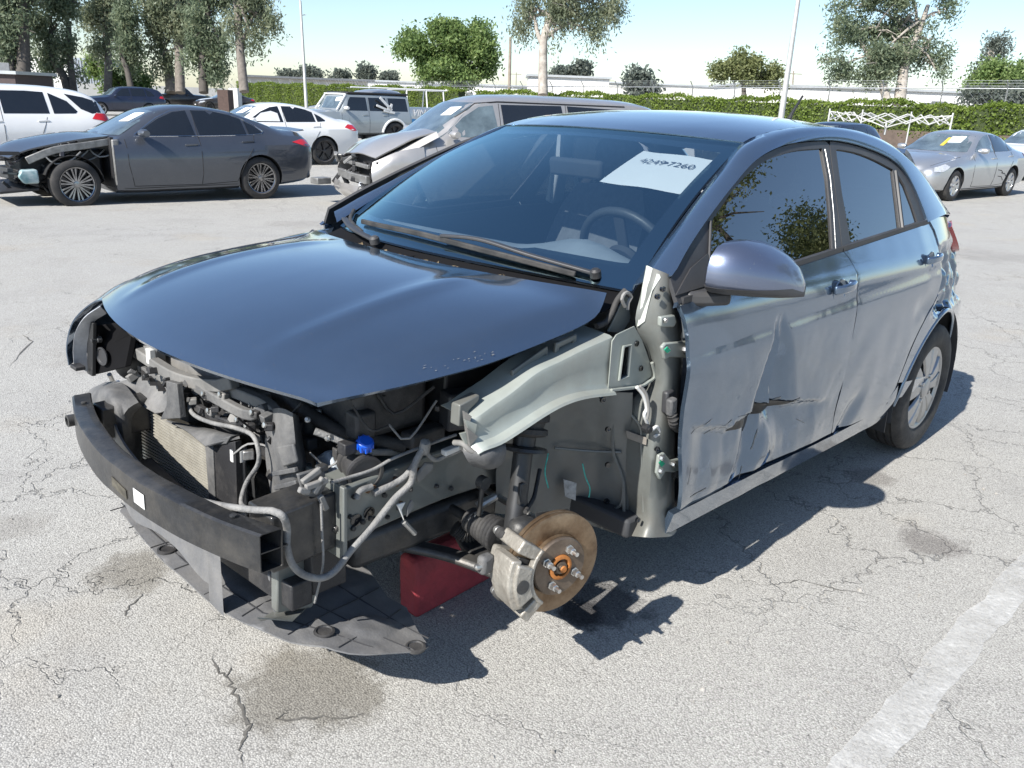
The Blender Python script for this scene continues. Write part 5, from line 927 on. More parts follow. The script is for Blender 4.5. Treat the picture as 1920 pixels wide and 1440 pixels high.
obj('roof', grid_mesh('roof', rows), 'hatch_paint', CAR, 60, .004, 1)
# windscreen with dark border
def ws(u, v):                                                    # u -1..1 across, v 0 bottom .. 1 top
    xb, zb = -.165 - .215 * u * u, .990 - .030 * abs(u) ** 2.2
    xt, zt = -1.020 - .078 * u * u, 1.366 - .016 * u * u
    w = .688 + (.548 - .688) * v; arc = math.sin(math.pi * v)
    return Vector((xb + (xt - xb) * v + .02 * arc, u * w, zb + (zt - zb) * v + .022 * arc))
NU, NV = 44, 30
obj('windscreen', grid_mesh('windscreen', [[ws(-1 + 2 * i / NU, j / NV) for i in range(NU + 1)] for j in range(NV + 1)]), 'windscreen_glass', CAR, 180)
def ws_strip(name, us, vs):
    return obj(name, grid_mesh(name, [[ws(u, v) + Vector((-.004, 0, -.006)) for u in us] for v in vs]), 'frit', CAR, 180)
lin = lambda a, b, n: [a + (b - a) * i / n for i in range(n + 1)]
bd = bpy.data.meshes.new('windscreen_border'); vs_ = []; fs_ = []
Uo = lin(-1, 1, 40); vs_ = []
outer = [(u, 0) for u in Uo] + [(1, v) for v in lin(.05, .95, 20)] + [(u, 1) for u in reversed(Uo)] + [(-1, v) for v in lin(.95, .05, 20)]
def inn(u, v): 
    lo = .11 + .03 * abs(u) ** 3; iu = max(-.925, min(.925, u)); iv = max(lo, min(.93 - .02 * abs(u), v))
    if u > .5 and v < .35: iv = max(iv, .13 + .0 * u)
    return iu, iv
n = len(outer)
for u, v in outer: vs_.append(tuple(ws(u, v) + Vector((-.005, 0, -.007))))
for u, v in outer: vs_.append(tuple(ws(*inn(u, v)) + Vector((-.005, 0, -.007))))
bd.from_pydata(vs_, [], [(i, (i + 1) % n, n + (i + 1) % n, n + i) for i in range(n)]); bd.update()
obj('windscreen_border', bd, 'frit', CAR, 180)
# ---------------------------------------------------------------- bonnet
def hood(t, s):                                                  # t 0 nose .. 1 cowl, s -1..1 across
    xf = .530 + .110 * (1 - s * s); xr = -.125 - .14 * s * s; x = xf + (xr - xf) * t
    hw = hermite(t, [(0, .580), (.08, .615), (.2, .652), (.4, .688), (.6, .706), (.8, .716), (.93, .712), (1, .692)])
    ze = hermite(t, [(0, .797), (.1, .812), (.3, .832), (.5, .852), (.7, .880), (.9, .912), (.96, .935), (1, .968)])
    zc = hermite(t, [(0, .806), (.06, .835), (.2, .880), (.4, .922), (.6, .950), (.8, .966), (1, .972)])
    k = abs(s); g = hermite(k, [(0, 1), (.3, .985), (.55, .93), (.75, .82), (.87, .69), (.93, .56), (.97, .3), (1, 0)])
    z = ze + (zc - ze) * g + .0065 * g1(k - .60 + .12 * t, .05) * sst(0, .25, t) * sst(1.0, .8, t)
    y = s * hw
    if s < 0: z -= .022 * k * k * sst(.2, .9, t) ; y *= 1 - .0 * t
    return Vector((x, y, z))
rows = [[hood(t, s) for s in [math.copysign(1 - (1 - abs(q)) ** 1.35, q) for q in lin(-1, 1, 64)]] for t in [q ** 1.25 for q in lin(0, 1, 44)]]
hd = obj('bonnet', grid_mesh('bonnet', rows), 'hatch_paint', CAR, 70, .012, -1)
hd['label'] = 'dark blue bonnet, chipped along its left edge'


# ---------------------------------------------------------------- stripped nose
def V3(p): return Vector(p)
mat('beam_steel', (.026, .027, .029), .45, .3, .25, var=.35, vs=14, bump=.1, bs=80, dirt=(.20, .18, .15), dirtamt=.35)
mat('fin_alloy', (.46, .44, .38), .5, .4, var=.15, vs=25, dirt=(.2, .18, .15), dirtamt=.3)
mat('dust_light', (.15, .148, .142), .7, var=.2, vs=14, dirt=(.42, .4, .37), dirtamt=.4)
mat('tray_plastic', (.125, .127, .132), .6, var=.18, vs=10, bump=.12, bs=160, dirt=(.30, .285, .26), dirtamt=.5)
mat('deep_black', (.007, .007, .008), .85, var=.2, spec=.12)
mat('blue_cap', (.01, .09, .55), .35, coat=.5, var=.1)
mat('bottle', (.42, .47, .52), .35, coat=.3, var=.08)
mat('rust_stud', (.16, .09, .05), .8, .2, var=.3)
def slab(name, pts, d, m, parent=CAR, bevel=.002): return MB().plate(pts, d).build(name, m, parent, 35, bevel)
def pipe(name, pts, r, m, parent=CAR, n=10, k=6):
    return MB().tube(cr(pts, max(8, len(pts) * k)), r, n).build(name, m, parent, 60)
# bumper beam: bowed box section, open at the ends
def bx(y): return .655 + .088 * (1 - (y / .54) ** 2)
ys = lin(-.545, .548, 40); A = []
sec = [(0, .514), (-.006, .518), (-.050, .518), (-.054, .514), (-.054, .43), (-.050, .426), (-.006, .426), (0, .43)]
grid = [[Vector((bx(y) + a, y, z + .004 * nz(y, 1, z, 6))) for a, z in sec] for y in ys]
mb = MB(); mb.rings(grid, False); bm_ = mb.build('bumper_beam', 'beam_steel', CAR, 35, 0, .003)
mb = MB(); mb.add([(bx(y) - .004, y, z) for y in (.40, .545) for z in (.47,)] + [(bx(y) - .07, y, z) for y in (.40, .545) for z in (.47,)], [(0, 1, 3, 2)]); mb.build('web', 'beam_steel', bm_, 0, 0, .003)
slab('sticker', [(bx(y) + .0015, y, z) for y, z in ((.115, .492), (.165, .490), (.165, .452), (.115, .455))], (.001, 0, 0), 'white_plastic', bm_, 0)
slab('sticker', [(bx(y) + .0015, y, z) for y, z in ((-.01, .478), (.075, .470), (.075, .446), (-.01, .452))], (.001, 0, 0), mat('faded_sticker', (.075, .068, .052), .6, var=.6, vs=60), bm_, 0)
for y in (-.46, .44):
    MB().lathe((bx(y) - .03, y, .521), (0, 0, 1), [(.008, 0), (.008, .003), (.001, .004)], 8).build('bolt', 'dark_metal', bm_)
MB().lathe((bx(-.5) + .0, -.5, .46), (1, 0, 0), [(.018, 0), (.018, .02), (.012, .021), (.012, .004)], 14, False).build('tow_eye', 'dark_metal', bm_)
# crash boxes and front rails
for s in (1, -1):
    y0, y1, zt = (.40, .505, .525) if s > 0 else (.475, .55, .485)
    a = [(.60, s * y0, zt), (.60, s * y1, zt), (.60, s * y1, .385), (.60, s * y0, .385)]; b = [(.43, s * (y0 - .005), zt + .01), (.43, s * (y1 - .005), zt + .01), (.43, s * (y1 - .005), .39), (.43, s * (y0 - .005), .39)]
    MB().hexa(a, b).build('crash_box', 'beam_steel', CAR, 30, .006)
    MB().box((.425, s * (.45 if s > 0 else .51), .46 if s > 0 else .43), (.012, .16 if s > 0 else .10, .19 if s > 0 else .12)).build('crash_box_flange', 'chassis_metal', CAR, 30, .003)
    rail = MB(); pts = [(.42, s * .452, .465), (.2, s * .452, .482), (.05, s * .45, .485), (-.15, s * .44, .46), (-.35, s * .43, .36)]
    rail.beam(cr(pts, 16), .098, .145); rail.build('front_rail', 'chassis_metal', CAR, 30, .006)
# lower air guide: upright curved sheet below the beam
g = [[Vector((.56 + .07 * (1 - (y / .5) ** 2), y, .43 + ((.205 + .065 * sst(-.32, 0, y) - .04 * sst(.05, .21, y)) - .43) * k)) for y in lin(-.50, .22, 26)] for k in lin(1, 0, 5)]
obj('air_guide', grid_mesh('air_guide', g), 'tray_plastic', CAR, 60, .006)
slab('air_guide_end', [(.617, .216, .43), (.612, .270, .43), (.610, .270, .164), (.617, .216, .176)], (0, .006, 0), 'tray_plastic')
# undertray hanging towards the ground, ribbed
tray = [(0.598, -0.404, 0.170), (0.620, -0.080, 0.170), (0.616, 0.124, 0.165), (0.604, 0.265, 0.160), (0.558, 0.421, 0.150), (0.530, 0.481, 0.140), (0.456, 0.572, 0.125), (0.398, 0.606, 0.115), (0.332, 0.625, 0.110), (0.255, 0.639, 0.105), (0.223, 0.563, 0.105), (0.180, 0.458, 0.110)]
def trz(x, y): return .175 - .075 * sst(.55, .12, x) * sst(.0, .6, y) - .02 * sst(.0, .62, y) + .004 * nz(x, y, 0, 9)
tp = [(p[0], p[1]) for p in cr(tray, 40)] + [(.20, .40), (.18, .28), (.12, .06), (.03, -.2), (.1, -.5), (.45, -.58)]
def trf(x, y):
    z = trz(x, y)
    for yy in (-.35, -.12, .10, .30, .47): z += .004 * g1(y - yy - .12 * x, .006)
    for xx in (.28, .42, .52): z += .003 * g1(x - xx + .12 * y * y, .006)
    z += .012 * (sst(.045, .03, math.hypot((x - .33) * .55 + (y - .5) * .45, (y - .5) * .75 - (x - .33) * .3)))
    return (x, y, z)
ut = sheet('undertray', tp, trf, .017, 'tray_plastic', CAR, solid=.004, smooth=60, off=1)
ut['label'] = 'grey plastic undertray hanging down to the ground'
for px in ((0.453, 0.479, 0.130), (0.591, -0.091, 0.180), (0.282, 0.623, 0.115)):
    MB().lathe((px[0], px[1], trz(px[0], px[1]) + .003), (0, 0, 1), [(.026, 0), (.026, .006), (.020, .008), (.018, .004), (.001, .004)], 18).build('clip', 'black_plastic', ut)
for a, b in (((.62, -.42), (.30, -.45)), ((.62, -.28), (.30, -.30)), ((.62, -.13), (.28, -.15)), ((.62, .02), (.28, .0)), ((.61, .17), (.26, .13)), ((.58, .31), (.22, .24)), ((.53, .44), (.20, .36)), ((.46, .55), (.2, .46)), ((.575, -.45), (.58, .0)), ((.58, .0), (.535, .33)), ((.535, .33), (.38, .585)), ((.47, .2), (.30, .62)), ((.33, .20), (.22, .60))):
    pts = [(a[0] + (b[0] - a[0]) * t, a[1] + (b[1] - a[1]) * t) for t in lin(0, 1, 10)]
    MB().tube([(x, y, trz(x, y) + .005) for x, y in pts], .002, 5).build('rib', 'trim_grey', ut)  # dark tubes give the tray's recessed lines their shade in colour
# lower crossmember brackets below the left crash box
slab('lower_bracket', [(0.541, 0.420, 0.359), (0.432, 0.420, 0.329), (0.426, 0.420, 0.229), (0.449, 0.420, 0.193), (0.545, 0.420, 0.218)], (0, -.03, 0), 'chassis_metal', CAR, .004)
slab('lower_bracket', [(0.536, 0.360, 0.296), (0.493, 0.360, 0.295), (0.497, 0.360, 0.167), (0.523, 0.360, 0.178)], (0, .012, 0), 'tray_plastic', CAR, .003)
g = surf([[(0.540, 0.360, 0.178), (0.481, 0.360, 0.184), (0.412, 0.360, 0.178)], [(0.576, 0.400, 0.199), (0.497, 0.400, 0.188), (0.452, 0.400, 0.184)], [(0.607, 0.440, 0.241), (0.556, 0.440, 0.214), (0.517, 0.440, 0.193)]], 12, 10)
obj('lower_bracket', grid_mesh('lower_bracket', g), 'chassis_metal', CAR, 60, .003)
MB().lathe((0.494, 0.400, 0.211), (0, .2, 1), [(.010, 0), (.010, .004), (.001, .005)], 12).build('bolt', 'frit', CAR)
MB().box((.42, .43, .33), (.10, .05, .16)).build('lower_support', 'black_plastic', CAR, 30, .006)
MB().beam([(.50, -.46, .27), (.52, 0, .26), (.50, .46, .27)], .06, .07).build('lower_crossmember', 'black_plastic', CAR, 30, .005)
# condenser and radiator pack
cp = [(0.460, -0.566, 0.450), (0.460, -0.096, 0.456), (0.460, -0.076, 0.288), (0.460, -0.563, 0.222)]
def cq(u, v): a = V3(cp[0]).lerp(V3(cp[1]), u); b = V3(cp[3]).lerp(V3(cp[2]), u); return a.lerp(b, v)
mb = MB()
for i in range(23):
    v = (i + .25) / 23 * 1.12; a, b = cq(0, v), cq(1, v); d = cq(0, v + .024) - a
    mb.hexa([a, a + d, a + d + Vector((-.014, 0, 0)), a + Vector((-.014, 0, 0))], [b, b + d, b + d + Vector((-.014, 0, 0)), b + Vector((-.014, 0, 0))])
cond = mb.build('condenser_core', 'fin_alloy', CAR, 0)
a, b, c, d = cq(0, -.02), cq(1, -.02), cq(1, 1.15), cq(0, 1.15); o_ = Vector((-.012, 0, 0))
MB().plate([a + o_, b + o_, c + o_, d + o_], (-.03, 0, 0)).build('radiator', mat('rad_dark', (.05, .046, .038), .6, .4, var=.3, vs=60), CAR, 0)
MB().beam([cq(-.015, -.03), cq(-.015, 1.15)], .018, .016, (1, 0, 0)).build('condenser_frame', 'fin_alloy', cond, 30, .002)
slab('side_deflector', [(0.470, -0.068, 0.468), (0.470, 0.095, 0.538), (0.470, 0.091, 0.330), (0.470, -0.049, 0.293)], (-.02, 0, 0), 'black_plastic')
slab('deflector_edge', [(0.475, -0.070, 0.472), (0.475, -0.024, 0.494), (0.475, -0.025, 0.304), (0.475, -0.064, 0.297)], (-.012, 0, 0), 'dusty_plastic')
slab('deflector_top', [(0.475, -0.070, 0.472), (0.475, -0.023, 0.503), (0.475, 0.083, 0.550), (0.475, 0.057, 0.520), (0.475, -0.018, 0.489)], (-.03, 0, .0), 'dusty_plastic')
# big plastic air duct on the right
g = surf([[(0.460, -0.830, 0.450), (0.500, -0.883, 0.407), (0.520, -0.847, 0.363), (0.520, -0.821, 0.333)], [(0.480, -0.617, 0.507), (0.560, -0.533, 0.508), (0.560, -0.577, 0.389), (0.560, -0.572, 0.337)], [(0.500, -0.439, 0.493), (0.540, -0.446, 0.469), (0.540, -0.463, 0.351), (0.540, -0.465, 0.297)], [(0.460, -0.529, 0.454), (0.470, -0.530, 0.402), (0.470, -0.535, 0.291), (0.470, -0.537, 0.234)]], 14, 14)
obj('air_duct', grid_mesh('air_duct', g), 'dusty_plastic', CAR, 70, .004)
slab('air_duct_liner', [(0.465, -0.662, 0.438), (0.465, -0.554, 0.451), (0.465, -0.558, 0.206), (0.465, -0.691, 0.168)], (-.03, 0, 0), 'black_plastic')
# scoop over the condenser with stiffening ribs
g = surf([[(0.500, -0.648, 0.499), (0.460, -0.625, 0.512), (0.420, -0.574, 0.540)], [(0.490, -0.621, 0.469), (0.450, -0.562, 0.496), (0.420, -0.456, 0.536)], [(0.480, -0.542, 0.468), (0.460, -0.447, 0.491), (0.430, -0.359, 0.534)], [(0.475, -0.388, 0.470), (0.460, -0.361, 0.482), (0.440, -0.291, 0.532)]], 12, 14)
sc_ = obj('intake_scoop', grid_mesh('intake_scoop', g), 'dusty_plastic', CAR, 70, .004)
slab('scoop_fin', [(0.500, -0.237, 0.620), (0.500, -0.168, 0.630), (0.500, -0.158, 0.532), (0.500, -0.298, 0.485), (0.500, -0.245, 0.545)], (-.018, 0, 0), 'dusty_plastic', sc_)
slab('scoop_fin', [(0.460, -0.250, 0.606), (0.460, -0.219, 0.605), (0.460, -0.223, 0.527), (0.460, -0.259, 0.519)], (-.03, 0, 0), 'black_plastic', sc_)
for a, b, c in (((0.430, -0.576, 0.552), (0.430, -0.519, 0.535), (0.450, -0.522, 0.538)), ((0.430, -0.516, 0.550), (0.430, -0.460, 0.534), (0.450, -0.463, 0.537)), ((0.430, -0.458, 0.548), (0.430, -0.404, 0.532), (0.450, -0.406, 0.535))):
    MB().plate([a, b, c], (.008, .004, 0)).build('rib', 'black_plastic', sc_, 0)
MB().beam([(0.420, -0.626, 0.544), (0.420, -0.512, 0.553), (0.420, -0.404, 0.557)], .016, .022).build('scoop_edge', 'dusty_plastic', sc_, 30, .003)
# left half deflector shelf
g = surf([[(0.460, -0.351, 0.455), (0.440, -0.222, 0.473), (0.420, -0.003, 0.514)], [(0.480, -0.185, 0.484), (0.460, -0.062, 0.509), (0.440, 0.060, 0.534)], [(0.500, -0.009, 0.495), (0.480, 0.024, 0.511), (0.460, 0.105, 0.547)]], 12, 8)
obj('deflector_shelf', grid_mesh('deflector_shelf', g), 'dusty_plastic', CAR, 70, .004)
# receiver drier
P0, P1 = V3((0.450, 0.074, 0.511)), V3((0.450, 0.069, 0.269)); ax = P1 - P0
MB().lathe(P0, ax, [(.001, 0), (.019, .001), (.021, .004), (.021, .035), (.0185, .038), (.0185, ax.length)], 20).build('receiver_drier', mat('drier', (.50, .52, .54), .3, .7, var=.12, vs=20), CAR, 40)
MB().lathe(P0 + ax * .02, ax, [(.022, 0), (.022, .032)], 20).build('drier_cap', 'white_plastic', CAR, 40)
# radiator carrier (dusty moulded frame) across the nose
def carrier(pts, w, h, m='dusty_plastic', up=(0, 0, 1)): return MB().beam(cr(pts, 14), w, h, up).build('carrier_bar', m, CAR, 30, .004)
carrier([(0.400, -0.816, 0.586), (0.420, -0.617, 0.597), (0.430, -0.332, 0.597), (0.440, -0.073, 0.641), (0.430, 0.030, 0.676)], .03, .035, 'dust_light')
carrier([(0.360, -0.602, 0.616), (0.360, -0.377, 0.598), (0.360, -0.142, 0.598), (0.360, 0.095, 0.618)], .03, .06, 'dust_light')
carrier([(0.440, -0.188, 0.610), (0.450, 0.005, 0.615), (0.450, 0.147, 0.623), (0.440, 0.211, 0.658)], .022, .028)
carrier([(0.420, -0.037, 0.638), (0.420, 0.094, 0.649), (0.420, 0.188, 0.652), (0.430, 0.264, 0.637)], .028, .030, 'dust_light')
carrier([(0.440, -0.263, 0.552), (0.450, -0.125, 0.554), (0.450, -0.000, 0.560), (0.450, 0.144, 0.578)], .018, .024, 'black_plastic')
for q in ((0.420, 0.006, 0.624), (0.420, 0.059, 0.629), (0.420, 0.115, 0.633), (0.420, 0.153, 0.637)):
    MB().box(V3(q) + Vector((-.004, 0, -.018)), (.03, .007, .05)).build('carrier_rib', 'dusty_plastic', CAR, 30, .001)
slab('carrier_panel', [(0.400, -0.246, 0.557), (0.400, 0.081, 0.582), (0.400, 0.130, 0.483), (0.400, -0.188, 0.475)], (-.02, 0, 0), 'black_plastic')
slab('carrier_box', [(0.450, -0.281, 0.515), (0.450, -0.221, 0.525), (0.450, -0.226, 0.487), (0.450, -0.287, 0.479)], (-.03, 0, 0), 'black_plastic')
# left moulded column
g = surf([[(0.420, 0.174, 0.636), (0.440, 0.197, 0.561), (0.430, 0.183, 0.479), (0.420, 0.192, 0.381)], [(0.460, 0.310, 0.692), (0.470, 0.316, 0.607), (0.460, 0.310, 0.533), (0.450, 0.293, 0.437)], [(0.450, 0.353, 0.689), (0.460, 0.372, 0.623), (0.450, 0.376, 0.561), (0.440, 0.352, 0.471)], [(0.400, 0.293, 0.653), (0.400, 0.315, 0.576), (0.400, 0.333, 0.525), (0.400, 0.361, 0.477)]], 18, 14)
col_ = obj('carrier_column', grid_mesh('carrier_column', g), 'dusty_plastic', CAR, 70, .005)
for a, b in (((0.470, 0.291, 0.517), (0.465, 0.387, 0.561)), ((0.465, 0.286, 0.476), (0.460, 0.382, 0.525)), ((0.460, 0.275, 0.439), (0.455, 0.373, 0.489))): MB().beam([a, b], .012, .012).build('rib', 'dusty_plastic', col_, 30, .002)
slab('column_bracket', [(0.475, 0.314, 0.597), (0.475, 0.387, 0.629), (0.475, 0.404, 0.587), (0.475, 0.341, 0.553)], (-.01, 0, 0), 'dusty_plastic', col_, .004)
# screws, clips and small brackets along the carrier
rnd = random.Random(3)
for (px) in ((0.460, -0.206, 0.577), (0.460, -0.160, 0.574), (0.450, -0.093, 0.608), (0.460, -0.045, 0.576), (0.460, 0.114, 0.598), (0.460, 0.164, 0.599), (0.470, 0.275, 0.636), (0.460, 0.194, 0.642), (0.450, 0.007, 0.635)):
    MB().box(px, (.022, .022, .018), Matrix.Rotation(rnd.uniform(0, 3), 3, 'Z')).build('clip', 'black_plastic' if rnd.random() < .6 else 'dust_light', CAR, 30, .003)
    MB().lathe(V3(px) + Vector((.011, 0, .006)), (1, 0, .3), [(.007, 0), (.007, .005), (.001, .006)], 8).build('bolt', 'steel', CAR)
slab('latch_plate', [(0.440, -0.260, 0.581), (0.440, -0.164, 0.616), (0.440, -0.100, 0.618), (0.440, -0.192, 0.577)], (-.012, 0, -.004), 'dust_light')
slab('bonnet_latch', [(0.430, -0.132, 0.626), (0.430, -0.087, 0.642), (0.430, -0.078, 0.610), (0.430, -0.130, 0.592)], (-.02, 0, 0), 'dark_metal')
# right headlamp recess and fender
mat('deep_black', (.007, .007, .008), .7, var=.2)
slab('headlamp_backing', [(0.500, -0.785, 0.658), (0.480, -0.608, 0.708), (0.440, -0.626, 0.654), (0.480, -0.588, 0.568), (0.520, -0.768, 0.501)], (-.02, 0, 0), 'deep_black')
slab('headlamp_backing_edge', [(0.530, -0.731, 0.695), (0.530, -0.682, 0.695), (0.530, -0.734, 0.507), (0.530, -0.781, 0.505)], (-.012, 0, 0), 'hatch_black')
MB().lathe((0.505, -0.704, 0.635), (1, .2, 0), [(.012, 0), (.010, .012), (.006, .014), (.006, .03), (.001, .031)], 12).build('bolt', 'dark_metal', CAR)
MB().lathe((0.508, -0.691, 0.582), (1, .2, 0), [(.030, 0), (.030, .004), (.024, .004), (.022, .001)], 18).build('backing_ring', 'trim_grey', CAR)
MB().lathe((0.420, -0.721, 0.538), (1, .6, 0), [(.001, -.05), (.055, -.05), (.06, 0), (.05, .008), (.02, .012), (.001, .012)], 26).build('horn', 'hatch_black', CAR, 40)
slab('fender_brace', [(0.400, -0.778, 0.617), (0.400, -0.661, 0.622), (0.400, -0.591, 0.600), (0.400, -0.672, 0.562), (0.400, -0.788, 0.546)], (-.01, 0, 0), 'dust_light')
slab('fender_brace', [(0.420, -0.586, 0.629), (0.420, -0.488, 0.645), (0.420, -0.494, 0.591), (0.420, -0.567, 0.577)], (-.03, 0, 0), 'dust_light')
MB().box((0.430, -0.505, 0.615), (.02, .03, .05)).build('sensor', 'white_plastic', CAR, 30, .003)
fen = [[(.512, -.590, .783), (.36, -.664, .812), (.10, -.704, .845), (-.20, -.712, .872), (-.34, -.70, .90)],
       [(.532, -.66, .762), (.38, -.735, .808), (.10, -.765, .853), (-.20, -.775, .895), (-.40, -.76, .925)],
       [(.565, -.745, .690), (.43, -.80, .755), (.12, -.825, .835), (-.20, -.832, .885), (-.45, -.82, .92)],
       [(.578, -.79, .600), (.45, -.838, .690), (.12, -.852, .775), (-.20, -.856, .80), (-.45, -.85, .80)],
       [(.575, -.80, .535), (.40, -.85, .60), (.05, -.858, .695), (-.26, -.86, .63), (-.45, -.85, .60)]]
rf = obj('right_fender', grid_mesh('right_fender', surf(fen, 26, 18)), 'hatch_paint', CAR, 70, .004, 1)
rf.name = 'front_fender'
g = surf([[(0.525, -0.619, 0.760), (0.550, -0.681, 0.718), (0.565, -0.735, 0.661), (0.570, -0.761, 0.598), (0.570, -0.768, 0.543)], [(0.500, -0.643, 0.730), (0.520, -0.701, 0.693), (0.530, -0.731, 0.643), (0.530, -0.761, 0.583), (0.530, -0.770, 0.512)]], 14, 5)
obj('fender_edge', grid_mesh('fender_edge', g), mat('fender_lit', (.42, .43, .45), .45, .3, .4, var=.25, vs=20), rf, 70, .003)  # pale grey: sun on this edge is put into its colour
MB().box((0.570, -0.734, 0.546), (.03, .05, .012)).build('fender_tab', 'black_plastic', rf, 30, .002)
MB().tube(cr([(0.450, -0.813, 0.479), (0.420, -0.854, 0.424), (0.400, -0.878, 0.426)], 8), .008, 8).build('fender_stay', 'steel', CAR)
# ---------------------------------------------------------------- engine bay
MB().box((.05, -.05, .58), (.62, .62, .26)).build('engine_block', 'dark_metal', CAR, 30, .02)
MB().box((.12, -.02, .74), (.36, .5, .06)).build('engine_cover', 'black_plastic', CAR, 30, .02)
MB().box((.22, .34, .70), (.22, .20, .18)).build('air_box', 'black_plastic', CAR, 30, .02)
MB().box((-.02, .38, .70), (.20, .18, .20)).build('battery', 'hatch_black', CAR, 30, .008)
MB().box((-.40, 0, .66), (.03, 1.02, .52)).build('firewall', 'interior', CAR, 30)
MB().box((.0, -.585, .68), (.72, .02, .34)).build('inner_wing', 'dark_metal', CAR, 30, .01)
MB().box((.0, 0, .30), (.66, .86, .10)).build('subframe', 'dark_metal', CAR, 30, .02)
MB().box((.16, .22, .38), (.24, .32, .14)).build('gearbox', 'alloy', CAR, 30, .025)
for i in range(7): MB().box((.16 - .09 + .03 * i, .385, .375), (.009, .014, .13)).build('gearbox_rib', 'alloy', CAR, 0, .002)
for (x, y, z, dx, dy, dz, m) in ((.32, .44, .66, .06, .05, .07, 'black_plastic'), (.28, .40, .60, .10, .06, .05, 'dark_metal'), (.15, .47, .60, .12, .05, .04, 'black_plastic'), (.05, .50, .66, .10, .06, .10, 'trim_grey'), (-.1, .53, .70, .12, .08, .06, 'black_plastic'), (.33, .20, .74, .07, .12, .05, 'trim_grey'), (.33, .05, .71, .06, .10, .06, 'dark_metal')):
    MB().box((x, y, z), (dx, dy, dz), Matrix.Rotation(rnd.uniform(-.3, .3), 3, 'Z')).build('bay_component', m, CAR, 30, .008)
ip0 = V3((0.333, 0.440, 0.564)); ad_ = Vector((.22, .95, -.12)).normalized()
tb = MB().lathe(ip0 - ad_ * .05, ad_, [(.040, 0), (.040, .03), (.044, .032), (.044, .05), (.040, .052), (.041, .10), (.046, .102), (.046, .112), (.041, .113), (.038, .113), (.037, .02)], 28, False).build('intake_pipe', 'black_plastic', CAR, 40)
MB().lathe(ip0 + ad_ * .045, ad_, [(.0435, 0), (.0435, .010)], 28).build('hose_clamp', 'trim_grey', tb)
cap = MB().lathe((0.341, 0.490, 0.636), (.1, .5, .9), [(.020, -.02), (.020, 0), (.015, .004), (.001, .004)], 16).build('filler_cap', 'blue_cap', CAR)
for k in range(10): a = k * .628; MB().box(V3((0.341, 0.490, 0.636)) + Vector((.1, .5, .9)).normalized() * -.01 + (Vector((1, 0, -.11)).normalized() * math.cos(a) + Vector((.1, .86, -.48)).normalized() * math.sin(a)) * .020, (.004, .004, .014)).build('grip', 'blue_cap', cap, 0)
slab('washer_bottle', [(0.360, 0.292, 0.531), (0.360, 0.341, 0.567), (0.360, 0.366, 0.551), (0.360, 0.398, 0.501), (0.360, 0.384, 0.467), (0.360, 0.322, 0.458)], (-.05, 0, 0), 'bottle', CAR, .01)
MB().box((0.370, 0.291, 0.575), (.03, .035, .03)).build('connector', 'trim_grey', CAR, 30, .004)
pipe('coolant_hose', [(0.423, 0.400, 0.653), (0.375, 0.440, 0.628), (0.351, 0.470, 0.607), (0.265, 0.460, 0.579), (0.165, 0.420, 0.537)], .009, 'cable_grey')
pipe('coolant_hose', [(0.224, 0.360, 0.584), (0.202, 0.400, 0.555), (0.173, 0.440, 0.549), (0.137, 0.480, 0.594)], .008, 'black_plastic')
pipe('coolant_hose', [(.30, .05, .68), (.36, .2, .66), (.33, .38, .62), (.2, .46, .58)], .018, 'rubber')
# harness: a dust-grey loom from the nose across the beam, hanging down and back up to the wing
pipe('wiring_loom', [(0.460, -0.194, 0.567), (0.470, -0.143, 0.543), (0.480, -0.016, 0.559), (0.480, 0.118, 0.586), (0.480, 0.206, 0.595), (0.480, 0.235, 0.569), (0.480, 0.232, 0.525), (0.490, 0.187, 0.460), (0.520, 0.214, 0.427), (0.560, 0.317, 0.459)], .006, 'cable_grey')
pipe('wiring_loom', [(0.660, 0.165, 0.487), (0.660, 0.207, 0.482), (0.640, 0.316, 0.497), (0.620, 0.434, 0.524), (0.600, 0.509, 0.544)], .0082, 'cable_grey')
lm = pipe('wiring_loom', [(0.600, 0.509, 0.544), (0.600, 0.553, 0.549), (0.577, 0.530, 0.503), (0.578, 0.530, 0.458), (0.566, 0.530, 0.410), (0.537, 0.530, 0.372), (0.495, 0.530, 0.347), (0.455, 0.530, 0.351), (0.407, 0.530, 0.391), (0.346, 0.530, 0.434), (0.291, 0.540, 0.491), (0.251, 0.550, 0.526), (0.248, 0.560, 0.578), (0.221, 0.560, 0.616)], .0085, 'cable_grey', k=8)
MB().lathe((0.218, 0.560, 0.617), (.2, .3, 1), [(.012, -.02), (.014, 0), (.012, .014), (.004, .016)], 10).build('loom_clip', 'cable_grey', lm)
pipe('wiring_loom', [(0.216, 0.555, 0.603), (0.186, 0.560, 0.573), (0.151, 0.560, 0.574), (0.116, 0.570, 0.583), (0.108, 0.580, 0.594)], .006, 'cable_grey')
pipe('wiring_loom', [(0.452, 0.510, 0.569), (0.394, 0.510, 0.568), (0.341, 0.520, 0.575), (0.286, 0.530, 0.594), (0.196, 0.540, 0.607), (0.118, 0.560, 0.623)], .004, 'cable_grey')
pipe('wiring_loom', [(0.336, 0.515, 0.509), (0.285, 0.520, 0.520), (0.252, 0.530, 0.537), (0.228, 0.540, 0.568)], .009, 'cable_grey')
pipe('wiring_loom', [(0.385, 0.515, 0.510), (0.373, 0.515, 0.527), (0.341, 0.515, 0.529)], .008, 'cable_grey')
pipe('wiring_loom', [(0.484, 0.520, 0.529), (0.482, 0.520, 0.454), (0.478, 0.515, 0.367), (0.479, 0.480, 0.250)], .003, 'cable_grey')
slab('relay_cover', [(0.226, 0.540, 0.515), (0.179, 0.540, 0.538), (0.175, 0.540, 0.557), (0.203, 0.540, 0.566), (0.235, 0.540, 0.539)], (0, .01, 0), 'dust_light', CAR, .006)
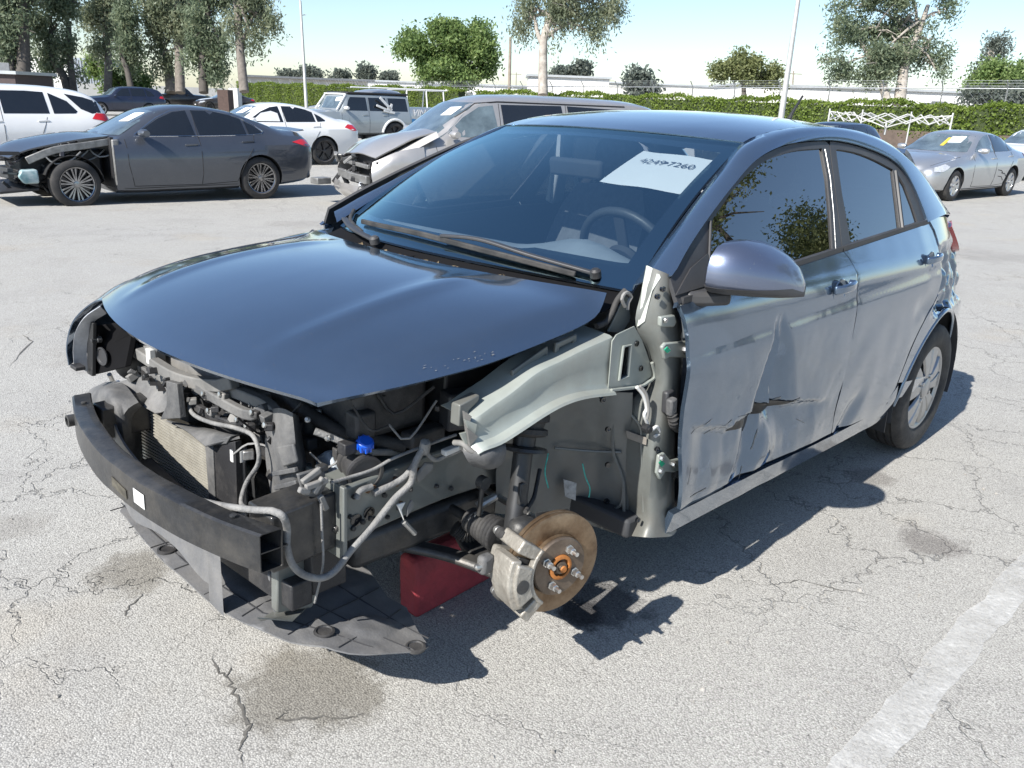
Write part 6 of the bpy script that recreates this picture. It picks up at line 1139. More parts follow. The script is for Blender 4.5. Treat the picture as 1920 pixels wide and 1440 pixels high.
slab('relay_cover', [(0.167, 0.560, 0.582), (0.111, 0.560, 0.588), (0.105, 0.560, 0.601), (0.168, 0.560, 0.597)], (0, .02, 0), 'white_plastic', CAR, .003)
# torn bracket at the rail end
for i, (a, b) in enumerate((((0.520, 0.500, 0.584), (0.473, 0.500, 0.604)), ((0.518, 0.510, 0.575), (0.460, 0.510, 0.578)), ((0.497, 0.510, 0.555), (0.471, 0.510, 0.587)), ((0.480, 0.510, 0.544), (0.464, 0.510, 0.505)), ((0.534, 0.510, 0.575), (0.508, 0.510, 0.562)))): MB().beam([a, b], .012, .014).build('torn_bracket', 'dust_light', CAR, 30, .003)
slab('torn_bracket', [(0.524, 0.490, 0.601), (0.458, 0.490, 0.601), (0.446, 0.490, 0.559), (0.470, 0.490, 0.526), (0.509, 0.490, 0.545)], (0, -.01, 0), 'dusty_plastic', CAR, .003)
# holes, studs and seam on the front rail
for px in ((0.376, 0.502, 0.446), (0.339, 0.502, 0.453)):
    MB().lathe(px, (0, 1, 0), [(.016, 0), (.016, .002), (.013, .003), (.001, .001)], 16).build('rail_hole', 'frit', CAR)
for px in ((0.386, 0.503, 0.428), (0.336, 0.503, 0.438), (0.431, 0.503, 0.443), (0.358, 0.503, 0.436), (0.295, 0.503, 0.488), (0.077, 0.503, 0.443)):
    MB().lathe(px, (0, 1, 0), [(.007, 0), (.006, .006), (.001, .007)], 10).build('bolt', 'dark_metal', CAR)
MB().lathe((0.430, 0.502, 0.440), (0, 1, 0), [(.011, 0), (.010, .002), (.001, .001)], 16).build('rail_hole', 'frit', CAR)
# hanging clip pair below the loom
slab('loom_bracket', [(0.288, 0.540, 0.476), (0.264, 0.540, 0.425), (0.274, 0.540, 0.458), (0.262, 0.540, 0.475)], (0, .006, 0), 'white_plastic', CAR, .001)
slab('loom_bracket', [(0.257, 0.540, 0.433), (0.234, 0.540, 0.455), (0.242, 0.540, 0.476), (0.255, 0.540, 0.459)], (0, .006, 0), 'dust_light', CAR, .001)
MB().tube([(0.262, 0.540, 0.420), (0.225, 0.540, 0.375)], .007, 8).build('sensor_stub', 'alloy', CAR)
# loose wiring and small fittings through the bay
rw_ = random.Random(17)
for i in range(34):
    a = Vector((rw_.uniform(.10, .44), rw_.uniform(.05, .54), rw_.uniform(.50, .74))); b = a + Vector((rw_.uniform(-.2, .1), rw_.uniform(-.15, .15), rw_.uniform(-.08, .06))); c = (a + b) / 2 + Vector((rw_.uniform(-.03, .03), rw_.uniform(-.03, .03), rw_.uniform(-.07, .03)))
    MB().tube(cr([a, c, b], 9), rw_.choice([.002, .003, .003, .0045]), 6).build('wire', rw_.choice(['deep_black', 'black_plastic', 'cable_grey', 'rubber']), CAR, 60)
for i in range(46):
    c = Vector((rw_.uniform(.12, .46), rw_.uniform(-.1, .52), rw_.uniform(.47, .72))); k = rw_.uniform(.012, .034)
    if rw_.random() < .6: MB().box(c, (k, k * rw_.uniform(.6, 1.6), k * rw_.uniform(.5, 1.3)), Matrix.Rotation(rw_.uniform(0, 3), 3, 'Z')).build('fitting', rw_.choice(['black_plastic', 'dark_metal', 'trim_grey', 'dust_light', 'alloy']), CAR, 30, .003)
    else: MB().lathe(c, (rw_.uniform(-1, 1), rw_.uniform(0, 1), rw_.uniform(0, 1)), [(k * .5, 0), (k * .5, k * .5), (k * .3, k * .6), (k * .3, k), (.001, k)], 10).build('fitting', rw_.choice(['dark_metal', 'steel', 'alloy', 'black_plastic']), CAR, 40)
for i in range(26):      # clips, torn tabs and bolts along the carrier
    t_ = i / 25; c = V3((0.430, -0.600, 0.553)).lerp(V3((0.450, 0.278, 0.632)), t_) + Vector((rw_.uniform(-.03, .03), rw_.uniform(-.03, .03), rw_.uniform(-.05, .03))); k = rw_.uniform(.010, .026)
    MB().box(c, (k, k * rw_.uniform(.5, 2), k * rw_.uniform(.4, 1.4)), Matrix.Rotation(rw_.uniform(0, 3), 3, 'X') @ Matrix.Rotation(rw_.uniform(0, 3), 3, 'Z')).build('torn_tab', rw_.choice(['dusty_plastic', 'black_plastic', 'dust_light', 'hatch_black']), CAR, 30, .002)
for i in range(16):      # studs, plugs and mud-splashed tabs on the rail
    c = V3((0.448, 0.503, 0.463)).lerp(V3((0.051, 0.503, 0.490)), rw_.random()) + Vector((0, 0, rw_.uniform(-.05, .05))); MB().lathe(c, (0, 1, 0), [(.006, -.002), (.006, .004), (.003, .008), (.001, .008)], 8).build('stud', rw_.choice(['dark_metal', 'rust_stud']), CAR)

# ---------------------------------------------------------------- left wheel well, hinge pillar
mat('well_metal', (.135, .145, .145), .5, .15, .2, var=.18, vs=6, dirt=(.17, .15, .12), dirtamt=.5)
TOP = [(0.212, 0.705, 0.722), (0.199, 0.715, 0.729), (0.155, 0.720, 0.749), (0.098, 0.725, 0.772), (0.015, 0.728, 0.808), (-0.065, 0.732, 0.825), (-0.148, 0.737, 0.844), (-0.246, 0.742, 0.861)]
BOT = [(0.209, 0.705, 0.663), (0.195, 0.715, 0.673), (0.149, 0.720, 0.678), (0.098, 0.725, 0.694), (0.006, 0.728, 0.721), (-0.060, 0.732, 0.735), (-0.131, 0.737, 0.738), (-0.245, 0.742, 0.727)]
t_ = cr(TOP, 30); b_ = cr(BOT, 30); g = []
for a, b in zip(t_, b_):
    g.append([a + Vector((0, -.10, .012)), a + Vector((0, -.012, .006)), a + Vector((0, -.003, .002)), a + Vector((0, 0, -.008)), a.lerp(b, .5) + Vector((0, -.004, 0)), b + Vector((0, -.003, .012)), b + Vector((0, .004, 0)), b + Vector((0, .026, -.005)), b + Vector((0, .030, -.011))])
ar = obj('apron_rail', grid_mesh('apron_rail', g), 'primer_metal', CAR, 40, .0025)
ar['label'] = 'bare grey-green inner wing rail'
g = [[a + Vector((0, -.10, .012)), a + Vector((0, -.11, -.07)), a + Vector((0, -.12, -.14))] for a in t_[13:]]
obj('apron_inner', grid_mesh('apron_inner', g), 'well_metal', CAR, 60, .003)
for x0, x1, y in (((0.051, 0.680, 0.787), (-0.058, 0.680, 0.828), .68), ((-0.087, 0.690, 0.837), (-0.151, 0.690, 0.848), .69)):
    a, b = V3(x0), V3(x1); mb = MB(); h = Vector((0, 0, .035)); mb.beam([a - h * .9, a + h * .5, b + h * .5, b - h * .9], .02, .010, (0, 1, 0)); mb.build('wing_bracket', 'chassis_metal', ar, 30, .003)
pipe('apron_pipe', [(0.088, 0.600, 0.706), (0.046, 0.620, 0.738), (0.004, 0.630, 0.782), (-0.254, 0.650, 0.830)], .008, 'hatch_black', ar)
# torn front end of the rail
slab('torn_lug', [(0.230, 0.690, 0.762), (0.169, 0.690, 0.775), (0.171, 0.690, 0.760), (0.200, 0.690, 0.743), (0.211, 0.690, 0.706), (0.231, 0.690, 0.711)], (0, -.03, 0), 'chassis_metal', ar, .003)
for i, (a, b, c) in enumerate((((0.228, 0.700, 0.732), (0.197, 0.710, 0.716), (0.196, 0.700, 0.666)), ((0.230, 0.710, 0.717), (0.196, 0.715, 0.687), (0.207, 0.700, 0.661)), ((0.230, 0.690, 0.695), (0.200, 0.700, 0.699), (0.200, 0.690, 0.644)), ((0.232, 0.700, 0.753), (0.215, 0.710, 0.739), (0.210, 0.690, 0.690)))): MB().plate([a, b, c], (.004, .010, .003)).build('torn_flap', 'dust_light' if i % 2 else 'primer_metal', ar, 0, .001)
g = surf([[(0.214, 0.690, 0.648), (0.176, 0.715, 0.660), (0.115, 0.715, 0.654)], [(0.209, 0.700, 0.633), (0.187, 0.740, 0.649), (0.124, 0.735, 0.650)], [(0.178, 0.690, 0.605), (0.161, 0.730, 0.609), (0.120, 0.730, 0.620)], [(0.138, 0.680, 0.593), (0.122, 0.700, 0.588), (0.105, 0.710, 0.598)]], 12, 10)
obj('torn_wing_lug', grid_mesh('torn_wing_lug', g), 'dusty_plastic', ar, 70, .006)
MB().lathe((0.204, 0.700, 0.658), (.3, 1, .2), [(.016, -.02), (.016, 0), (.010, .004), (.001, .003)], 14).build('bolt', 'steel', ar)
pipe('torn_strap', [(0.214, 0.660, 0.658), (0.215, 0.690, 0.665), (0.206, 0.710, 0.652), (0.188, 0.720, 0.647)], .007, 'dust_light', ar)
# cowl side panel with the slot
cpoly = [(-0.235, 0.748, 0.856), (-0.250, 0.748, 0.871), (-0.323, 0.750, 0.884), (-0.367, 0.752, 0.838), (-0.414, 0.755, 0.771), (-0.435, 0.757, 0.728), (-0.407, 0.755, 0.717), (-0.368, 0.752, 0.711), (-0.241, 0.746, 0.725)]
slot = [(-0.281, 0.748, 0.835), (-0.313, 0.748, 0.836), (-0.316, 0.748, 0.750), (-0.278, 0.748, 0.745)]
def onplane(x, z): return (x, .748 + .004 * nz(x, 0, z, 7), z)
rp = lambda P: [(p[0], p[2]) for p in P]
cs_ = sheet('cowl_side_panel', rp(cpoly), onplane, .02, 'primer_metal', CAR, holes=[rp(slot)], solid=.003, flip=True)
MB().tube([(p[0], .751, p[2]) for p in slot + slot[:1]], .004, 6).build('slot_rim', 'primer_metal', cs_)
for px in ((-0.340, 0.751, 0.835), (-0.371, 0.752, 0.761)): MB().lathe(px, (0, 1, 0), [(.0085, 0), (.008, .002), (.001, .001)], 14).build('panel_hole', 'frit', cs_)
MB().tube(cr([(p[0], .756, p[2]) for p in cpoly[4:]], 20), .005, 6).build('panel_flange', 'primer_metal', cs_)
slab('slot_backing', [(p[0] - .0, .735, p[2]) for p in slot], (0, -.002, 0), 'frit', cs_, 0)
# hinge pillar
PL = [[(-0.379, 0.728, 1.036), (-0.377, 0.752, 1.033), (-0.384, 0.775, 1.027), (-0.410, 0.782, 1.016), (-0.445, 0.770, 1.005)],
      [(-0.368, 0.730, 0.966), (-0.364, 0.760, 0.967), (-0.378, 0.785, 0.962), (-0.416, 0.790, 0.953), (-0.483, 0.760, 0.942)],
      [(-0.352, 0.732, 0.885), (-0.371, 0.770, 0.885), (-0.385, 0.795, 0.881), (-0.462, 0.792, 0.866), (-0.543, 0.750, 0.858)],
      [(-0.420, 0.740, 0.797), (-0.405, 0.775, 0.801), (-0.407, 0.798, 0.801), (-0.481, 0.795, 0.782), (-0.569, 0.750, 0.763)],
      [(-0.456, 0.735, 0.703), (-0.435, 0.770, 0.713), (-0.434, 0.795, 0.714), (-0.494, 0.793, 0.692), (-0.579, 0.750, 0.671)],
      [(-0.410, 0.700, 0.632), (-0.427, 0.765, 0.632), (-0.441, 0.792, 0.629), (-0.502, 0.790, 0.599), (-0.583, 0.750, 0.577)],
      [(-0.421, 0.700, 0.516), (-0.423, 0.765, 0.524), (-0.430, 0.790, 0.517), (-0.516, 0.790, 0.485), (-0.598, 0.750, 0.458)],
      [(-0.444, 0.700, 0.383), (-0.437, 0.768, 0.398), (-0.435, 0.792, 0.398), (-0.523, 0.792, 0.360), (-0.621, 0.750, 0.324)],
      [(-0.472, 0.705, 0.271), (-0.448, 0.775, 0.290), (-0.452, 0.800, 0.282), (-0.522, 0.805, 0.248), (-0.595, 0.790, 0.221)],
      [(-0.438, 0.710, 0.215), (-0.422, 0.790, 0.248), (-0.456, 0.810, 0.245), (-0.529, 0.815, 0.225), (-0.582, 0.800, 0.215)]]
hp = obj('hinge_pillar', grid_mesh('hinge_pillar', surf(PL, 24, 46)), 'chassis_metal', CAR, 70, .004)
slab('pillar_primer', [(-0.372, 0.731, 1.038), (-0.378, 0.762, 1.030), (-0.378, 0.774, 1.013), (-0.361, 0.764, 0.978), (-0.359, 0.758, 0.934), (-0.358, 0.754, 0.895), (-0.351, 0.737, 0.877), (-0.357, 0.735, 0.937), (-0.359, 0.735, 0.980)], (.002, .004, 0), mat('pale_primer', (.50, .53, .48), .45, var=.12, vs=14, dirt=(.3, .29, .27), dirtamt=.3), hp, .001)
MB().tube(cr([(-0.397, 0.704, 0.620), (-0.409, 0.745, 0.582), (-0.416, 0.752, 0.518), (-0.436, 0.757, 0.415), (-0.447, 0.765, 0.312)], 16), .004, 6).build('pillar_bead', 'chassis_metal', hp)
slab('weld_strip', [(-0.394, 0.708, 0.564), (-0.412, 0.768, 0.556), (-0.414, 0.768, 0.533), (-0.401, 0.708, 0.539)], (.003, .004, 0), mat('sealer', (.22, .20, .175), .8, var=.2, vs=30), hp, .001)
# gusset behind the bonnet corner
slab('cowl_gusset', [(-0.277, 0.700, 0.865), (-0.335, 0.700, 0.954), (-0.356, 0.700, 0.945), (-0.371, 0.700, 0.884), (-0.336, 0.700, 0.852)], (0, -.004, 0), 'chassis_metal', CAR, .001)
pipe('cowl_seal', [(-0.225, 0.700, 0.886), (-0.262, 0.700, 0.891), (-0.281, 0.700, 0.910), (-0.304, 0.700, 0.947), (-0.333, 0.700, 0.969)], .008, 'rubber')
mb = MB(); mb.tube(cr([(-0.313, 0.720, 0.932), (-0.295, 0.720, 0.955), (-0.311, 0.720, 0.970), (-0.336, 0.720, 0.956), (-0.325, 0.720, 0.943), (-0.324, 0.720, 0.923)], 14), .005, 6); mb.build('cowl_clip', 'dust_light', CAR)
# hinges on the pillar and other fittings
def hinge(c, pts, name='door_hinge'):
    h = slab(name, pts, (0, .012, 0), 'primer_metal', CAR, .004); return h
h = hinge(0, [(-0.370, 0.800, 0.834), (-0.385, 0.800, 0.844), (-0.483, 0.800, 0.835), (-0.524, 0.800, 0.816), (-0.530, 0.800, 0.782), (-0.505, 0.800, 0.782), (-0.414, 0.800, 0.800), (-0.390, 0.800, 0.797)])
mat('paint_mark', (.01, .30, .16), .5, var=.2)
for px in ((-0.387, 0.815, 0.826), (-0.475, 0.815, 0.814)): MB().lathe(px, (0, 1, 0), [(.0095, -.003), (.0095, .004), (.007, .008), (.001, .008)], 6).build('bolt', 'steel', h)
slab('bolt_mark', [(-0.362, 0.821, 0.831), (-0.376, 0.821, 0.838), (-0.393, 0.821, 0.825), (-0.379, 0.821, 0.820)], (0, .003, 0), 'paint_mark', h, 0)
h = hinge(0, [(-0.422, 0.800, 0.459), (-0.422, 0.800, 0.513), (-0.447, 0.800, 0.516), (-0.486, 0.800, 0.480), (-0.531, 0.800, 0.475), (-0.550, 0.800, 0.436), (-0.512, 0.800, 0.436), (-0.465, 0.800, 0.452), (-0.443, 0.800, 0.432)])
for px in ((-0.427, 0.815, 0.507), (-0.430, 0.815, 0.467), (-0.493, 0.815, 0.470)): MB().lathe(px, (0, 1, 0), [(.009, -.003), (.009, .004), (.006, .008), (.001, .008)], 6).build('bolt', 'steel', h)
slab('bolt_mark', [(-0.418, 0.813, 0.493), (-0.432, 0.813, 0.497), (-0.451, 0.813, 0.482), (-0.436, 0.813, 0.476)], (0, .002, 0), 'paint_mark', h, 0)
slab('check_strap_bracket', [(-0.353, 0.795, 0.918), (-0.417, 0.795, 0.915), (-0.431, 0.795, 0.894), (-0.419, 0.795, 0.881), (-0.356, 0.795, 0.891)], (0, .014, 0), 'primer_metal', CAR, .004)
MB().lathe((-0.369, 0.812, 0.908), (0, 1, 0), [(.008, 0), (.007, .004), (.001, .004)], 10).build('bolt', 'steel', CAR)
for px in ((-0.365, 0.795, 0.987), (-0.348, 0.793, 0.969), (-0.424, 0.800, 0.528), (-0.417, 0.770, 0.298), (-0.294, 0.720, 0.592), (-0.264, 0.715, 0.682)): MB().lathe(px, (.2, 1, 0), [(.008, -.004), (.008, .003), (.004, .004), (.001, .001)], 10).build('grommet', 'frit', CAR)
MB().box((-0.447, 0.800, 0.666), (.035, .02, .065), Matrix.Rotation(.1, 3, 'Y')).build('door_connector', 'trim_grey', CAR, 30, .006)
pp = cr([(-0.438, 0.820, 0.642), (-0.446, 0.825, 0.622), (-0.463, 0.820, 0.601), (-0.521, 0.800, 0.570)], 34)
MB().tube(pp, [.012 if i % 3 else .0155 for i in range(34)], 12).build('door_loom_boot', 'rubber', CAR, 60)
MB().box((-0.434, 0.822, 0.659), (.03, .022, .05), Matrix.Rotation(.15, 3, 'Y')).build('door_connector', 'dusty_plastic', CAR, 30, .006)
pipe('white_cable', [(-0.342, 0.765, 0.717), (-0.367, 0.772, 0.690), (-0.385, 0.775, 0.651), (-0.378, 0.775, 0.633), (-0.399, 0.775, 0.601)], .005, 'white_plastic')
pipe('white_cable', [(-0.349, 0.770, 0.720), (-0.372, 0.778, 0.693), (-0.387, 0.780, 0.652), (-0.386, 0.780, 0.621)], .005, 'dust_light')
MB().lathe((-0.387, 0.785, 0.593), (.1, 1, 0), [(.013, -.012), (.013, .006), (.008, .008), (.008, .012), (.001, .012)], 10).build('plug', 'hatch_black', CAR)
pipe('plug_lead', [(-0.401, 0.790, 0.588), (-0.425, 0.790, 0.592), (-0.440, 0.790, 0.569), (-0.421, 0.790, 0.564)], .005, 'white_plastic')
# inner wheel well
WELL = [[(0.015, 0.590, 0.709), (-0.137, 0.580, 0.676), (-0.246, 0.600, 0.665), (-0.299, 0.650, 0.675), (-0.328, 0.700, 0.688), (-0.373, 0.730, 0.687)],
        [(-0.022, 0.560, 0.612), (-0.179, 0.550, 0.573), (-0.294, 0.570, 0.553), (-0.353, 0.620, 0.555), (-0.373, 0.680, 0.570), (-0.413, 0.710, 0.570)],
        [(-0.060, 0.530, 0.501), (-0.223, 0.520, 0.455), (-0.343, 0.540, 0.431), (-0.407, 0.590, 0.431), (-0.417, 0.660, 0.453), (-0.433, 0.705, 0.464)],
        [(-0.098, 0.500, 0.383), (-0.257, 0.500, 0.328), (-0.384, 0.520, 0.289), (-0.440, 0.580, 0.286), (-0.455, 0.650, 0.300), (-0.460, 0.705, 0.311)],
        [(-0.113, 0.480, 0.304), (-0.277, 0.490, 0.238), (-0.395, 0.520, 0.197), (-0.454, 0.580, 0.190), (-0.458, 0.660, 0.198), (-0.461, 0.710, 0.207)]]
wg = surf(WELL, 40, 30)
wl_ = obj('wheel_well', grid_mesh('wheel_well', wg, lambda p: p + Vector((0, .006 * nz(p.x, p.y, p.z, 7), 0))), 'well_metal', CAR, 60, .003)
MB().tube(cr([(-0.353, 0.710, 0.678), (-0.373, 0.680, 0.570), (-0.401, 0.670, 0.477), (-0.435, 0.690, 0.391), (-0.444, 0.700, 0.287)], 16), .005, 6).build('well_bead', 'well_metal', wl_)
MB().tube(cr([(-0.278, 0.550, 0.485), (-0.365, 0.600, 0.471), (-0.411, 0.690, 0.485)], 16), .004, 6).build('well_bead', 'well_metal', wl_)
MB().tube(cr([(-0.451, 0.620, 0.198), (-0.447, 0.640, 0.262), (-0.440, 0.690, 0.311), (-0.440, 0.690, 0.389)], 16), .005, 6).build('well_bead', 'well_metal', wl_)
for px in ((-0.296, 0.690, 0.676), (-0.401, 0.655, 0.435), (-0.436, 0.640, 0.301), (-0.447, 0.625, 0.220)): MB().lathe(px, (.5, 1, 0), [(.009, -.004), (.008, .003), (.001, .002)], 12).build('grommet', 'frit', wl_)
slab('well_label', [(-0.332, 0.548, 0.371), (-0.367, 0.570, 0.357), (-0.370, 0.570, 0.298), (-0.342, 0.550, 0.313)], (.001, .003, 0), mat('label_worn', (.30, .31, .31), .6, var=.4, vs=50), wl_, 0)
for pts in ([(-0.351, 0.600, 0.433), (-0.372, 0.600, 0.384), (-0.385, 0.610, 0.349), (-0.391, 0.605, 0.316)], [(-0.258, 0.545, 0.471), (-0.250, 0.545, 0.415), (-0.271, 0.545, 0.358)]):
    MB().tube(cr(pts, 10), .0022, 5).build('paint_run', mat('green_mark', (.05, .42, .36), .5, var=.4, vs=60), wl_)
# strut tower and strut
TOPM = V3((-0.073, 0.620, 0.631)); KN = Vector((-.005, .665, .36)); sx = (KN - TOPM).normalized()
MB().lathe(TOPM - sx * .02, sx, [(.001, -.01), (.056, -.01), (.060, .0), (.060, .012), (.050, .016), (.046, .03), (.058, .034), (.060, .046), (.052, .052), (.030, .056)], 32).build('strut_mount', 'rubber', CAR, 40)
MB().lathe(TOPM, sx, [(.030, .03), (.030, .06), (.062, .064), (.064, .072), (.056, .074), (.026, .08), (.026, .20), (.028, .21), (.028, .34)], 28).build('strut_tube', 'hatch_black', CAR, 40)
MB().box(TOPM + sx * .17 + Vector((.02, .03, 0)), (.022, .012, .06)).build('hose_bracket', 'dark_metal', CAR, 30, .003)
# suspension bits
pipe('brake_hose', [(-0.140, 0.620, 0.480), (-0.109, 0.640, 0.449), (-0.077, 0.660, 0.426), (-0.005, 0.700, 0.426)], .006, 'rubber')
pipe('drive_shaft', [(0, .30, .33), (0, .62, .325)], .014, 'dark_metal')
bt_ = cr([(.0, .50, .328), (0, .62, .325)], 28); MB().tube(bt_, [.028 + .016 * i / 28 + (.006 if i % 3 else 0) for i in range(28)], 20).build('shaft_boot', 'rubber', CAR, 60)
MB().beam(cr([(-.12, .32, .24), (-.03, .5, .22), (0, .70, .22)], 10), .07, .03).build('lower_arm', 'dark_metal', CAR, 30, .01)
MB().beam(cr([(.16, .36, .25), (.06, .5, .235), (0, .68, .225)], 10), .05, .025).build('lower_arm', 'dark_metal', CAR, 30, .01)
pipe('tie_rod', [(-.12, .36, .36), (-.11, .66, .35)], .010, 'steel'); pipe('stabiliser_link', [(0.035, 0.580, 0.476), (0.023, 0.560, 0.371)], .007, 'dark_metal')
MB().lathe((0.040, 0.585, 0.479), (0, 1, 0), [(.018, -.01), (.018, .012), (.001, .014)], 14).build('link_joint', 'dark_metal', CAR)
pp = cr([(0.017, 0.460, 0.288), (-0.006, 0.480, 0.268), (-0.033, 0.500, 0.279), (-0.042, 0.530, 0.330)], 40); MB().tube(pp, [.018 if i % 2 else .023 for i in range(40)], 14).build('rack_boot', 'rubber', CAR, 60)
for a, b in (((0.021, 0.550, 0.390), (-0.028, 0.570, 0.415)), ((0.019, 0.520, 0.338), (-0.000, 0.550, 0.367))): MB().tube([a, b], [.013, .011], 10).build('ball_joint', 'alloy', CAR)
MB().box((0, .70, .31), (.08, .06, .20)).build('knuckle', 'dark_metal', CAR, 30, .02)
# ---------------------------------------------------------------- brake
HUB = V3((-0.001, 0.825, 0.330)); sa = R(13)
bw = Vector((math.sin(sa), math.cos(sa), .03)).normalized(); bu = Vector((math.cos(sa), -math.sin(sa), 0)); bv = bw.cross(bu); bv = bv if bv.z > 0 else -bv
def BP(u, v, w): return HUB + bu * u + bv * v + bw * w            # u forward, v up, w outward
def rust(name, a, b, r):
    return mat(name, a, r, .75, var=.2, vs=14, two=b, bump=.15, bs=90)
rust('rust_rotor', (.17, .105, .06), (.36, .27, .18), .40); rust('rust_hat', (.155, .118, .09), (.25, .20, .155), .6)
mat('rust_orange', (.42, .16, .04), .7, .2, var=.4, vs=40); mat('caliper_cast', (.36, .34, .30), .5, .45, var=.2, vs=30, bump=.3, bs=110, dirt=(.15, .12, .09), dirtamt=.6)
bd_ = MB().lathe(HUB, bw, [(.075, -.038), (.133, -.038), (.1335, -.036), (.1335, -.027), (.1315, -.026), (.126, -.026), (.126, -.0225), (.1315, -.0225), (.1335, -.0215), (.1335, -.0125), (.132, -.0115), (.080, -.0115), (.079, -.012), (.0785, .0)], 64, False).build('brake_disc', 'rust_rotor', CAR, 40)
MB().lathe(HUB, bw, [(.0775, -.03), (.0775, .006), (.074, .0095), (.034, .0095), (.033, .004), (.030, .004)], 56, False).build('disc_hat', 'rust_hat', bd_, 40)
MB().lathe(HUB, bw, [(.033, -.01), (.033, .014), (.030, .016), (.024, .016), (.023, .002)], 36, False).build('hub_rim', 'rust_orange', bd_, 40)
MB().lathe(HUB, bw, [(.022, -.01), (.022, .006), (.016, .007), (.016, .016), (.010, .017), (.010, .024), (.001, .025)], 24).build('hub_nut', 'rust_hat', bd_, 30)
MB().lathe(HUB, bw, [(.010, .024), (.008, .027), (.001, .027)], 12).build('shaft_end', 'rust_orange', bd_, 30)
for k in range(4):
    a = R(28 + 90 * k); c = BP(.050 * math.cos(a), .050 * math.sin(a), 0)
    st = MB().tube([c, c + bw * .045], .0058, 10).build('wheel_stud', 'steel', bd_, 40)
    MB().lathe(c, bw, [(.012, .0096), (.012, .014), (.0095, .015), (.0095, .028), (.006, .030)], 6).build('wheel_nut', 'steel', st, 25)
def arc(r, a0, a1, n): return [(r * math.cos(R(a0 + (a1 - a0) * i / n)), r * math.sin(R(a0 + (a1 - a0) * i / n))) for i in range(n + 1)]
# caliper sits ahead of the disc
cal = MB(); prof = arc(.137, -33, 24, 12)
o2 = arc(.160, -30, 21, 12)
cal.rings([[BP(a[0], a[1], w) for a, w in ((p, -.055), (p, .028), (q, .020), (q, -.060))] for p, q in zip(prof, o2)], True)
cl = cal.build('brake_caliper', 'caliper_cast', CAR, 35, .004)
c2 = MB(); c2.rings([[BP(a[0], a[1], w) for a, w in ((p, .014), (p, .034), (q, .034), (q, .014))] for p, q in zip(arc(.100, -26, 18, 10), arc(.148, -28, 20, 10))], True); c2.build('caliper_bridge', 'caliper_cast', cl, 35, .005)
c3 = MB(); c3.rings([[BP(a[0], a[1], w) for a, w in ((p, -.09), (p, -.045), (q, -.045), (q, -.09))] for p, q in zip(arc(.085, -26, 22, 8), arc(.150, -26, 22, 8))], True); c3.build('piston_housing', 'caliper_cast', cl, 35, .012)
MB().rings([[BP(a[0], a[1], w) for a, w in ((p, .010), (p, .030), (q, .030), (q, .010))] for p, q in zip(arc(.092, -52, 46, 18), arc(.102, -52, 46, 18))], True).build('caliper_bracket', 'caliper_cast', cl, 35, .003)
for a0, a1, nm in ((27, 46, 1), (-54, -36, 0)):
    MB().rings([[BP(a[0], a[1], w) for a, w in ((p, -.06), (p, .026), (q, .020), (q, -.065))] for p, q in zip(arc(.095, a0, a1, 7), arc(.156, a0 + 2, a1 - 4, 7))], True).build('bracket_ear', 'caliper_cast', cl, 35, .008)
for v in (.082, -.085):
    MB().lathe(BP(.122, v, -.10), bw, [(.001, 0), (.011, 0), (.012, .01), (.0085, .014), (.0085, .05)], 14).build('slide_pin', 'alloy', cl, 40)
    MB().lathe(BP(.122, v, -.085), bw, [(.014, 0), (.015, .01), (.013, .014), (.015, .018), (.012, .03)], 14).build('pin_boot', 'rubber', cl, 40)
MB().rings([[BP(a[0], a[1], w) for a, w in ((p, -.008), (p, .006), (q, .006), (q, -.008))] for p, q in zip(arc(.098, -28, 24, 10), arc(.132, -28, 24, 10))], True).build('brake_pad', 'hatch_black', cl, 35, .002)
MB().lathe(BP(.126, -.01, .0345), bw, [(.001, 0), (.018, 0), (.018, .001), (.001, .0015)], 18).build('caliper_badge', 'dark_metal', cl, 30)
MB().box(BP(.175, .02, -.06), (.04, .03, .05)).build('hose_union', 'dusty_plastic', cl, 30, .01)
MB().lathe(BP(.185, .02, -.055), bu, [(.008, 0), (.008, .02), (.005, .022), (.001, .024)], 8).build('bleed_nipple', 'steel', cl)
slab('splash_shield', [BP(*q) for q in ((-.10, -.07, -.05), (-.12, .04, -.05), (-.06, .12, -.05), (.04, .13, -.05), (.03, -.02, -.05), (-.02, -.1, -.05))], -bw * .002, 'dark_metal', CAR, 0)

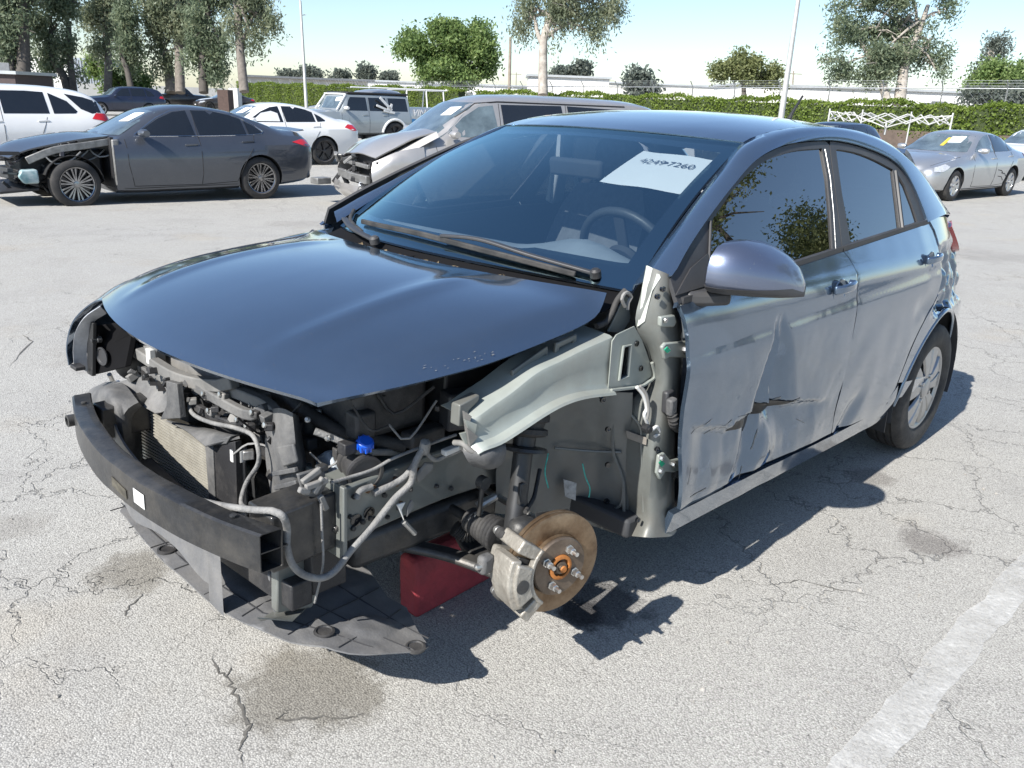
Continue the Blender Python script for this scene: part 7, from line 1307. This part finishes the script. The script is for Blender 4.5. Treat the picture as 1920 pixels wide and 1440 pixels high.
# ---------------------------------------------------------------- mirrors, wipers, cowl, handles, wheels, rear end, cabin
def mirror(s):
    # housing: rounded shell built from stacked outlines, base to tip
    st = [(y, w, h, .974 + .66 * h, xc) for y, w, h, xc in ((.828, .06, .028, -.530), (.842, .14, .060, -.540), (.862, .20, .073, -.552), (.895, .225, .074, -.572), (.93, .215, .066, -.598), (.962, .185, .054, -.622), (.986, .14, .040, -.645), (1.002, .08, .022, -.668), (1.010, .012, .006, -.685))]
    rings = []
    for y, w, h, dz, xc in st:
        ring = []
        for k in range(22):
            a = 2 * math.pi * k / 22; c, sn = math.cos(a), math.sin(a)
            e = 3.0; q = (abs(c) ** e + abs(sn) ** e) ** (-1 / e)
            x = c * q * w * (.55 if c > 0 else .45); z = sn * q * h
            ring.append(Vector((xc - .03 + x * 1.15, s * y, dz + z * (1.22 if sn > 0 else .66))))
        rings.append(ring)
    mb = MB(); mb.rings(rings); o = mb.build('door_mirror', 'mirror_paint_sunlit', CAR, 50)
    # dark lower shell, indicator strip and foot
    low = [[Vector((v.x + .002 * (1 if v.x > xc else -1), v.y + s * .0015, min(v.z, 1.0) - .003)) for v in rg] for rg, (y, w, h, d, xc) in zip(rings, st)]
    MB().rings(low).build('mirror_base_shell', 'trim_grey', o, 50)
    MB().tube(cr([(-.565, s * .858, .984), (-.55, s * .90, .986), (-.575, s * .945, .988), (-.59, s * .958, .998)], 14), .006, 8).build('indicator', 'dust_light', o, 60)
    MB().beam(cr([(-.47, s * .785, .955), (-.52, s * .82, .955), (-.57, s * .87, .962)], 8), .075, .040).build('mirror_foot', 'trim_grey', o, 40, .012)
    sheet('mirror_sail', [(-.395, .972), (-.60, .985), (-.60, 1.06), (-.50, 1.03)], side_fn(s, None, -.003), .05, 'trim_grey', o, solid=.006, flip=s > 0)
    return o
paint('mirror_paint_sunlit', (.16, .19, .27), .3, .8, .36)  # paler than the body paint: sunlight on the cap put into the colour
ml = mirror(1); ml['label'] = 'left door mirror with sunlit blue cap'
# cowl panel, wiper arms and blades
g = [[hood(1, s) + Vector((.01, 0, -.05)) for s in lin(-1, 1, 30)], [hood(1, s).lerp(ws(s, 0), .5) + Vector((0, 0, -.030)) for s in lin(-1, 1, 30)], [ws(s, 0.0) + Vector((-.01, 0, -.012)) for s in lin(-1, 1, 30)]]
obj('cowl_panel', grid_mesh('cowl_panel', g), 'deep_black', CAR, 60, .003)
def on_ws(u, v, h=.018): return ws(u, v) + Vector((.40, 0, .92)) * h
def wiper(arm, blade, w):
    a = MB(); a.beam(cr(arm, 16), .022, .010); o = a.build('wiper', 'trim_grey', CAR, 30, .003)
    b = MB(); b.beam(cr(blade, 24), .012, .016); b.build('wiper_blade', 'rubber', o, 30, .003)
    MB().lathe(arm[0], (.3, 0, 1), [(.016, -.01), (.016, .008), (.010, .014), (.001, .015)], 14).build('wiper_pivot', 'black_plastic', o)
    return o
wiper([on_ws(.86, .035, .010), on_ws(.60, .050, .02), on_ws(.36, .065, .03), on_ws(.15, .060, .022)], [on_ws(.80, .012, .012), on_ws(.55, .03, .014), on_ws(.30, .045, .014), on_ws(.0, .058, .014), on_ws(-.30, .055, .012), on_ws(-.55, .05, .012)], 0)
wiper([on_ws(-.22, -.025, .012), on_ws(-.50, -.01, .022), on_ws(-.78, .02, .024)], [on_ws(-.40, -.005, .012), on_ws(-.70, .03, .014), on_ws(-.95, .09, .012)], 0)
rn = random.Random(8)
mb = MB()
for i in range(90):
    u = rn.gauss(.15, .3); p = hood(1, max(-.9, min(.9, u))).lerp(ws(max(-.9, min(.9, u)), 0), rn.uniform(.15, .8)) + Vector((0, 0, -.022)); d = Vector((rn.uniform(-1, 1), rn.uniform(-1, 1), rn.uniform(-.3, .5))).normalized() * rn.uniform(.006, .02); w = d.cross(Vector((0, 0, 1))).normalized() * rn.uniform(.002, .006)
    mb.add([p - d, p + w, p + d, p - w + Vector((0, 0, .003))], [(0, 1, 2, 3)])
o = mb.build('leaf_litter', mat('dry_leaf', (.16, .12, .07), .9, var=.4, vs=30), CAR, 0); tag(o, kind='stuff')
# paint chips along the bonnet edge
for i in range(22):
    t = rn.uniform(.28, .50); p = hood(t, rn.uniform(.965, .99)) + Vector((0, .002, .0025)); d = hood(t + .02, .98) - hood(t, .98)
    MB().add([p, p + d * rn.uniform(.1, .6) + Vector((0, .001, .0005)), p + d * .2 + Vector((0, -.0005, .0012 * rn.random() + .0004))], [(0, 1, 2)]).build('paint_chip', 'dust_light', hd, 0)
# door handles: cups pressed into the doors with a grip bar
def handle(c, s, dr, ln=.105):
    x, z = c; y = s * (side_y(x, z) + .001)
    m = MB(); m.lathe((x, y - s * .012, z), (0, s, 0), [(.001, -.004), (.02, -.003), (.034, .002), (.041, .011), (.045, .0145), (.048, .0125)], 28, False); o = m.build('handle_cup', 'hatch_paint', dr, 60)
    MB().beam(cr([(x + .055, y + s * .004, z + .012), (x + .03, y + s * .022, z + .016), (x - .03, y + s * .026, z + .020), (x - .075, y + s * .018, z + .022), (x - .09, y + s * .004, z + .022)], 14), .016, .030).build('handle_grip', 'hatch_paint', dr, 60, .006)
    MB().lathe((x - .075, y + s * .0, z + .022), (0, s, 0), [(.016, 0), (.016, .018), (.012, .022), (.001, .022)], 18).build('lock_cap', 'hatch_paint', dr, 50)
fd = [o for o in CAR.children if o.name.startswith('front_door')]; rd = [o for o in CAR.children if o.name.startswith('rear_door')]
hf, hr = (-1.356, 0.847, 0.887), (-2.255, 0.839, 0.920)
handle((hf[0], hf[2]), 1, fd[0]); handle((hr[0] + .02, hr[2]), 1, rd[0]); handle((hf[0], hf[2]), -1, fd[1]); handle((hr[0], hr[2]), -1, rd[1])
# ---- wheels
mat('hubcap_silver', (.42, .42, .42), .38, .75, .4, var=.08, dirt=(.22, .2, .17), dirtamt=.25, vs=14)
mat('wheel_dark', (.03, .03, .032), .6, .4, var=.2)
def tyre(mb, r, ri, hw, n=56):
    prof = [(ri, -hw * .80), (ri + .012, -hw * .93), (ri + (r - ri) * .45, -hw), (r - .022, -hw * .93), (r - .006, -hw * .78), (r - .004, -hw * .62)]
    for q in (-.5, -.14, .22): prof += [(r, hw * q), (r, hw * (q + .22)), (r - .008, hw * (q + .225)), (r - .008, hw * (q + .30))]
    prof += [(r, hw * .56), (r - .004, hw * .66), (r - .006, hw * .78), (r - .022, hw * .93), (ri + (r - ri) * .45, hw), (ri + .012, hw * .93), (ri, hw * .80)]
    return mb.lathe((0, 0, 0), (0, 1, 0), prof, n, False)
def hubcap_wheel(parent, c, s):
    e = empty('wheel'); e.parent = parent; e.location = c; e.rotation_euler = (0, 0, 0 if s > 0 else math.pi)
    tyre(MB(), .305, .196, .094).build('tyre', 'rubber', e, 40)
    MB().lathe((0, 0, 0), (0, 1, 0), [(.198, -.07), (.19, -.05), (.175, -.03), (.172, .03), (.001, .032)], 40, False).build('wheel_disc', 'wheel_dark', e, 40)
    cap = MB().lathe((0, 0, 0), (0, 1, 0), [(.172, .050), (.197, .066), (.201, .072), (.197, .078), (.186, .076), (.176, .066)], 56, False).build('hub_cap', 'hubcap_silver', e, 40)
    for k in range(5):
        for q, (w0, w1, sp) in enumerate(((.026, .058, -.27), (.026, .058, .27))):
            a = 2 * math.pi * k / 5 + sp + .3; ca, sa_ = math.cos(a), math.sin(a); pr = lambda r_, t, y: (ca * r_ - sa_ * t, y, sa_ * r_ + ca * t)
            m = MB(); m.rings([[pr(r_, -w, y), pr(r_, w, y), pr(r_, w * .8, y + .012), pr(r_, -w * .8, y + .012)] for r_, w, y in ((.030, .014, .062), (.08, .022, .070), (.13, .033, .070), (.185, .046, .064))]); m.build('spoke', 'hubcap_silver', cap, 35, .002)
    MB().lathe((0, 0, 0), (0, 1, 0), [(.048, .06), (.046, .082), (.036, .088), (.001, .088)], 30).build('cap_centre', 'hubcap_silver', cap, 40)
    for k in range(4): MB().lathe((.062 * math.cos(k * 1.571 + .5), 0, .062 * math.sin(k * 1.571 + .5)), (0, 1, 0), [(.010, .066), (.010, .086), (.001, .088)], 6).build('wheel_nut', 'steel', cap, 30)
    return e
w = hubcap_wheel(CAR, (-2.58, .752, .305), 1); hubcap_wheel(CAR, (-2.58, -.752, .305), -1); hubcap_wheel(CAR, (0, -.752, .29), -1)
# inner arches
for s in (1, -1):
    a_ = [R(-14 + 208 * i / 24) for i in range(25)]
    g = [[Vector((-2.58 + .385 * math.cos(a), s * y, .305 + .385 * math.sin(a))) for a in a_] for y in (.83, .70, .55)]
    obj('wheel_arch_liner', grid_mesh('wheel_arch_liner', g), 'interior', CAR, 60, .003)
    slab('wheel_arch_wall', [(-2.58 + .385 * math.cos(a), s * .56, .305 + .385 * math.sin(a)) for a in a_], (0, -s * .01, 0), 'interior', CAR, 0)
    slab('mud_flap', [(-2.19, s * .70, .30), (-2.17, s * .82, .30), (-2.185, s * .82, .17), (-2.20, s * .70, .17)], (-.006, 0, 0), 'trim_grey', CAR, .001)
    mb = MB(); mb.tube([Vector((x, s * (side_y(x, z) - .004), z)) for x, z in arch[2:-2]], .010, 8); mb.build('arch_lip', 'hatch_paint', CAR, 60)
# rear: tail lamps, hatch, glass, bumper
for s in (1, -1):
    lamp = [(-2.76, 1.032), (-2.86, 1.052), (-2.94, 1.01), (-3.0, .94), (-3.0, .90), (-2.93, .915), (-2.84, .975)]
    sheet('tail_lamp', lamp, side_fn(s, None, -.012), .03, 'red_lens', CAR, solid=.03, flip=s > 0)
g = [[Vector((x - .02 * (1 - u * u), u * w_, z)) for u in lin(-1, 1, 14)] for x, w_, z in ((-2.47, .57, 1.36), (-2.58, .58, 1.30), (-2.66, .61, 1.195), (-2.80, .64, 1.11), (-2.93, .66, 1.04))]
g0 = [[Vector((p.x, p.y, p.z + (roofline(-2.47) - 1.36) * (1 - (2 * i / 14 - 1) ** 2) * (1 - j * .25))) for i, p in enumerate(r)] for j, r in enumerate(g)]
obj('hatch_glass', grid_mesh('hatch_glass', g0[1:]), 'side_glass', CAR, 60)
obj('roof_spoiler', grid_mesh('roof_spoiler', [g0[0], [p + Vector((-.06, 0, -.02)) for p in g0[0]], g0[1]]), 'hatch_paint', CAR, 60, .02)
g = [[Vector((x - .06 * (1 - u * u), u * w_, z)) for u in lin(-1, 1, 16)] for x, w_, z in ((-2.92, .645, 1.04), (-2.99, .665, .95), (-3.02, .695, .80), (-3.04, .735, .66), (-3.07, .738, .55), (-3.06, .738, .36), (-2.98, .71, .27))]
obj('tailgate', grid_mesh('tailgate', g[:4]), 'hatch_paint', CAR, 60, .004); obj('rear_bumper', grid_mesh('rear_bumper', g[3:]), 'hatch_paint', CAR, 60, .006)
# floor pan
MB().box((-1.7, 0, .26), (2.6, 1.5, .06)).build('floor_pan', 'interior', CAR, 30, .01)
MB().beam([(-2.3, .2, .22), (-2.9, .35, .24)], .12, .1).build('exhaust_box', 'dark_metal', CAR, 30, .02)
# ---- cabin
g = surf([[(-.43, -.60, .955), (-.25, 0, .965), (-.43, .60, .955)], [(-.50, -.62, .975), (-.38, 0, .98), (-.50, .62, .975)], [(-.58, -.66, .975), (-.56, 0, .985), (-.58, .66, .985)], [(-.68, -.66, .90), (-.68, 0, .92), (-.68, .66, .92)], [(-.66, -.66, .62), (-.66, 0, .62), (-.66, .66, .62)]], 24, 20)
def hump(p): return p + Vector((-.02, 0, .055)) * (g1(p.y - .36, .16) * g1(p.x + .55, .10))
obj('dashboard', grid_mesh('dashboard', g, hump), 'interior_grey', CAR, 60, .006)
SW = Vector((-.80, .36, .955)); sn = Vector((-.90, 0, .44)).normalized(); su = Vector((0, 1, 0)); sv = sn.cross(su)
mb = MB(); mb.tube([SW + (su * math.cos(k * math.pi / 18) + sv * math.sin(k * math.pi / 18)) * .185 for k in range(37)], .015, 10, False); swo = mb.build('steering_wheel', mat('wheel_rim', (.05, .055, .06), .45, var=.1), CAR, 60)
MB().lathe(SW - sn * .02, sn, [(.001, -.02), (.07, -.02), (.075, 0), (.06, .02), (.001, .03)], 20).build('wheel_boss', 'interior', swo, 40)
for a in (0, math.pi, -math.pi / 2): MB().beam([SW - sn * .01, SW + (su * math.cos(a) + sv * math.sin(a)) * .18], .04, .014, sn).build('wheel_spoke', 'interior', swo, 30, .004)
def seat(x, y, w=.50):
    e = empty('front_seat'); e.parent = CAR; e.location = (x, y, 0)
    g = surf([[(0, -w / 2, .55), (0, 0, .53), (0, w / 2, .55)], [(-.10, -w * .52, .78), (-.06, 0, .76), (-.10, w * .52, .78)], [(-.19, -w * .48, 1.0), (-.16, 0, 1.0), (-.19, w * .48, 1.0)], [(-.24, -w * .36, 1.12), (-.22, 0, 1.13), (-.24, w * .36, 1.12)]], 14, 14)
    obj('backrest', grid_mesh('backrest', g), 'seat_cloth', e, 60, .12, -1)
    MB().box((.24, 0, .46), (.50, w, .14)).build('cushion', 'seat_cloth', e, 30, .05)
    mb = MB(); rings = []
    for z, a in ((1.16, .06), (1.19, .115), (1.26, .125), (1.31, .11), (1.335, .06)): rings.append([Vector((-.27 - .05 * (z - 1.16) + .045 * math.cos(k * .5236), a * math.sin(k * .5236), z)) for k in range(12)])
    mb.rings(rings); mb.build('headrest', 'seat_cloth', e, 60)
    MB().tube([(-.26, -.05, 1.1), (-.265, -.05, 1.18)], .006, 6).build('headrest_post', 'steel', e); MB().tube([(-.26, .05, 1.1), (-.265, .05, 1.18)], .006, 6).build('headrest_post', 'steel', e)
seat(-1.35, .36); seat(-1.35, -.36)
MB().box((-2.25, 0, .78), (.16, 1.24, .58), Matrix.Rotation(.25, 3, 'Y')).build('rear_bench', 'seat_cloth', CAR, 30, .06)
MB().box(ws(0, .80) + Vector((-.05, .03, -.075)), (.03, .24, .065), Matrix.Rotation(.2, 3, 'Y')).build('rear_view_mirror', 'interior', CAR, 30, .012)
for s in (1, -1):
    MB().beam([(-1.56, s * .66, 1.02), (-1.52, s * .57, 1.36)], .08, .05, (0, 1, 0)).build('pillar_trim', 'interior_grey', CAR, 30, .01)
    sheet('door_card', [(-.55, .4), (-.55, .94), (-1.4, 1.0), (-2.2, 1.03), (-2.2, .6), (-1.9, .4)], side_fn(s, None, .06), .2, 'interior', CAR, solid=.01)
    MB().tube(cr([(-1.56, s * .60, 1.30), (-1.60, s * .56, 1.1), (-1.55, s * .52, .8), (-1.45, s * .55, .5)], 14), .012, 5).build('seat_belt', 'interior_grey', CAR)
obj('headlining', grid_mesh('headlining', [[Vector((x, y, roofline(x) - .035 - .05 * (y / .52) ** 2)) for y in lin(-.52, .52, 8)] for x in lin(-1.12, -2.4, 8)]), 'interior_grey', CAR, 60, .004)
# sheet of paper behind the glass, with the lot number
paper = empty('paper_sheet', label='white paper sheet with the number 42497260 behind the windscreen', cat='paper')
paper.matrix_world = CAR.matrix_world.copy()
def pw(a, b, d): u = .505 + .41 * a + .02 * b * (0 if a < .5 else 1); return ws(u, .575 + .285 * b) + Vector((-.40, 0, -.92)) * d
obj('sheet', grid_mesh('sheet', [[pw(i / 8, j / 8, .014 + .002 * math.sin(i)) for i in range(9)] for j in range(9)]), mat('paper_sheet', (.86, .86, .85), .8, var=.02), paper, 60)
fc = bpy.data.curves.new('number', 'FONT'); fc.body = '42497260'; fc.size = 1; fc.offset = -.004; to = bpy.data.objects.new('tmp', fc); COL.objects.link(to)
dg = bpy.context.evaluated_depsgraph_get(); nm = bpy.data.meshes.new_from_object(to.evaluated_get(dg)); bpy.data.objects.remove(to)
xs = [v.co.x for v in nm.vertices]; ys_ = [v.co.y for v in nm.vertices]
for v in nm.vertices: v.co = pw(.16 + .70 * (v.co.x - min(xs)) / (max(xs) - min(xs)), .62 + .13 * (v.co.y - min(ys_)) / (max(ys_) - min(ys_)), .010)
obj('printed_number', nm, mat('ink', (.06, .06, .08), .7), paper, 0)
# red block under the car
mat('block_red', (.30, .035, .045), .8, var=.25, vs=12, bump=.5, bs=45, dirt=(.12, .03, .04), dirtamt=.5)
mb = MB(); pr_ = [(-.045, 0), (.040, 0), (.042, .16), (.036, .186), (.022, .2), (-.028, .2), (-.043, .186), (-.048, .15)]
mb.rings([[Vector((x, .27 - .1 * (.02 - x) * .3 + y, z + .002)) for y, z in pr_] for x in (.02, -.12, -.34)]); bl = mb.build('red_block', 'block_red', None, 35, .012)
tag(bl, 'red wooden block propping the hatchback beside its brake disc', 'block')
MB().tube([(-2.473, 0.000, 1.458), (-2.486, 0.000, 1.483), (-2.571, 0.000, 1.571)], [.012, .007, .005], 8).build('roof_antenna', 'hatch_black', CAR)
# scraped paint and the torn gash on the front door
mat('scrape', (.20, .20, .195), .55, .2, var=.4, vs=60); rs_ = random.Random(31)
for (x, z, l, a) in ((-.55, .586, .10, -.25), (-.66, .556, .12, -.2), (-.80, .565, .09, .1), (-1.02, .556, .10, -.1), (-1.12, .54, .10, -.15), (-.95, .44, .07, -1.3), (-.90, .33, .05, -1.2), (-.52, .44, .05, -1.4), (-1.25, .44, .06, .4), (-.60, .36, .08, -.1)):
    w = rs_.uniform(.0015, .0035); ca, sa_ = math.cos(a), math.sin(a); n = 7
    up = [(x - l / 2 + l * i / n, z + w * rs_.uniform(.2, 1.2)) for i in range(n + 1)]; lo = [(x - l / 2 + l * i / n, z - w * rs_.uniform(.2, 1.2)) for i in range(n, -1, -1)]
    rot_ = lambda p: (x + (p[0] - x) * ca - (p[1] - z) * sa_, z + (p[0] - x) * sa_ + (p[1] - z) * ca)
    sheet('paint_scrape', [rot_(p) for p in up + lo], side_fn(1, dent_front, -.0012), .012, 'scrape', fd[0], solid=0, flip=True)
gash = [(-.74, .540), (-.79, .556), (-.86, .564), (-.95, .570), (-1.00, .560), (-1.04, .556), (-1.10, .546), (-1.16, .536), (-1.12, .527), (-1.05, .528), (-1.02, .534), (-.96, .530), (-.90, .526), (-.84, .512), (-.78, .516), (-.72, .526)]
sheet('torn_gash', gash, side_fn(1, lambda x, z: dent_front(x, z) * .9, -.001), .014, mat('gash_metal', (.045, .045, .045), .4, .6, var=.5, vs=40), fd[0], solid=0, flip=True)
